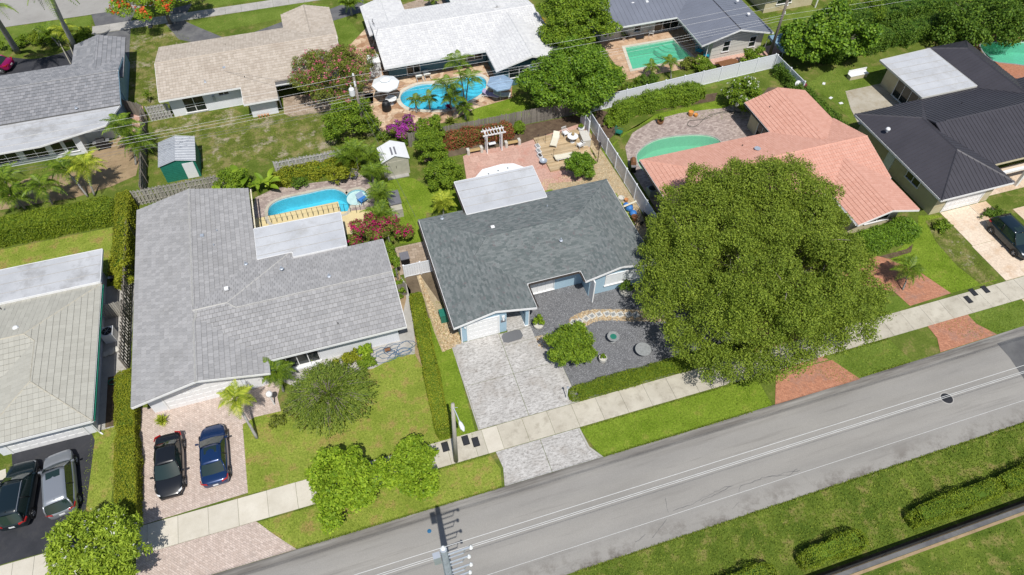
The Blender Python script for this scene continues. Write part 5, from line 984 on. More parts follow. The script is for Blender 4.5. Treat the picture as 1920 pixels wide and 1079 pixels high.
def weep(label,c_,R,H,nb,nl,mat,ln,wd,seed=1):
    rg=np.random.default_rng(seed); e=empty('tree',(c_[0],c_[1],0),label,'tree'); P_=[];N_=[];mb=MB()
    for i in range(nb):
        a=rg.uniform(0,2*np.pi); r=R*math.sqrt(rg.uniform(.05,1)); tip=np.array([math.cos(a)*r,math.sin(a)*r*.92,H*(1.02-.62*(r/R)**1.6)+rg.normal(0,.12)]); mid=np.array([math.cos(a)*r*.35,math.sin(a)*r*.35,H*.78])
        t=rg.uniform(.25,1.02,nl); q=((1-t)**2)[:,None]*np.array([0,0,.7])+(2*t*(1-t))[:,None]*mid+(t**2)[:,None]*tip; d=2*((1-t)[:,None]*(mid-np.array([0,0,.7]))+t[:,None]*(tip-mid)); q+=rg.normal(0,.09,q.shape)*np.array([1,1,.8]); P_.append(q); N_.append(unit(d))
        if i%5==0: mb.tube([(0,0,.6),mid,tip],[.05,.025,.006],4)
    p=np.concatenate(P_); t=np.concatenate(N_); n=len(p); t=unit(t+RNG.normal(0,.35,t.shape)); up=unit(np.array([[0,0,1.]])+RNG.normal(0,.5,(n,3))); b=unit(np.cross(t,up)); V=np.zeros((n,4,3)); l=(ln*RNG.uniform(.6,1.3,n))[:,None]; w_=(wd*RNG.uniform(.7,1.2,n))[:,None]
    V[:,0]=p-t*l*.5; V[:,1]=p+b*w_*.5; V[:,2]=p+t*l*.5; V[:,3]=p-b*w_*.5; link('crown',fastmesh('crown',V,4,[mat]),e); mb.tube([(0,0,0),(0,0,.8)],[.14,.1],7); mb.build('trunk','bark',e); return e
pc=P(618,738,1.3); weep('feathery arching green tree on the front lawn beside the round lamp',(pc.x,pc.y-.2),3.4,2.9,620,40,'leaf_feather',.19,.07,3)
ball=tree('tightly clipped ball shaped shrub in front of the rear picket fence',(972,239),.75,(.62,.62,.68),20,.2,6500,'leaf_mid',ln=.07,wd=.045,seed=21,trunk=.05,low=-.95,zlow=-.9,name='shrub',cat='shrub',shell=.06,mod=.0)
# --- shrubs
SHR=[((685,658),.7,(.55,.5,.6),1400,'leaf_bright','small bright green shrub against the long white front wall'),((690,680),.45,(.75,.5,.4),1500,'leaf_mid','low dark grassy shrub at the tip of the front garden bed'),((655,672),.5,(.9,.55,.4),1600,'leaf_hedge_yellow','yellowish shrub between the bay window and the feathery tree'),
 ((520,790),.35,(.5,.4,.3),700,'leaf_olive','small olive shrub at the foot of the round lamp post'),((565,765),.6,(1.2,.9,.5),2500,'leaf_olive','olive undergrowth between the door palm and the lamp post'),((1290,120),.6,(.7,.6,.6),1600,'leaf_olive','round shrub by the corner of the square turquoise pool'),((1320,125),.8,(1.1,.9,.8),2600,'leaf_mid','leafy shrub below the turquoise chairs'),
 ((1215,155),.9,(1.6,.9,.9),3600,'leaf_dark','dark shrub behind the long white fence near its left end'),((1185,165),.8,(1.2,.8,.8),2600,'leaf_palm','light green leafy plant behind the white fence below the wide tree'),((1145,228),.5,(.8,.7,.45),1600,'leaf_mid','low shrub inside the white fence corner by the salmon house lawn'),
 ((35,80),.6,(1.6,1.1,.7),3000,'leaf_mid','mixed shrub in the planting island beside the first royal palm'),((78,72),.8,(1.6,1.2,.8),3200,'leaf_hedge','rounded green shrub in the middle of the planting island'),((152,72),.8,(1.4,1.3,.8),3200,'leaf_mid','dark green shrub touching the dim grey garage roof'),((158,58),1.2,(.9,.7,.3),900,'leaf_yellow' if 0 else 'leaf_palm_yellow','yellow leaved plant above the dark shrub by the rear driveway'),
 ((765,262) ,.5,(.5,.4,.4),900,'leaf_dark','dark plant left of the purple bougainvillea'),((720,255),.5,(.6,.5,.45),1000,'leaf_palm','broad green plant beside the rear fence end post'),((1490,170),.8,(1.0,1.2,.7),2400,'leaf_dark','dark shrub around the far corner of the white fence'),
 ((560,345),.5,(.7,.5,.4),900,'leaf_dark','dark low plant at the pool side under the yellow hedge'),((440,345),1.2,(1.5,1.3,1.2),5000,'leaf_mid','dense green bush behind the grey tiled roof ridge'),((735,478),1.0,(.5,1.7,1.0),3200,'leaf_mid','vine covered bush along the side of the grey tiled house'),((750,540),.7,(.35,.7,.6),1200,'leaf_mid','narrow bush at the top end of the long hedge'),
 ((1862,400),.25,(1.3,.45,.35),1800,'leaf_dark','low dark clipped shrub row before the charcoal roofed house porch'),((640,330),.9,(1.0,.6,.7),2200,'leaf_hedge_yellow','yellow green shrub at the right end of the pool hedge'),((230,510),1.0,(.8,1.5,1.0),3500,'leaf_hedge_yellow','yellow green bush behind the black barbecue'),
 ((1768,425),.4,(.8,.6,.4),1300,'leaf_mid','weedy shrub beside the white garage wall of the charcoal roofed house'),((1620,30),1.2,(3.2,1.5,1.4),6000,'leaf_mid','leafy shrub below the porch of the cream house at the top'),((1100,205),.6,(.6,.5,.5),900,'leaf_mid','small shrub at the meeting corner of wooden and white fences'),
 ((1128,140),.9,(.9,.7,.9),2400,'leaf_olive','olive shrub between the wide tree and the square pool'),((275,178),1.0,(.3,.3,.3),200,'leaf_mid','tiny shrub by the leaning grey gate'),((905,600) if 0 else (1165,545),.5,(.0,.0,.0),0,'leaf_mid','')]
for i,(px,z,r,n,mt,lb) in enumerate(SHR):
    if n: shrub(lb,px,z,r,n,mt,seed=30+i,lr=max(.22,min(r)*.5),lobek=8)
tree('big tree partly under the overhead wires behind the charcoal house lawn',(1660,95),1.6,(1,1,1),4,.5,100,'leaf_mid',seed=60) if 0 else None
# --- hedges
hedge('long tall dark green hedge across the back of the left lawn',[(-32,52.75),(-19.9,52.75)],1.9,1.9,'leaf_hedge',330,.13,.085,seed=1,lump=.06)
hedge('yellow green hedge running from the grey fence down to the barbecue',[(-19.2,54.4),(-19.35,44.6)],1.1,1.8,'leaf_hedge_yellow',360,.12,.08,seed=2,lump=.1)
hedge('thick clipped hedge between the dark driveway lawn and the paver driveway',[(-18.75,34.7),(-18.6,29.5),(-18.35,23.2)],1.35,1.25,'leaf_hedge_yellow',620,.085,.055,seed=3,lump=.05,rag=.04)
hedge('long straight clipped hedge between the yellow lawn and the blue house side',[(3.3,35.5),(2.5,22.95)],1.1,1.2,'leaf_hedge',640,.085,.055,seed=4,lump=.03,top='leaf_hedge_yellow',rag=.035)
hedge('low clipped hedge along the pavement in front of the gravel yard',[(12.35,23.25),(26,23.3)],1.15,.55,'leaf_hedge',560,.09,.055,seed=5,lump=.07,rag=.05)
hedge('tall leafy hedge inside the long white vinyl fence',[(27.6,52.2),(31,53.2),(38.3,53.4)],1.5,1.7,'leaf_mid',300,.16,.09,seed=6,lump=.22,rag=.1)
hedge('bright leafy hedge below the white framed window of the salmon house wing',[(41.0,29.3),(47.0,29.9)],1.9,1.4,'leaf_glossy',420,.13,.09,seed=7,lump=.12,rag=.08)
hedge('yellow green loose hedge between the pool and the pale picket fence',[(-6.3,53.0),(1.5,53.3)],1.3,1.1,'leaf_hedge_yellow',300,.17,.10,seed=8,lump=.22,rag=.12)
hedge('copper red leaved hedge in front of the rear wooden fence',[(10.2,53.6),(17.0,53.4)],1.4,1.25,'leaf_red',330,.17,.10,seed=9,lump=.16,rag=.1)
hedge('dark clipped hedge beside the black mesh fence at the lower right',[(30.2,7.8),(37,7.95),(60,8.4)],1.15,1.1,'leaf_hedge',420,.09,.06,seed=10,lump=.12,rag=.05)
hedge('short clipped hedge block along the black mesh fence near the bottom edge',[(21.9,7.65),(26.2,7.75)],1.1,1.1,'leaf_hedge',420,.09,.06,seed=11,lump=.12,rag=.05)
hedge('small hedge piece cut off by the bottom edge beside the black fence',[(14.5,7.6),(19.6,7.7)],1.1,1.1,'leaf_hedge',420,.09,.06,seed=12,lump=.12,rag=.05)
hedge('dark straggly hedge between the salmon house and the charcoal roofed house',[(48.6,55),(48.6,50),(48.9,42.6)],1.1,1.3,'leaf_dark',260,.16,.1,seed=13,lump=.18,rag=.12)
hedge('deep green overgrown hedge behind the white flat roofed extension',[(54.5,55.6),(64,56.3),(74,56.5)],2.2,2.0,'leaf_dark',200,.18,.11,seed=14,lump=.3,rag=.12)
hedge('overgrown green hedge at the far end of the white flat roofed garden',[(60,60.5),(76,61)],3.2,2.0,'leaf_dark',120,.2,.13,seed=15,lump=.35,rag=.15)
# --- palms
palm('single feather palm leaning beside the paver driveway and front lawn',(482,822),(441,750),3.0,12,1.55,.5,'leaf_palm_yellow',.55,.4,.06,.09,seed=1)
palm('dense green palm by the front door of the grey tiled house',(532,735),(520,700),1.6,16,1.6,.5,'leaf_palm',.55,.4,.06,.08,seed=2)
palm('small palm on the terracotta circular driveway',(1692,545),(1703,508),1.7,20,1.5,.48,'leaf_palm',.7,.35,.05,.06,seed=3)
G1='tall palms planted at the edge of the kidney shaped pool'
for i,(b,c_,h,L_,lb) in enumerate([((872,196),(858,122),5.4,1.9,'tallest slender palm over the kidney pool, its crown on the white roof edge'),((846,206),(838,165),4.0,1.8,'left leaning palm of the cluster over the kidney pool'),((874,208),(878,152),4.4,1.7,'right hand palm of the cluster over the kidney pool'),((860,212),(850,188),2.4,1.4,'shorter palm under the three taller ones at the kidney pool')]):
    palm(lb,b,c_,h,13,L_,.5,'leaf_palm',.6,.4,.06,.07,group=G1,seed=10+i)
for i,(b,c_,lb) in enumerate([((781,212),(779,190),'small feathery palm at the left front rim of the kidney pool'),((806,205),(804,188),'second small palm at the front rim of the kidney pool'),((873,225),(872,205),'bushy palm beside the red leaved plant at the kidney pool')]):
    palm(lb,b,c_,1.2,14,1.15,.35,'leaf_palm',.6,.35,.05,.09,seed=20+i)
G2='palms in the sandy bed behind the white house with dark windows'
for i,(b,c_,h,lb) in enumerate([((36,392),(8,340),3.0,'leftmost palm in the sandy bed, cut by the left edge'),((48,393),(24,368),2.0,'lower palm leaning left in the sandy bed'),((100,385),(80,350),2.5,'middle palm of the sandy bed with a bent trunk'),((165,370),(122,318),2.9,'palm of the sandy bed leaning toward the dark windows'),((178,368),(160,312),3.1,'right hand palm of the pair with pale trunks in the sandy bed'),((262,300),(228,240),3.4,'palm beside the black barbecue and the pink path'),((255,310),(255,268),1.9,'low palm growing by the corner of the grey wall')]):
    palm(lb,b,c_,h,18,1.95,.55,'leaf_palm_yellow' if i==4 else 'leaf_palm',.7,.35,.07,.08,group=G2,seed=30+i)
G3='clustered areca palms beside the white shed'
for i,(b,c_,h,lb) in enumerate([((672,320),(668,288),2.2,'tall areca palm clump left of the white shed'),((700,350),(702,328),1.8,'areca palm clump below the white shed corner'),((705,400),(712,370),1.8,'areca palm clump to the left of the small lawn'),((715,430),(712,408),1.6,'areca palm clump beside the grey deck box'),((640,318),(650,300),1.6,'yellowish palm clump behind the pale picket fence'),((690,315),(694,300),1.6,'small palm clump touching the wall of the white shed')]):
    palm(lb,b,c_,h,20,1.7,.42,'leaf_palm',.65,.45,.05,.05,group=G3,seed=40+i,emin=.1)
palm('yellow green feathery palm touching the flat roof of the blue house',(832,405),(830,382),1.3,22,1.35,.4,'leaf_palm_yellow',.6,.4,.055,.05,seed=50,emin=.05)
palm('first royal palm with smooth grey trunk at the upper left edge',(34,100),(-22,12),9.0,12,2.8,.6,'leaf_palm',.6,.3,.08,.26,seed=51,nl=24)
palm('second royal palm with its fronds cut by the top edge',(141,90),(92,-14),9.0,13,2.8,.6,'leaf_palm',.75,.3,.08,.24,seed=52,nl=24)
palm('palm in the planting island next to the second royal palm',(112,88),(92,66),1.6,14,1.9,.5,'leaf_palm',.6,.4,.07,.08,seed=53); palm('palm on the right of the planting island near the porch struts',(128,84),(122,62),1.7,14,1.8,.5,'leaf_palm_yellow',.6,.4,.07,.08,seed=54)
palm('fan shaped palm on the lawn between the tan and white roofs',(660,30),(657,14),1.2,22,2.0,.5,'leaf_palm',.5,.5,.08,.12,seed=55,emin=.1); palm('small palm standing on the rear brown driveway',(812,12),(810,2),1.0,12,1.2,.4,'leaf_palm',.5,.4,.06,.08,seed=56)
palm('pygmy date palm on a ring of pebbles behind the white fence',(1258,150),(1256,118),1.7,15,1.15,.36,'leaf_palm',.8,.3,.045,.07,seed=57); palm('small palm left of the pygmy date palm behind the white fence',(1222,148),(1222,128),1.2,12,1.0,.35,'leaf_palm',.7,.3,.045,.06,seed=58)
palm('yellow stemmed areca palm half hidden by the wide tree',(1140,190),(1142,150),2.6,14,1.9,.4,'leaf_palm_yellow',.5,.5,.05,.06,seed=59,emin=.3)
banana('tall banana plants with ragged leaves behind the grey tiled roof',(470,322),16,1.9,3,world=(-9.2,53.2)); banana('banana clump to the right of the first one by the picket fence',None,12,1.7,4,world=(-7.3,52.2)); banana('paler banana clump by the left end of the pool deck',None,10,1.5,5,world=(-10.6,51.4)); banana('banana plants with huge leaves by the cream house porch at the top',None,16,2.2,6,world=(68.5,64.0)); banana('broad leaved banana clump above the overgrown hedge',None,12,2.0,7,world=(71.5,63.5))
for px,n,l,w_,mt,lb in [((306,792),120,.62,.06,'leaf_palm_yellow','spiky variegated clump beside the white garage corner'),((845,232),60,.8,.10,'leaf_olive','bronze spiky plant in front of the kidney pool'),((818,228),60,.8,.10,'leaf_olive','spiky plant in the bed left of the bronze one'),((842,205),40,.55,.14,'flower_magenta','deep red leaved plant at the kidney pool rim'),((1625,78),90,.9,.10,'leaf_yellow','golden yellow spiky croton in the upper right garden'),((1606,92),50,.7,.10,'leaf_yellow','smaller golden croton left of the larger one'),((1765,42),100,1.5,.12,'leaf_palm_yellow','yellow green screw pine under the shrub mass'),((1015,45),60,.8,.12,'leaf_yellow','yellow croton beside the white roof'),((1150,190),30,.9,.10,'leaf_palm_yellow','pale strappy plant behind the white fence'),((980,38),10,.3,.1,'leaf_yellow','')]:
    if lb: spiky(lb,px,n,l,w_,mt,seed=len(lb),r0=.15,h=.15)
# ================================================================ VEHICLES
def grid_patch(m,c,nu=6,nv=6,bul=(0,0,0),bv=0):
    "c: four corners p00,p10,p11,p01"
    p=[Vector(q) for q in c]; b=Vector(bul); v=[]
    for j in range(nv+1):
        for i in range(nu+1):
            s,t=i/nu,j/nv; q=(p[0]*(1-s)+p[1]*s)*(1-t)+(p[3]*(1-s)+p[2]*s)*t; v.append(q+b*(4*s*(1-s))*(1 if not bv else 4*t*(1-t))**(.5 if bv else 1))
    m.add(v,[(j*(nu+1)+i,j*(nu+1)+i+1,(j+1)*(nu+1)+i+1,(j+1)*(nu+1)+i) for j in range(nv) for i in range(nu)])
def make_car(label,loc,rz,paintm,suv=False,L_=4.65,W=1.84,sun=False,rails=False,group=None,cat='car'):
    e=empty('parked_car',(loc[0],loc[1],.03),label,cat,group,rz); hw=W/2; H=1.66 if suv else 1.43; zb=.98 if suv else .90; hood=.96 if suv else .84; tail=1.02 if suv else .98
    yr=-L_/2; yf=L_/2
    # lower body stations rear -> front : y, half width, top z, bottom z
    if suv: ST=[(yr,.72,.80,.42),(yr+.06,.86,.98,.34),(yr+.35,.95,zb+.02,.26),(yr+1.1,1,zb+.02,.24),(0,1,zb,.24),(yf-1.65,1,zb-.01,.24),(yf-1.2,.99,hood+.02,.24),(yf-.6,.95,hood-.06,.25),(yf-.22,.86,hood-.20,.27),(yf-.05,.74,.62,.32),(yf,.64,.52,.38)]
    else: ST=[(yr,.70,.74,.40),(yr+.06,.84,.88,.32),(yr+.3,.93,tail-.03,.26),(yr+.95,.985,tail-.02,.24),(0,1,zb,.23),(yf-1.75,1,zb-.01,.23),(yf-1.2,.98,hood,.23),(yf-.6,.93,hood-.08,.24),(yf-.22,.83,hood-.22,.26),(yf-.05,.70,.56,.3),(yf,.60,.47,.35)]
    m=MB(); R=[]
    for (y,wf,zt,zl) in ST:
        w_=hw*wf; zm=(zl+zt)*.5; ring=[(0,zl),(-w_*.88,zl),(-w_*.985,zl+.1),(-w_,zm),(-w_*.985,zt-.09),(-w_*.90,zt-.015),(-w_*.6,zt+.02),(0,zt+.035)]; ring+=[(-x,z) for x,z in ring[1:-1]][::-1]; R.append([(x,y,z) for x,z in ring])
    k=len(R[0]); m.add([p for r in R for p in r],[(i*k+j,i*k+(j+1)%k,(i+1)*k+(j+1)%k,(i+1)*k+j) for i in range(len(R)-1) for j in range(k)]+[tuple(range(k)),tuple(range((len(R)-1)*k,len(R)*k))[::-1]])
    o=m.build('body',paintm,e,smooth=True); fix(o.data); md=o.modifiers.new('s','SUBSURF'); md.levels=1; md.render_levels=2
    # greenhouse
    yb0=yr+(.12 if suv else .62); yb1=yf-(1.18 if suv else 1.25); yt0=yr+(.48 if suv else 1.28); yt1=yf-(1.95 if suv else 2.05); wb=hw*.90; wt=hw*.72; zt=H-.03; z0=zb-.03
    Bf=[(-wb,yb1,z0),(wb,yb1,z0)]; Tf=[(-wt,yt1,zt),(wt,yt1,zt)]; Tr=[(-wt,yt0,zt-(.02 if suv else 0)),(wt,yt0,zt-(.02 if suv else 0))]; Br=[(-wb*.93,yb0,z0+(.04 if suv else .03)),(wb*.93,yb0,z0+(.04 if suv else .03))]
    m=MB(); grid_patch(m,[Bf[0],Bf[1],Tf[1],Tf[0]],6,4,(0,.10,.02)); o=m.build('windshield','car_glass',e,smooth=True); fix(o.data)
    m=MB(); grid_patch(m,[Br[1],Br[0],Tr[0],Tr[1]],6,4,(0,-.08,.02)); o=m.build('rear_window','car_glass',e,smooth=True); fix(o.data)
    for s in (0,1):
        m=MB(); grid_patch(m,[Br[s],Bf[s],Tf[s],Tr[s]],8,3,((.05 if s else -.05),0,0)); o=m.build('side_window','car_glass',e,smooth=True); fix(o.data)
    m=MB(); nu,nv=6,6; v=[]
    for j in range(nv+1):
        for i in range(nu+1):
            s_=i/nu*2-1; t=j/nv; y=yt0-.04+(yt1-yt0+.07)*t; v.append((wt*1.03*s_,y,zt+.05*(1-s_*s_)+.012-.03*(2*t-1)**2))
    m.add(v,[(j*(nu+1)+i,j*(nu+1)+i+1,(j+1)*(nu+1)+i+1,(j+1)*(nu+1)+i) for j in range(nv) for i in range(nu)]); o=m.build('roof',paintm,e,smooth=True); fix(o.data); md=o.modifiers.new('t','SOLIDIFY'); md.thickness=.03
    def along(a,b,r,name='pillar',mt=None):
        a,b=Vector(a),Vector(b); c=a.lerp(b,.5)+Vector((.035 if a.x>0 else -.035,0,.015)); MB().tube([a,c,b],r,5).build(name,mt or paintm,e,smooth=True)
    for s in (0,1): along(Bf[s],Tf[s],.035); along(Br[s],Tr[s],.055); 
    for s in (-1,1):
        f=.48; a=Vector((s*wb,yb0+(yb1-yb0)*f,z0)); b=Vector((s*wt,yt0+(yt1-yt0)*(f-.05),zt)); along(a+Vector((s*.03,0,0)),b+Vector((s*.02,0,0)),.03,mt='black_plastic')
        m=MB(); m.cbox((s*(hw+.07),yb1-.22,zb+.07),(.18,.09,.12)); m.cbox((s*(hw-.03),yb1-.18,zb+.02),(.14,.05,.05)); m.build('mirror',paintm,e)
        m=MB(); grid_patch(m,[(s*hw*.62,yf-.16,hood-.27),(s*hw*.86,yf-.30,hood-.25),(s*hw*.88,yf-.42,hood-.13),(s*hw*.64,yf-.24,hood-.16)],3,2,(0,.04,.015)); o=m.build('headlight','lens_white',e,smooth=True); fix(o.data)
        m=MB(); zz=tail-.16; m.add([(s*hw*.50,yr+.015,zz-.02),(s*hw*.90,yr+.16,zz-.02),(s*hw*.90,yr+.14,zz+.12),(s*hw*.52,yr+.03,zz+.12),(s*hw*.97,yr+.42,zz+.03),(s*hw*.96,yr+.42,zz+.12)],[(0,1,2,3),(1,4,5,2)]); o=m.build('taillight','red_plastic',e); md=o.modifiers.new('t','SOLIDIFY'); md.thickness=.05; md.offset=0
    for y in (yr+.88,yf-.92):
        for s in (-1,1):
            x=s*(hw-.09); wobj=link('wheel',None,e,(x,y,.335)); wobj.rotation_euler=(0,math.pi/2*s,0)
            MB().lathe((0,0,0),[(.2,-.1),(.30,-.1),(.335,-.06),(.335,.07),(.30,.105),(.21,.105),(.2,.06)],22).build('tyre','rubber',wobj,smooth=False)
            m=MB(); m.lathe((0,0,0),[(.05,.06),(.06,.10),(.02,.105)],8); m.lathe((0,0,0),[(.185,.05),(.205,.108),(.215,.05)],20)
            for q in range(5):
                a=2*math.pi*q/5; m.tube([(.04*math.cos(a),.04*math.sin(a),.085),(.2*math.cos(a),.2*math.sin(a),.095)],.024,4)
            m.build('rim','steel',wobj); 
            arch=MB(); arch.lathe((0,0,0),[(.37,-.14),(.39,.093),(.02,.0935)],20); arch.build('wheel_arch','black_plastic',wobj)
    m=MB(); m.cbox((0,yr-.004,.62 if not suv else .72),(.34,.02,.13)); m.build('licence_plate','white_plastic',e)
    m=MB(); m.cbox((0,yf-.03,.50),(hw*1.0,.06,.16)); m.build('grille','black_plastic',e); MB().cbox((0,yf-.20,.24),(hw*1.4,.3,.08)).build('bumper','black_plastic',e)
    if sun: MB().prism([(-wt*.62,yt1-.62),(wt*.62,yt1-.62),(wt*.62,yt1-.12),(-wt*.62,yt1-.12)],zt+.035,zt+.052).build('sunroof','car_glass',e)
    if rails:
        for s in (-1,1): MB().tube([(s*wt*.95,yt0+.05,zt+.02),(s*wt*.96,yt0+.2,zt+.09),(s*wt*.96,yt1-.3,zt+.09),(s*wt*.95,yt1-.1,zt+.02)],.02,5).build('roof_rail','steel',e)
    m=MB(); m.add([(0,yt0+.28,zt+.04),(0,yt0+.12,zt+.04),(0,yt0+.1,zt+.12),(.02,yt0+.2,zt+.04),(-.02,yt0+.2,zt+.04)],[(0,3,2),(3,1,2),(1,4,2),(4,0,2)]); m.build('antenna_fin','black_plastic',e)
    return e
make_car('black sedan parked nose toward the street on pink pavers',(-15.85,26.15),math.pi,'paint_black',group='cars on the pink paver driveway')
make_car('dark blue sedan with sunroof parked nose toward the white garage',(-12.93,26.05),.01,'paint_blue',sun=True,group='cars on the pink paver driveway')
make_car('silver hatchback wagon with dark sunroof on black asphalt',(-22.75,27.0),.14,'paint_silver',True,4.85,1.9,sun=True,group='cars on the asphalt driveway')
make_car('black green SUV with roof rails left of the silver car',(-25.3,27.0),-.04,'paint_greenblack',True,4.75,1.9,rails=True,group='cars on the asphalt driveway')
make_car('navy SUV on pale slab driveway at the right edge',(54.65,26.25),math.pi-.02,'paint_navy',True,4.6,1.86,sun=True)
pc=P(-8,122,.5); make_car('magenta car just showing at the left edge above the grey roof',(pc.x-.5,pc.y),1.3,'paint_magenta')
# ================================================================ FENCES
def picket_fence(label,p0,p1,h,mat,pitch=.16,w_=.135,posts=2.4,rails=True,name='fence',group=None,jit=.03,both=False,pn='picket'):
    a=Vector((*p0,0)); b=Vector((*p1,0)); L_=(b-a).length; ang=math.atan2(b.y-a.y,b.x-a.x); e=empty(name,a,label,'fence',group,ang); n=int(L_/pitch)
    ms=[]
    for k in range(4):
        hh=h+random.uniform(-jit,jit); m=MB(); m.add([(-w_/2,-.011,0),(w_/2,-.011,0),(w_/2,-.011,hh-.06),(w_*.22,-.011,hh),(-w_*.22,-.011,hh),(-w_/2,-.011,hh-.06),(-w_/2,.011,0),(w_/2,.011,0),(w_/2,.011,hh-.06),(w_*.22,.011,hh),(-w_*.22,.011,hh),(-w_/2,.011,hh-.06)],[(0,1,2,3,4,5),(11,10,9,8,7,6)]+[(i,(i+6),(i+1)%6+6,(i+1)%6) for i in range(6)]); ms.append(m.mesh(pn,mat))
    for i in range(min(n,290)):
        d=.05 if both and i%2 else -.05; o=link(pn,ms[random.randrange(4)],e,(pitch*(i+.5),d,0)); o.rotation_euler=(random.uniform(-.02,.02),random.uniform(-.018,.018),random.uniform(-.03,.03))
    for z in (.3,h*.55,h-.25): MB().box(0,L_,-.035,.005 if not both else .035,z,z+.08).build('rail',mat,e)
    for i in range(int(L_/posts)+1): MB().box(i*posts-.045,i*posts+.045,.012,.1,0,h-.02).build('post',mat,e)
    return e
def vinyl_fence(label,p0,p1,h,group=None,pitch=2.35,cap=True):
    a=Vector((*p0,0)); b=Vector((*p1,0)); L_=(b-a).length; ang=math.atan2(b.y-a.y,b.x-a.x); e=empty('fence',a,label,'fence',group,ang); n=max(1,round(L_/pitch)); w_=L_/n
    pm=MB(); pm.box(-.064,.064,-.064,.064,0,h+.06); pm.add([(-.075,-.075,h+.06),(.075,-.075,h+.06),(.075,.075,h+.06),(-.075,.075,h+.06),(0,0,h+.13)],[(0,1,4),(1,2,4),(2,3,4),(3,0,4),(3,2,1,0)]); pm=pm.mesh('post','vinyl')
    q=int((w_-.14)/.19); bw=(w_-.14)/q; bm_=MB().box(.004,bw-.004,-.014,.014,.12,h-.1).mesh('board','vinyl')
    for i in range(n):
        MB().box(.066,w_-.066,-.028,.028,h-.1,h).build('rail','vinyl',e,(i*w_,0,0)); MB().box(.066,w_-.066,-.028,.028,.04,.12).build('rail','vinyl',e,(i*w_,0,0))
        for k in range(q): link('board',bm_,e,(i*w_+.07+k*bw,0,0))
    for i in range(n+1): link('post',pm,e,(i*w_,0,0))
    return e
picket_fence('long weathered dog eared fence behind the clipped ball shrub',(6.9,54.55),(25.0,54.6),1.75,'weathered_wood')
picket_fence('pale grey picket fence behind the yellow green pool hedge',(-6.0,54.1),(.6,54.0),1.75,'light_fence_wood',both=True); MB().box(-1.9,-1.75,53.85,54.0,0,1.85).build('stray_post','teak') if 0 else None
picket_fence('mossy shadowbox fence between the green shed and the grey tiled roof',(-18.6,53.85),(-10.4,53.8),1.75,'mossy_wood',both=True)
picket_fence('short pale picket fence at the left corner of the tan roofed house',(-17.5,66.4),(-15.3,66.45),1.75,'light_fence_wood',both=True)
picket_fence('dark leaning board gate beside the blue end wall',(-19.9,68.6),(-17.9,67.0),1.75,'weathered_wood',posts=1.9)
picket_fence('long side fence of grey boards along the rough lawn',(-17.95,66.3),(-17.8,54.2),1.75,'weathered_wood',pitch=.16)
picket_fence('tall side fence in the narrow passage left of the grey tiled house',(-18.9,35.4),(-18.85,50.5),1.8,'weathered_wood',both=True)
picket_fence('wooden gate across the narrow passage between the two left houses',(-20.75,41.0),(-18.95,41.0),1.75,'mossy_wood',posts=1.7)
picket_fence('dark short board fence at the side of the grey tiled house',(1.9,36.3),(2.75,36.3),1.6,'weathered_wood',posts=.8)
picket_fence('dark board fence running back along the small shed lawn',(2.35,38.0),(2.5,50.2),1.5,'weathered_wood')
vinyl_fence('white vinyl gate closing the side yard of the blue house',(2.95,38.15),(5.7,38.1),1.5,pitch=1.4)
vinyl_fence('white vinyl fence descending between the blue house and the salmon house',(25.15,54.5),(25.25,36.7),1.8)
vinyl_fence('long white vinyl fence with capped posts along the back hedge',(25.6,54.35),(48.5,55.8),1.8)
vinyl_fence('white vinyl fence piece turning the corner toward the salmon roof',(48.6,55.6),(48.7,50.4),1.8)
vinyl_fence('short white lattice screen by the planter at the wooden deck',(24.55,51.0),(24.6,53.2),1.7,pitch=1.1)
# black mesh fence at the south
e=empty('fence',(0,6.45,0),'low black mesh fence beside the concrete strip at the lower right','fence')
pm=MB().tube([(0,0,0),(0,0,.9)],.03,6).mesh('post','black_plastic'); gm=MB()
gm.box(.03,2.97,-.006,.006,.04,.84)
gm=gm.mesh('mesh_panel','black_plastic')
for i in range(2,28): link('post',pm,e,(i*3,0,0)); link('mesh_panel',gm,e,(i*3,0,0))
MB().tube([(6,0,.87),(84,0,.87)],.022,5).build('rail','black_plastic',e)
e=empty('pool_fence',(0,0,0),'low black safety fence with thin posts between the pool and beige deck','fence'); pts=[Vector((-8.5,47.95,0)),Vector((-1.15,47.6,0)),Vector((.35,46.9,0)),Vector((1.5,47.7,0))]
for a,b in zip(pts,pts[1:]):
    n=max(2,int((b-a).length/.45))
    for i in range(n): q=a.lerp(b,i/n); MB().tube([(0,0,0),(0,0,1.0)],.022,5).build('post','black_plastic',e,q)
    MB().tube([a+Vector((0,0,.97)),b+Vector((0,0,.97))],.012,4).build('top_cord','black_plastic',e)
# ================================================================ POLES AND WIRES
e=empty('light_pole',(2.83,20.88,0),'leaning wooden street light pole standing at the pavement edge','street light'); MB().tube([(0,0,0),(.12,-.05,4),(.24,-.1,8)],[.17,.14,.11],9).build('pole','pale_post',e,smooth=True)
top=Vector((.22,-.1,7.7)); lp=P(862,792,7.2)-Vector((2.83,20.88,0)); MB().tube([top,top.lerp(lp,.5)+Vector((0,0,.12)),lp],.035,6).build('arm','galvanized',e)
d=(lp-top).normalized(); m=MB(); m.tube([lp-d*.05,lp+d*.12,lp+d*.4,lp+d*.62],[.06,.13,.15,.05],8); m.build('lamp_head','white_plastic',e,smooth=True); MB().tube([(.1,-.05,7.55),(.5,-.2,7.6)],.015,4).build('bracket','galvanized',e)
e=empty('utility_pole',(.38,11.2,0),'tapered concrete utility pole with cable brackets cut by the bottom edge','utility pole'); MB().tube([(0,0,0),(0,0,12)],[.28,.17],8).build('pole','pole_concrete',e)
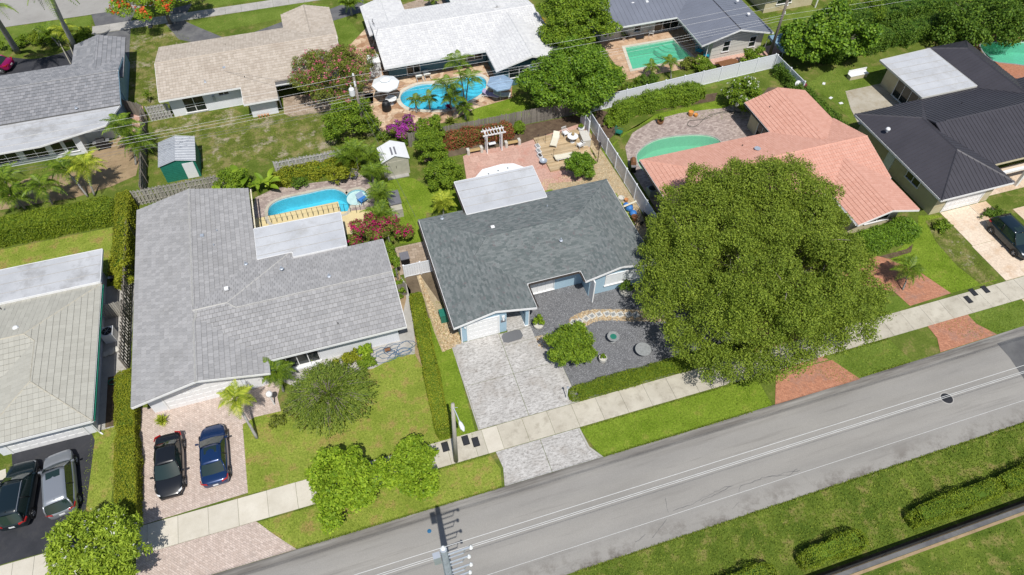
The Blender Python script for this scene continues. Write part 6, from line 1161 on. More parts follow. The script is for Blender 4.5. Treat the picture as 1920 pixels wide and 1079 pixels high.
MB().tube([(0,0,12),(0,0,12.35)],[.05,.03],6).lathe((0,0,12.1),[(.09,0),(.12,.05),(.07,.1),(.11,.15),(.05,.24)],10).build('insulator','white_plastic',e); MB().box(-.55,-.2,-.15,.15,10.6,11.5).build('cutout_box','galvanized',e)
for z,l in ((11.1,1.3),(9.9,1.15),(8.6,1.2),(7.4,1.1)):
    m=MB(); m.tube([(.1,0,z),(l,0,z+.1)],.05,6); m.tube([(.1,0,z-.5),(l*.7,0,z-.45),(l*.8,0,z+.03)],.035,5); m.build('bracket','galvanized',e)
    MB().lathe((l,0,z-.1),[(.05,0),(.10,.06),(.05,.12),(.10,.18),(.04,.3)],8).build('insulator','white_plastic',e)
def wire(label,a,b,sag,mat='wire_light',r=.02,name='power_line',n=24,group=None):
    a,b=Vector(a),Vector(b); e=MB(); pts=[a.lerp(b,i/n)-Vector((0,0,sag*4*(i/n)*(1-i/n))) for i in range(n+1)]; e.tube([p-a for p in pts],r,4); o=e.build(name,mat,None,a); tagit(o,label,'power line',group); return o
WG='overhead lines above the street'
wire('uppermost single white line crossing above the street',(-50,11.35,12.1),(.38,11.2,12.3),.0,r=.014,group=WG); wire('single white line continuing right from the top of the concrete pole',(.38,11.2,12.3),(85,11.2,12.3),.0,r=.014,n=40,group=WG)
wire('upper of the two close parallel lines above the street',(-50,11.35,11.05),(85,11.2,11.25),0,r=.014,n=40,group=WG); wire('lower of the two close parallel lines above the street',(-50,11.28,11.0),(85,11.13,11.2),0,r=.014,n=40,group=WG)
wire('thin separate line below the parallel pair, nearest the south verge',(-50,11.1,6.3),(85,11.1,6.4),.0,r=.011,n=40,group=WG)
e=empty('utility_pole',(3.0,57.6,0),'rear wooden utility pole with white drum transformer','utility pole'); MB().tube([(0,0,0),(.02,0,7.1)],[.17,.12],9).build('pole','pole_wood',e,smooth=True)
MB().lathe((-.42,-.1,4.95),[(.22,0),(.27,.08),(.27,.72),(.2,.82),(.05,.86)],14).build('transformer','white_plastic',e,smooth=False); MB().tube([(-.42,-.1,5.8),(-.42,-.1,6.1)],.05,6).build('bushing','white_plastic',e); MB().box(-.2,0,-.05,.05,5.2,5.3).build('bracket','galvanized',e)
for z in (7.15,6.3,6.0): MB().lathe((0,-.12,z-.1),[(.05,0),(.10,.06),(.05,.12),(.10,.18),(.04,.28)],8).build('insulator','white_plastic',e)
e=empty('utility_pole',(49.07,57.5,0),'dark wooden utility pole beside the grey metal roof gable','utility pole'); MB().tube([(0,0,0),(0,0,9.6)],[.18,.12],9).build('pole','bark',e,smooth=True)
for z in (6.4,5.5,7.3): MB().lathe((.15,0,z),[(.05,0),(.12,.08),(.05,.16),(.1,.24),(.03,.3)],8).build('insulator','white_plastic',e)
RG='overhead lines behind the gardens'
k=0
for z,mt,r,nm in ((7.05,'wire_light',.009,'topmost'),(6.35,'wire_light',.009,'second'),(5.15,'wire_light',.009,'third'),(4.85,'wire_light',.009,'fourth'),(4.5,'wire_light',.009,'fifth'),(3.9,'wire_dark',.012,'sixth'),(3.6,'wire_dark',.012,'lowest')):
    wire(nm+' rear garden line left of the transformer pole',(-43,57.5,z),(3.0,57.5,z),.35,mt,r,group=RG); wire(nm+' rear garden line from the transformer pole to the dark pole',(3.0,57.5,z),(49.07,57.4,z+.3),.4,mt,r,group=RG)
    if k in (0,2,4): wire(nm+' rear garden line right of the dark pole',(49.07,57.4,z+.3),(95,57.4,z+.3),.35,mt,r,group=RG)
    k+=1
for a,b,lb in (((3,57.6,5.4),(-9.5,68.2,3.2),'service drop from the transformer pole to the tan roof'),((3,57.6,5.0),(7.2,70,4.0),'service drop from the transformer pole to the antenna on the white roof'),((3,57.5,3.9),(5.0,41.9,2.9),'thin service drop from the transformer pole over the white shed'),((3,57.5,4.6),(5.2,54.4,.1),'guy wire anchoring the transformer pole by the white shed'),((49,57.4,6),(52.0,66.5,2.8),'service drop from the dark pole to the cream house')): wire(lb,a,b,.15,'wire_dark',.012)
# ================================================================ SHEDS AND STRUCTURES
def shed(label,x0,x1,y0,y1,h,rise,wall,roofm,doorx,doorm,eav=.12,ribs=True,group=None):
    e=empty('shed',((x0+x1)/2,(y0+y1)/2,0),label,'shed',group); cx=(x0+x1)/2; cy=(y0+y1)/2; X=(x1-x0)/2; Y=(y1-y0)/2
    m=MB(); m.box(-X,X,-Y,Y,0,h); m.add([(-X,-Y,h),(X,-Y,h),(0,-Y,h+rise),(-X,Y,h),(X,Y,h),(0,Y,h+rise)],[(0,1,2),(5,4,3),(1,4,5,2),(0,2,5,3)]); m.build('wall',wall,e)
    for s in (-1,1):
        m=MB(); a=Vector((0,-Y-eav,h+rise+.02)); b=Vector((s*(X+eav),-Y-eav,h-rise*eav/X+.02)); c=Vector((s*(X+eav),Y+eav,h-rise*eav/X+.02)); d=Vector((0,Y+eav,h+rise+.02)); t=Vector((0,0,.04)); m.add([a,b,c,d,a+t,b+t,c+t,d+t],[(0,1,2,3),(4,5,6,7),(0,1,5,4),(1,2,6,5),(2,3,7,6),(3,0,4,7)])
        if ribs:
            n=int(2*Y/.22)
            for i in range(n+1): y=-Y-eav+(2*Y+2*eav)*i/n; m.tube([(0,y,h+rise+.07),(s*(X+eav),y,h-rise*eav/X+.07)],.022,4)
        o=m.build('roof_slope',roofm,e); fix(o.data)
    n=int(h/.2)
    if ribs:
        for i in range(1,n): MB().box(-X-.012,X+.012,-Y-.012,Y+.012,i*h/n-.012,i*h/n+.012).build('wall_rib',wall,e)
    MB().box(doorx[0]-cx,doorx[1]-cx,-Y-.03,-Y+.01,.05,h-.15).build('door',doorm,e); return e
e=shed('dark green metal shed with ribbed pale roof behind the mossy fence',-16.0,-12.9,56.2,59.6,2.0,.42,'dark_green','shed_roof_metal',(-14.1,-13.1),'white_plastic')
e=shed('small white roofed resin shed with beige double doors',3.7,6.15,50.8,52.9,1.9,.55,'shed_beige','white_plastic',(4.1,5.75),'beige_grey' if 0 else 'stone_grey' if 0 else 'cream_wall' if 0 else 'shed_beige',ribs=False)
MB().box(-.9,-.5,-1.07,-1.05,1.3,1.6).build('shed_window','dark_steel',e); MB().box(-1.0,1.05,-1.5,-1.06,0,.08).build('step','concrete',e); MB().box(-.25,.25,-.9,.2,2.36,2.47).build('roof_light','grey_plastic',e); MB().box(-.02,.02,-1.1,-1.04,.9,1.2).build('handle','dark_steel',e)
e=empty('deck_box',(3.85,46.4,0),'beige outdoor storage box with grey lid on the small lawn','storage box'); MB().box(-.5,.5,-1.2,1.2,0,1.0).build('box','shed_beige',e)
m=MB(); m.add([(-.56,-.6,1.1),(.56,-.6,1.1),(.56,1.27,1.02),(-.56,1.27,1.02),(-.56,-.6,1.18),(.56,-.6,1.18),(.56,1.27,1.1),(-.56,1.27,1.1)],[(0,3,2,1),(4,5,6,7),(0,1,5,4),(1,2,6,5),(2,3,7,6),(3,0,4,7)]); m.build('lid','grey_plastic',e); m=MB(); 
for z in (.3,.6,.9): m.box(-.51,.51,-1.21,-1.2,z,z+.02)
m.build('groove','stone_grey',e)
# wooden deck of planks
e=empty('wooden_deck',(19.05,46.9,0),'low deck of worn tan planks holding the garden chairs and round table','deck'); 
for i in range(36):
    x1=4.75+random.uniform(-.015,.015); y=i*.142; MB().box(0,x1,y,y+.13,.12,.2+random.uniform(-.004,.004)).build('plank','deck_wood',e)
MB().box(-.02,4.8,-.03,-.005,0,.19).box(-.03,-.005,0,5.1,0,.19).build('skirt','deck_wood',e)
# pergola
e=empty('pergola',(14.75,51.6,0),'small white garden arbour with slatted top before the red hedge','pergola')
for x in (-.75,.75):
    for y in (-.3,.3): MB().box(x-.05,x+.05,y-.05,y+.05,0,2.2).build('post','white_paint',e)
    m=MB()
    for k in range(8): m.box(x-.015,x+.015,-.28,.28,.25+k*.22,.29+k*.22)
    for k in range(3): m.box(x-.012,x+.012,-.2+k*.18,-.17+k*.18,.1,2.0)
    m.build('lattice','white_paint',e)
for y in (-.36,.36): MB().box(-1.15,1.15,y-.03,y+.03,2.2,2.34).build('beam','white_paint',e)
for i in range(7): MB().box(-.95+i*.31,-.90+i*.31,-.55,.55,2.34,2.44).build('slat','white_paint',e)
def bench(label,x,y,w_=1.35,rz=0):
    e=empty('bench',(x,y,0),label,'bench','timber benches beside the arbour',rz)
    for s in (-1,1): MB().box(s*w_/2-.13,s*w_/2+.13,-.22,.22,0,.62).build('end_block','stone_white',e)
    for k in range(4): MB().box(-w_/2+.13,w_/2-.13,-.2+k*.1,-.12+k*.1,.40,.45).build('slat','teak',e)
bench('timber bench with white block ends left of the arbour',12.85,51.75); bench('timber bench with white block ends right of the arbour',16.75,51.75)
def chair(label,x,y,rz,mat,seat=.42,w_=.55,name='chair',cat='chair',group=None,bk=.85,z=0.03):
    e=empty(name,(x,y,z),label,cat,group,rz); m=MB(); m.box(-w_/2,w_/2,-w_/2,w_/2,seat-.04,seat); m.build('seat',mat,e); m=MB()
    for k in range(5): xx=-w_/2+.05+k*(w_-.1)/4; m.tube([(xx,w_/2,seat),(xx,w_/2+.14,bk)],.018,4)
    m.tube([(-w_/2,w_/2+.14,bk),(w_/2,w_/2+.14,bk)],.025,5); m.build('backrest',mat,e)
    for sx in (-1,1):
        for sy in (-1,1): MB().tube([(sx*w_*.46,sy*w_*.46,0),(sx*w_*.46,sy*w_*.46,seat)],.02,5).build('leg',mat,e)
        MB().tube([(sx*w_/2,-w_/2,seat),(sx*w_/2,-w_/2,.62),(sx*w_/2,w_/2+.08,.62)],.02,5).build('armrest',mat,e)
    return e
def lounger(label,x,y,rz,mat='cream_cushion',frame='white_plastic',z=.03,L_=1.95,rec=.55,group=None):
    e=empty('sun_lounger',(x,y,z),label,'sun lounger',group,rz); w_=.62
    MB().box(-w_/2,w_/2,-L_/2,L_*.12,.30,.38).build('cushion',mat,e); m=MB(); a=rec; y0=L_*.12; l=L_*.38; v=[]
    for s in (-1,1):
        for (t,dz) in ((0,0),(1,0),(1,.08),(0,.08)): v.append((s*w_/2,y0+t*l*math.cos(a)-dz*math.sin(a),.30+t*l*math.sin(a)+dz*math.cos(a)))
    m.add(v,[(0,1,2,3),(7,6,5,4),(0,4,5,1),(1,5,6,2),(2,6,7,3),(3,7,4,0)]); m.build('backrest',mat,e)
    for s in (-1,1): MB().tube([(s*w_/2,-L_/2,.28),(s*w_/2,L_/2*.9,.28)],.025,5).build('side_rail',frame,e)
    for s in (-1,1):
        for q in (-.8,.7): MB().tube([(s*w_/2,q*L_/2,0),(s*w_/2,q*L_/2,.28)],.022,5).build('leg',frame,e)
    return e
DZ=.2
lounger('cream cushioned lounger set diagonally near the back of the deck',20.85,50.75,-.55,z=DZ); lounger('cream cushioned lounger lying flat at the front of the deck',20.85,48.15,math.pi/2,z=DZ,rec=.08)
def rtable(label,x,y,r,mat,h=.72,z=.03,leg='white_plastic',cat='table'):
    e=empty('round_table',(x,y,z),label,cat); MB().lathe((0,0,h-.03),[(r*.98,0),(r,.015),(r*.98,.03)],24).build('tabletop',mat,e); MB().tube([(0,0,0),(0,0,h-.03)],.04,6).lathe((0,0,0),[(.26,0),(.24,.03),(.05,.06)],10).build('pedestal',leg,e); return e
rtable('white round garden table in the middle of the wooden deck',22.55,50.3,.55,'white_plastic',z=DZ)
o=MB().lathe((0,0,0),[(.10,0),(.14,.12),(.16,.22),(.1,.24)],10).build('flower_pot','wicker',None,(22.6,50.4,DZ+.72)); tagit(o,'small wicker pot standing on the white round table','pot')
chair('white wire chair behind the round table on the deck',22.2,51.35,.2,'white_plastic',z=DZ); chair('white wire chair in front of the round table on the deck',22.95,49.2,math.pi+.3,'white_plastic',z=DZ)
e=empty('storage_box',(23.75,50.0,0.05),'pale grey patio cabinet at the right edge of the wooden deck','cabinet',None,-.1); MB().box(-.38,.38,-.75,.75,0,.8).build('box','stone_white',e); MB().box(-.41,.41,-.78,.78,.8,.85).build('lid','stone_white',e)
def pot(label,x,y,r,h,mat,plant=None,pr=.3,n=400,z=.03,name='plant_pot'):
    e=empty(name,(x,y,z),label,'plant pot'); MB().lathe((0,0,0),[(r*.7,0),(r*.95,h*.5),(r,h),(r*.86,h),(r*.8,h*.82)],14).build('pot',mat,e,smooth=False)
    MB().lathe((0,0,h*.75),[(r*.84,0),(r*.8,.02)],12).build('soil','soil',e)
    if plant:
        lb=clumps((0,0,h+pr*.6),(pr*.7,pr*.7,pr*.7),7,pr*.45,-.4,seed=n); p,d=lobe_points(lb,n,-.8); link('foliage',leaves('foliage',p,unit(d+RNG.normal(0,.4,d.shape)),.13,.08,[plant]),e)
    return e
pot('white rectangular planter beside the lattice screen',24.05,51.75,.35,.5,'white_plastic','leaf_mid',.3,300); pot('round white stone pot with bright plant beside the blue porch post',11.98,29.95,.42,.38,'stone_white','leaf_bright',.5,900); pot('white stone pot with dark plant against the blue front wall',19.9,31.0,.5,.42,'stone_white','leaf_dark',.6,900)
pot('small white urn with green plant in the gravel near the low hedge',15.6,25.4,.32,.55,'stone_white','leaf_mid',.22,250)
pot('low dark potted plant on the paver deck above the green pool',32.3,50.55,.35,.35,'brown_paint','leaf_mid',.42,500); pot('orange clay pot group at the upper rim of the salmon house deck',35.9,50.8,.28,.5,'orange_clay'); pot('smaller tan clay pot leaning by the orange one',36.35,50.5,.2,.3,'orange_clay')
pot('white pot with plant on the bed edge behind the picket fence',17.2,53.5,.2,.4,'stone_white','leaf_mid',.2,120)
def bowl(label,x,y,r,h,mat,inner=None):
    e=empty('bird_bath',(x,y,.03),label,'bird bath'); MB().lathe((0,0,0),[(r*.5,0),(r*.25,h*.2),(r*.2,h*.75),(r*.9,h*.92),(r,h),(r*.85,h),(r*.3,h*.93)],18).build('basin',mat,e)
    if inner: MB().lathe((0,0,h*.94),[(r*.7,0),(r*.66,.012)],14).build('water',inner,e)
bowl('grey stone bird bath with green water on the shaded gravel',17.1,26.95,.48,.6,'stone_grey','dark_green'); rtable('round grey stone table under the edge of the huge tree',18.85,25.2,.62,'stone_grey',.55,leg='stone_grey')
m=MB().ball((0,0,.22),.32,8,6,.7); o=m.build('boulder','stone_white',None,(12.4,28.2,0)); tagit(o,'pale boulder by the driveway edge and round bush','rock')
# statue-like garden ornament
e=empty('garden_ornament',(14.9,29.3,.03),'slim weathered garden ornament on the gravel below the stepping stones','ornament'); MB().lathe((0,0,0),[(.14,0),(.12,.1),(.05,.15),(.08,.4),(.05,.55),(.07,.65),(.02,.75)],8).build('figure','stone_white',e); MB().box(-.15,.15,-.15,.15,0,.04).build('base','stone_grey',e)
# stepping stones
for i,(x,y,rz) in enumerate([(14.05,29.3,.5),(14.5,29.75,.5),(15.05,30.15,.4),(15.65,30.38,.3),(16.35,30.48,.12),(17.2,30.35,0),(17.95,30.28,0),(18.75,30.1,-.05),(19.5,29.95,-.1),(20.4,29.75,-.1)]): pass
for i,q in enumerate([(1075,606),(1087,604),(1099,599),(1110,594),(1123,591),(1138,590),(1150,591),(1163,591),(1178,591),(1192,592)]):
    p=P(*q,0); e=empty('stepping_stone',(p.x,p.y,.02),['first','second','third','fourth','fifth','sixth','seventh','eighth','ninth','last'][i]+' square stepping stone from the left along the curved pebble path','stepping stone','stepping stones along the curved path',.75-.13*min(i,5)); MB().box(-.25,.25,-.25,.25,0,.05).build('slab','stone_white',e); MB().box(-.15,.15,-.15,.15,.05,.056).build('inlay','stone_grey',e)
# grill and small things by the patio
def grill(label,x,y,rz,body='black_plastic',lid='black_plastic',s=1.0,z=.03):
    e=empty('barbecue',(x,y,z),label,'barbecue',None,rz); MB().box(-.6*s,.6*s,-.25*s,.25*s,.0,.8*s).build('cabinet',body,e); m=MB(); v=[]
    prof=[(-.26,.8),(-.26,.95),(-.12,1.15),(.12,1.15),(.26,.95),(.26,.8)]; k=len(prof)
    m.add([(xx,y_*s,z_*s) for xx in (-.38*s,.38*s) for y_,z_ in prof],[tuple(range(k)),tuple(range(k,2*k))[::-1]]+[(i,(i+1)%k,(i+1)%k+k,i+k) for i in range(k)]); o=m.build('lid',lid,e); fix(o.data)
    for q in (-1,1): MB().box(q*.42*s if q>0 else -.75*s,.75*s if q>0 else -.42*s,-.22*s,.22*s,.78*s,.82*s).build('side_shelf','steel',e)
    for q in (-.5,.5): MB().tube([(q*s-.03,-.27*s,.1),(q*s+.03,-.27*s,.1)],.09,8).build('wheel','rubber',e)
grill('black barbecue grill by the blue corner of the left house',-20.2,45.3,1.5); grill('black barbecue under the palm beside the white walled rear house',-21.9,63.3,.1); grill('barbecue with brown lid beside the white fence near the green pool',26.75,45.0,1.2,'black_plastic','brown_paint')
m=MB().lathe((0,0,0),[(.42,0),(.5,.2),(.46,.7),(.34,1.05),(.15,1.15),(.02,1.16)],12); o=m.build('covered_grill','black_plastic',None,(5.9,61.0,.03),smooth=True); tagit(o,'black covered kettle grill alone on the brown flagstones','barbecue')
rowp=[(19.0,50.6),(18.85,49.9),(18.75,49.2)]
for i,(x,y) in enumerate(rowp):
    e=empty('planter_tray',(x,y,.03),['white planter tray with bottles at the top end of the row beside the deck','middle white planter tray of the row beside the deck','dark bordered tray at the lower end of the row beside the deck'][i],'planter','trays in a row beside the deck',.12); MB().box(-.2,.2,-.3,.3,0,.3).build('tray','white_plastic',e); MB().box(-.15,.15,-.25,.25,.3,.31).build('soil','gutter_dark' if i==2 else 'stone_grey',e)
e=empty('fire_pit',(18.75,48.2,.03),'round fire pit bowl on legs at the corner of the deck','fire pit'); MB().lathe((0,0,.25),[(.12,0),(.32,.14),(.38,.18),(.33,.18),(.1,.04)],16).build('bowl','galvanized',e)
for a in (0,2.1,4.2): MB().tube([(.2*math.cos(a),.2*math.sin(a),.3),(.3*math.cos(a),.3*math.sin(a),0)],.02,4).build('leg','dark_steel',e)
e=empty('garden_lantern',(23.9,46.9,0),'thin black lantern post in the pale pebbles beside the round bush','lantern'); MB().tube([(0,0,0),(0,0,2.1)],.035,6).build('post','black_plastic',e); MB().box(-.1,.1,-.1,.1,2.1,2.4).build('lantern','dark_steel',e)
for i,(x,y) in enumerate([(19.15,51.0),(19.9,50.9),(19.9,48.5)]):
    e=empty('torch',(x,y,.2),['thin black stake torch at the back left corner of the deck','thin black stake torch a step inside the deck corner','thin black stake torch at the left front of the deck'][i],'torch','torches on the deck'); MB().tube([(0,0,0),(0,0,1.0)],.015,5).build('stake','black_plastic',e); MB().lathe((0,0,1.0),[(.03,0),(.06,.06),(.03,.14)],7).build('head','dark_steel',e)
e=empty('cafe_table',(14.7,51.95,.03),'small white table standing under the arbour','table'); MB().box(-.35,.35,-.2,.2,.58,.62).build('tabletop','white_plastic',e)
for sx in (-1,1):
    for sy in (-1,1): MB().tube([(sx*.3,sy*.16,0),(sx*.3,sy*.16,.58)],.015,4).build('leg','dark_steel',e)
# pools: furniture
chair('grey reclining chair at the far corner of the pink paver pool deck',.9,51.5,-.5,'grey_plastic',.4,.6); 
e=empty('folded_cover',(1.15,48.2,.03),'blue chair draped with a pale towel by the shallow end','chair',None,.5); m=MB(); m.box(-.38,.38,-.3,.3,.3,.38); m.build('seat','cover_blue',e); m=MB(); m.add([(-.36,.22,.36),(.36,.22,.36),(.36,.45,.8),(-.36,.45,.8),(-.36,.28,.32),(.36,.28,.32),(.36,.52,.78),(-.36,.52,.78)],[(0,3,2,1),(4,5,6,7),(0,1,5,4),(1,2,6,5),(2,3,7,6),(3,0,4,7)]); m.build('towel','umbrella_blue',e)
for sx in (-1,1):
    for sy in (-1,1): MB().tube([(sx*.4,sy*.3,0),(sx*.4,sy*.3,.3)],.025,5).build('leg','cover_blue',e)
def umbrella(label,x,y,r,h,mat,k=8,rise=.55,table=True,tiers=1):
    e=empty('parasol',(x,y,.03),label,'parasol'); MB().tube([(0,0,0),(0,0,h+rise)],.03,6).build('pole','white_plastic',e); m=MB(); v=[(0,0,h+rise)]+[(r*math.cos(2*math.pi*i/k),r*math.sin(2*math.pi*i/k),h) for i in range(k)]+[(r*math.cos(2*math.pi*i/k),r*math.sin(2*math.pi*i/k),h-.14) for i in range(k)]
    m.add(v,[(0,1+i,1+(i+1)%k) for i in range(k)]+[(1+i,1+k+i,1+k+(i+1)%k,1+(i+1)%k) for i in range(k)]); m.build('canopy',mat,e)
    if tiers>1: m=MB(); m.add([(0,0,h+rise+.12)]+[(r*.4*math.cos(2*math.pi*i/k),r*.4*math.sin(2*math.pi*i/k),h+rise-.12) for i in range(k)],[(0,1+i,1+(i+1)%k) for i in range(k)]); m.build('vent_cap',mat,e)
    MB().lathe((0,0,h+rise),[(.03,0),(.05,.06),(.01,.12)],6).build('finial','white_plastic',e)
    for i in range(k): MB().tube([(0,0,h+rise-.06),(r*.97*math.cos(2*math.pi*i/k),r*.97*math.sin(2*math.pi*i/k),h-.03)],.012,3).build('rib','steel',e)
umbrella('light blue hexagonal parasol at the right side of the kidney pool',17.75,59.2,1.45,2.15,'umbrella_blue',6,.45); umbrella('white two tiered parasol beneath the pink flowering tree',6.35,62.5,1.45,2.2,'canvas_white',8,.6,tiers=2)
rtable('white patio table below the white parasol',6.6,61.9,.6,'white_plastic'); 
LG='loungers around the kidney pool'
lounger('left brown backed white lounger against the teal wall',10.35,65.4,math.pi,'brown_pavers' if 0 else 'soft_white',rec=.9,group=LG,L_=1.7); lounger('right brown backed white lounger against the teal wall',11.25,65.45,math.pi,'soft_white',rec=.9,group=LG,L_=1.7)
lounger('lavender lounger pointing at the blue parasol',16.9,60.0,1.0,'lavender',group=LG); lounger('white lounger beside the lavender one by the lawn edge',18.0,59.6,1.3,'soft_white',group=LG)
e=empty('storage_cabinet',(6.0,68.0,0),'white topped storage cabinet beside the white tile roof edge','cabinet'); MB().box(-.6,.6,-.8,.8,0,1.7).build('box','canvas_white',e); MB().box(-.65,.65,-.85,.85,1.7,1.78).build('lid','white_paint',e); o=MB().ball((0,0,0),.5,8,5,.5).build('green_bag','dark_green',None,(6.1,69.4,1.0)); tagit(o,'green bundled bag behind the white storage cabinet','bag')
# square pool garden
chair('white garden chair with green cushion by the sliding doors',38.3,65.9,2.9,'white_plastic'); chair('dark metal chair at the left of the grey metal roofed terrace',35.3,66.0,2.6,'dark_steel',bk=.95)
e=empty('plant_stand',(34.9,66.0,.03),'silver potted palm stand beside the dark metal chair','plant'); MB().lathe((0,0,0),[(.2,0),(.25,.4),(.22,.42)],10).build('pot','steel',e); m=MB()
for i in range(14): a=i*.45; m.add([(0,0,.4),(.3*math.cos(a),.3*math.sin(a),.9),(.55*math.cos(a),.55*math.sin(a),.75),(.3*math.cos(a+.2),.3*math.sin(a+.2),.85)],[(0,1,2,3)])
m.build('foliage','leaf_mid',e)
e=empty('low_lounger',(36.8,65.6,.03),'small dark low lounger on the travertine terrace','lounger'); MB().box(-.5,.5,-.2,.2,.2,.26).build('seat','dark_steel',e)
for q in (-.4,.4): MB().tube([(q,-.2,0),(q,.2,.2)],.02,4).build('leg','dark_steel',e)
TG='turquoise plastic chairs at the pool corner'
chair('turquoise plastic armchair nearest the wall corner',42.1,60.9,.5,'turquoise',.38,.7,group=TG,bk=1.0); chair('second turquoise plastic armchair turned toward the white fence',42.5,59.9,-.8,'turquoise',.38,.7,group=TG,bk=1.0)
e=empty('picnic_table',(43.7,57.3,.02),'long brown wooden picnic table behind the white fence','picnic table',None,.08)
for k in range(4): MB().box(-1.15,1.15,-.4+k*.2,-.22+k*.2,.70,.75).build('plank','brown_paint',e)
for s in (-1,1): MB().box(-1.15,1.15,s*.75-.14,s*.75+.14,.4,.45).build('seat_plank','brown_paint',e); MB().box(s*.8-.05,s*.8+.05,-.75,.75,.33,.4).build('cross_beam','brown_paint',e); MB().tube([(s*.8,-.5,0),(s*.8,-.2,.7)],.05,4).tube([(s*.8,.5,0),(s*.8,.2,.7)],.05,4).build('leg','brown_paint',e)
o=MB().tube([(math.cos(a)*.9*(1 if a<5 else .8),math.sin(a)*.4+.05*a,0) for a in [i*.35 for i in range(26)]],.025,4).build('pool_hose','hose_dark',None,(37.0,60.9,-.1)); tagit(o,'dark coiled vacuum hose floating at the edge of the square pool','hose')
# blue tarp canopy
e=empty('canopy_tent',(51.2,57.6,0),'faded blue pyramid canopy next to the dark utility pole','canopy')
m=MB(); q=[(-1.7,-1.6,1.9),(1.7,-1.6,1.9),(1.7,1.6,1.9),(-1.7,1.6,1.9)]; m.add(q+[(0,0,2.7)]+[(a,b,1.6) for a,b,c in q],[(0,1,4),(1,2,4),(2,3,4),(3,0,4),(0,5,6,1),(1,6,7,2),(2,7,8,3),(3,8,5,0)]); m.build('tarp','tarp_blue',e)
for a,b,c in q: MB().tube([(a,b,0),(a,b,1.9)],.03,5).build('leg','galvanized',e)
# green pool garden
chair('dark green folding garden chair at the top of the white fence',27.5,50.1,.8,'dark_green',.42,.6)
pts=smoothpoly([(37.3,50.0),(36.6,49.6),(36.0,49.2),(35.3,49.0),(34.9,49.4),(35.4,50.0),(36.2,49.9),(37.2,49.8),(38.5,50.2),(40,50.1),(40.8,49.8),(41.2,49.7),(40.0,50.25),(38.4,50.35)],4); o=MB().tube([(p[0]-37,p[1]-50,.05) for p in pts],.025,4).build('garden_hose','hose_dark',None,(37,50,.01)); tagit(o,'looped dark garden hose on the grey pink pavers','hose')
e=empty('air_conditioner',(27.0,41.2,0),'air conditioning unit in the shade of the salmon house side wall','air conditioner'); MB().box(-.4,.4,-.4,.4,0,.8).build('case','galvanized',e); MB().lathe((0,0,.8),[(.34,0),(.34,.03),(.05,.04)],14).build('fan_grille','black_plastic',e)
# narrow passage on the left
e=empty('air_conditioner',(-20.25,38.9,0),'boxy white air conditioning unit with round fan beside the left house','air conditioner'); MB().box(-.42,.42,-.45,.45,0,.95).build('case','white_plastic',e); MB().lathe((0,0,.95),[(.38,0),(.38,.02),(.04,.025)],18).build('fan_grille','black_plastic',e); m=MB()
for k in range(6): a=k*math.pi/3; m.tube([(0,0,.985),(.36*math.cos(a),.36*math.sin(a),.985)],.012,4)
m.build('fan_blades','steel',e)
m=MB().ball((0,0,.15),.35,8,5,.5).ball((.4,.1,.14),.3,8,5,.5).ball((-.35,-.1,.13),.28,8,5,.45); o=m.build('rock_pile','stone_white',None,(-20.25,37.5,0)); tagit(o,'heap of pale sacks beside the air conditioning unit','sacks')
o=MB().tube([(.3*math.cos(a),.3*math.sin(a)*.8,.04+.01*a) for a in [i*.4 for i in range(40)]],.02,4).build('garden_hose','dark_green',None,(-20.0,34.6,.02)); tagit(o,'green garden hose coiled on brown mulch in the narrow passage','hose')
o=MB().tube([(0,0,.03),(.2,-.4,.03),(.5,-.5,.03),(.7,-.1,.03),(.75,.4,.03)],.03,5).build('bent_pipe','cream_cushion',None,(-19.9,38.0,.02)); tagit(o,'cream plastic pipe lying beside the air conditioning unit','pipe')
# front of the grey tiled house
e=empty('globe_lamp',(-8.7,29.1,0),'white globe lamp on a short post at the paver path','lamp'); MB().tube([(0,0,0),(0,0,1.35)],.05,7).build('post','white_plastic',e); MB().ball((0,0,1.55),.24,14,10).build('globe','white_paint',e,smooth=True)
R2=random.Random(8); hp=[]
for i in range(90): a=i*.62; r=.3+.55*abs(math.sin(i*.33)); hp.append((r*math.cos(a)*1.2+1.0*math.sin(i*.17)+R2.uniform(-.12,.12),r*math.sin(a)*.6+.35*math.cos(i*.23)+R2.uniform(-.1,.1),.04+R2.uniform(0,.08)))
o=MB().tube(hp,.022,4).build('garden_hose','hose_blue',None,(.4,30.95,.02)); tagit(o,'tangled blue garden hose heaped beside the long white wall','hose')
e=empty('hose_reel',(.1,31.2,.02),'brown hose reel stand in the blue hose tangle','hose reel'); MB().tube([(-.2,0,.3),(.2,0,.3)],.15,10).build('drum','brown_paint',e); MB().tube([(-.25,0,0),(-.25,0,.5),(.25,0,.5),(.25,0,0)],.02,5).build('frame','dark_steel',e)
e=empty('light_post',(11.85,23.2,0),'short white garden light post at the left end of the low hedge','garden light'); MB().tube([(0,0,0),(0,0,1.5)],.04,6).build('post','white_plastic',e); MB().lathe((0,0,1.5),[(.06,0),(.1,.1),(.03,.2)],8).build('lantern','galvanized',e)
o=sheet('doormat',[(8.9,29.35),(9.25,29.2),(10.3,29.25),(10.55,29.5),(10.5,30.1),(10.2,30.2),(9.1,30.15),(8.9,29.9)],.055,'gravel_stone',kind=None,thick=.02); tagit(o,'dark grey mat beside the white garage door','mat')
e=empty('wheelie_bin',(5.0,32.9,0),'dark green bin in the shade left of the blue garage','bin'); MB().box(-.3,.3,-.35,.35,0,.9).build('body','dark_green',e); MB().box(-.33,.33,-.38,.38,.9,.97).build('lid','dark_green',e)
e=empty('wheelie_bin',(3.3,39.6,.02),'black bin behind the white side gate','bin'); MB().box(-.35,.35,-.4,.4,0,1.0).build('body','black_plastic',e); MB().box(-.38,.38,-.43,.43,1.0,1.07).build('lid','grey_plastic',e)
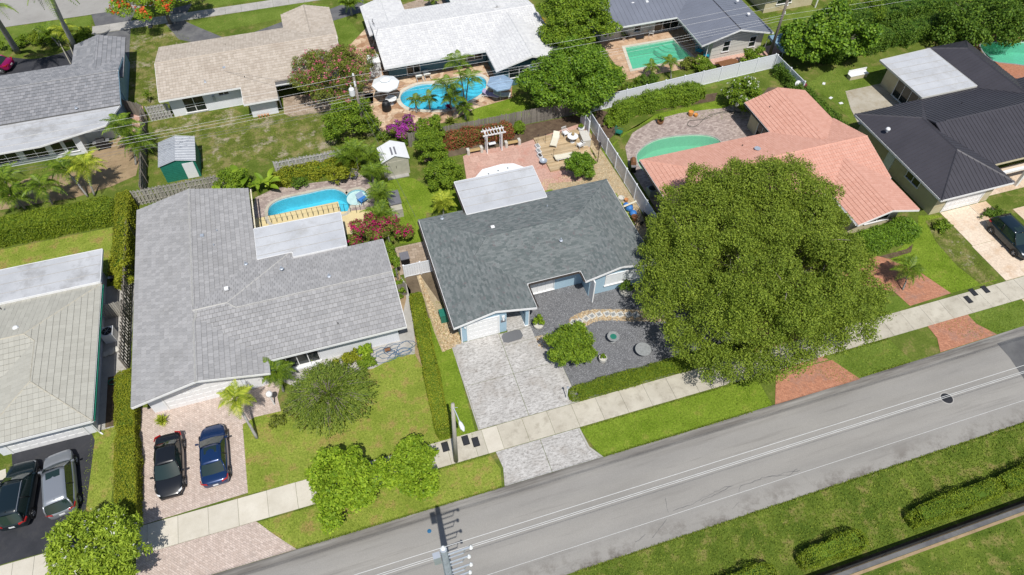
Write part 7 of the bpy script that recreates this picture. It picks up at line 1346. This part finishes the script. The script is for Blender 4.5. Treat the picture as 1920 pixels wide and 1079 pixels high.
# clutter on the right side of the blue house
e=empty('blue_tarp_pile',(24.05,39.9,.02),'blue tarpaulin covered heap between the shingle roof and white fence','tarpaulin'); m=MB(); m.ball((.1,0,.3),.38,9,6,.9).ball((.2,-.7,.25),.35,9,6,.8).ball((.05,.5,.2),.3,8,5,.8); m.build('tarpaulin','cover_blue',e); MB().tube([(-.7,-.3,.95),(.7,.0,.95)],.09,6).build('foam_roll','cream_cushion',e)
e=empty('wheelbarrow',(24.7,37.9,.02),'black wheelbarrow leaning upright on the white fence','wheelbarrow',None,.2); m=MB(); m.lathe((0,0,0),[(.1,0),(.38,.1),(.52,.32),(.5,.34),(.3,.12)],10); o=m.build('tray','black_plastic',e,(0,0,.7),(0,1.1,0)); MB().tube([(0,-.3,1.4),(-.35,-.28,.2)],.03,5).tube([(0,.3,1.4),(-.35,.28,.2)],.03,5).build('handle','dark_steel',e); MB().tube([(-.2,-.05,.2),(-.2,.05,.2)],.2,12).build('wheel','rubber',e)
for i,(x,y,s,mt,lb) in enumerate([(23.9,41.2,.3,'stone_white','pale stacked pots at the top of the side yard clutter'),(24.1,38.6,.3,'brown_paint','rust brown crate below the blue tarpaulin'),(24.35,41.0,.2,'terracotta','brown clay pot next to the pale stacked pots')]):
    e=empty('garden_pot',(x,y,.02),lb,'pot'); MB().lathe((0,0,0),[(s*.7,0),(s,s*1.6),(s*.85,s*1.6),(s*.7,s*1.3)],10).build('pot',mt,e)
# ================================================================ SMALL STREET DETAILS
for i,(q,lb) in enumerate([((835,839),'black meter box lid on the pavement left of the light pole'),((873,827),'black meter box lid just right of the light pole'),((892,830),'black meter box lid nearest the stamped concrete driveway'),((1818,560),'lower black meter box lid on the right hand pavement'),((1823,553),'upper black meter box lid beside its twin on the right pavement'),((1847,544),'single black meter box lid further right on the pavement'),((282,51),'small black lid on the rear street pavement')]):
    p=P(*q,0); 
    if i==3: p=p+Vector((-.25,-.1,0))
    if i==4: p=p+Vector((.2,.15,0))
    e=empty('meter_lid',(p.x,p.y,.041),lb,'meter lid','meter box lids set in the pavement'); MB().box(-.2,.2,-.33,.33,0,.012).build('lid','dark_steel',e); MB().box(-.24,.24,-.37,.37,-.004,.006).build('rim','black_plastic',e)
e=empty('manhole_cover',(38.76,14.77,.022),'round dark manhole cover in the street','manhole cover'); MB().lathe((0,0,0),[(.43,0),(.41,.012),(.02,.013)],24).build('cover','patch_asphalt' if 0 else 'dark_steel',e); m=MB()
for k in range(-2,3): m.box(-.28,.28,k*.12-.02,k*.12+.02,.013,.02)
m.build('tread_bar','dark_steel',e); MB().lathe((0,0,-.004),[(.50,0),(.49,.006)],24).build('collar','concrete',e)
o=MB().lathe((0,0,0),[(.14,0),(.13,.02),(.02,.03)],12).build('road_marker','sign_blue',None,(-.06,16.68,.021)); tagit(o,'small round blue marker on the road beside the pole shadow','road marker')
for i,(q,lb) in enumerate([((1577,195),'white paper scrap on the lawn near the concrete patio'),((1558,185),'torn white plastic scrap lying on the lawn'),((1545,158),'white scrap at the edge of the hedge')]):
    p=P(*q,0); o=MB().box(-.22,.2,-.12,.16,0,.03).build('litter','white_plastic',None,(p.x,p.y,.02),.4*i); tagit(o,lb,'litter')
e=empty('garden_bench',(56.6,51.5,.02),'white bench box left of the flat roofed extension','bench'); MB().box(-1.1,1.1,-.3,.3,0,.45).build('base','cream_wall',e); MB().box(-1.15,1.15,-.32,.32,.45,.52).build('seat','white_paint',e); MB().box(-1.15,1.15,.25,.32,.52,.9).build('backrest','white_paint',e)
e=empty('patio_fan',(48.3,50.9,0),'white round fan ornament hanging by the end of the vinyl fence','ornament'); MB().lathe((0,0,0),[(.35,0),(.36,.04),(.02,.06)],14).build('disc','white_plastic',e,(0,0,1.3),(1.2,0,0)); MB().tube([(0,0,0),(0,0,1.3)],.02,4).build('stake','steel',e)
o=MB().ball((0,0,0),.3,8,6).build('flower_ball','flower_magenta',None,(48.9,50.5,1.2)); tagit(o,'magenta hanging flower ball beside the white round ornament','flowers')
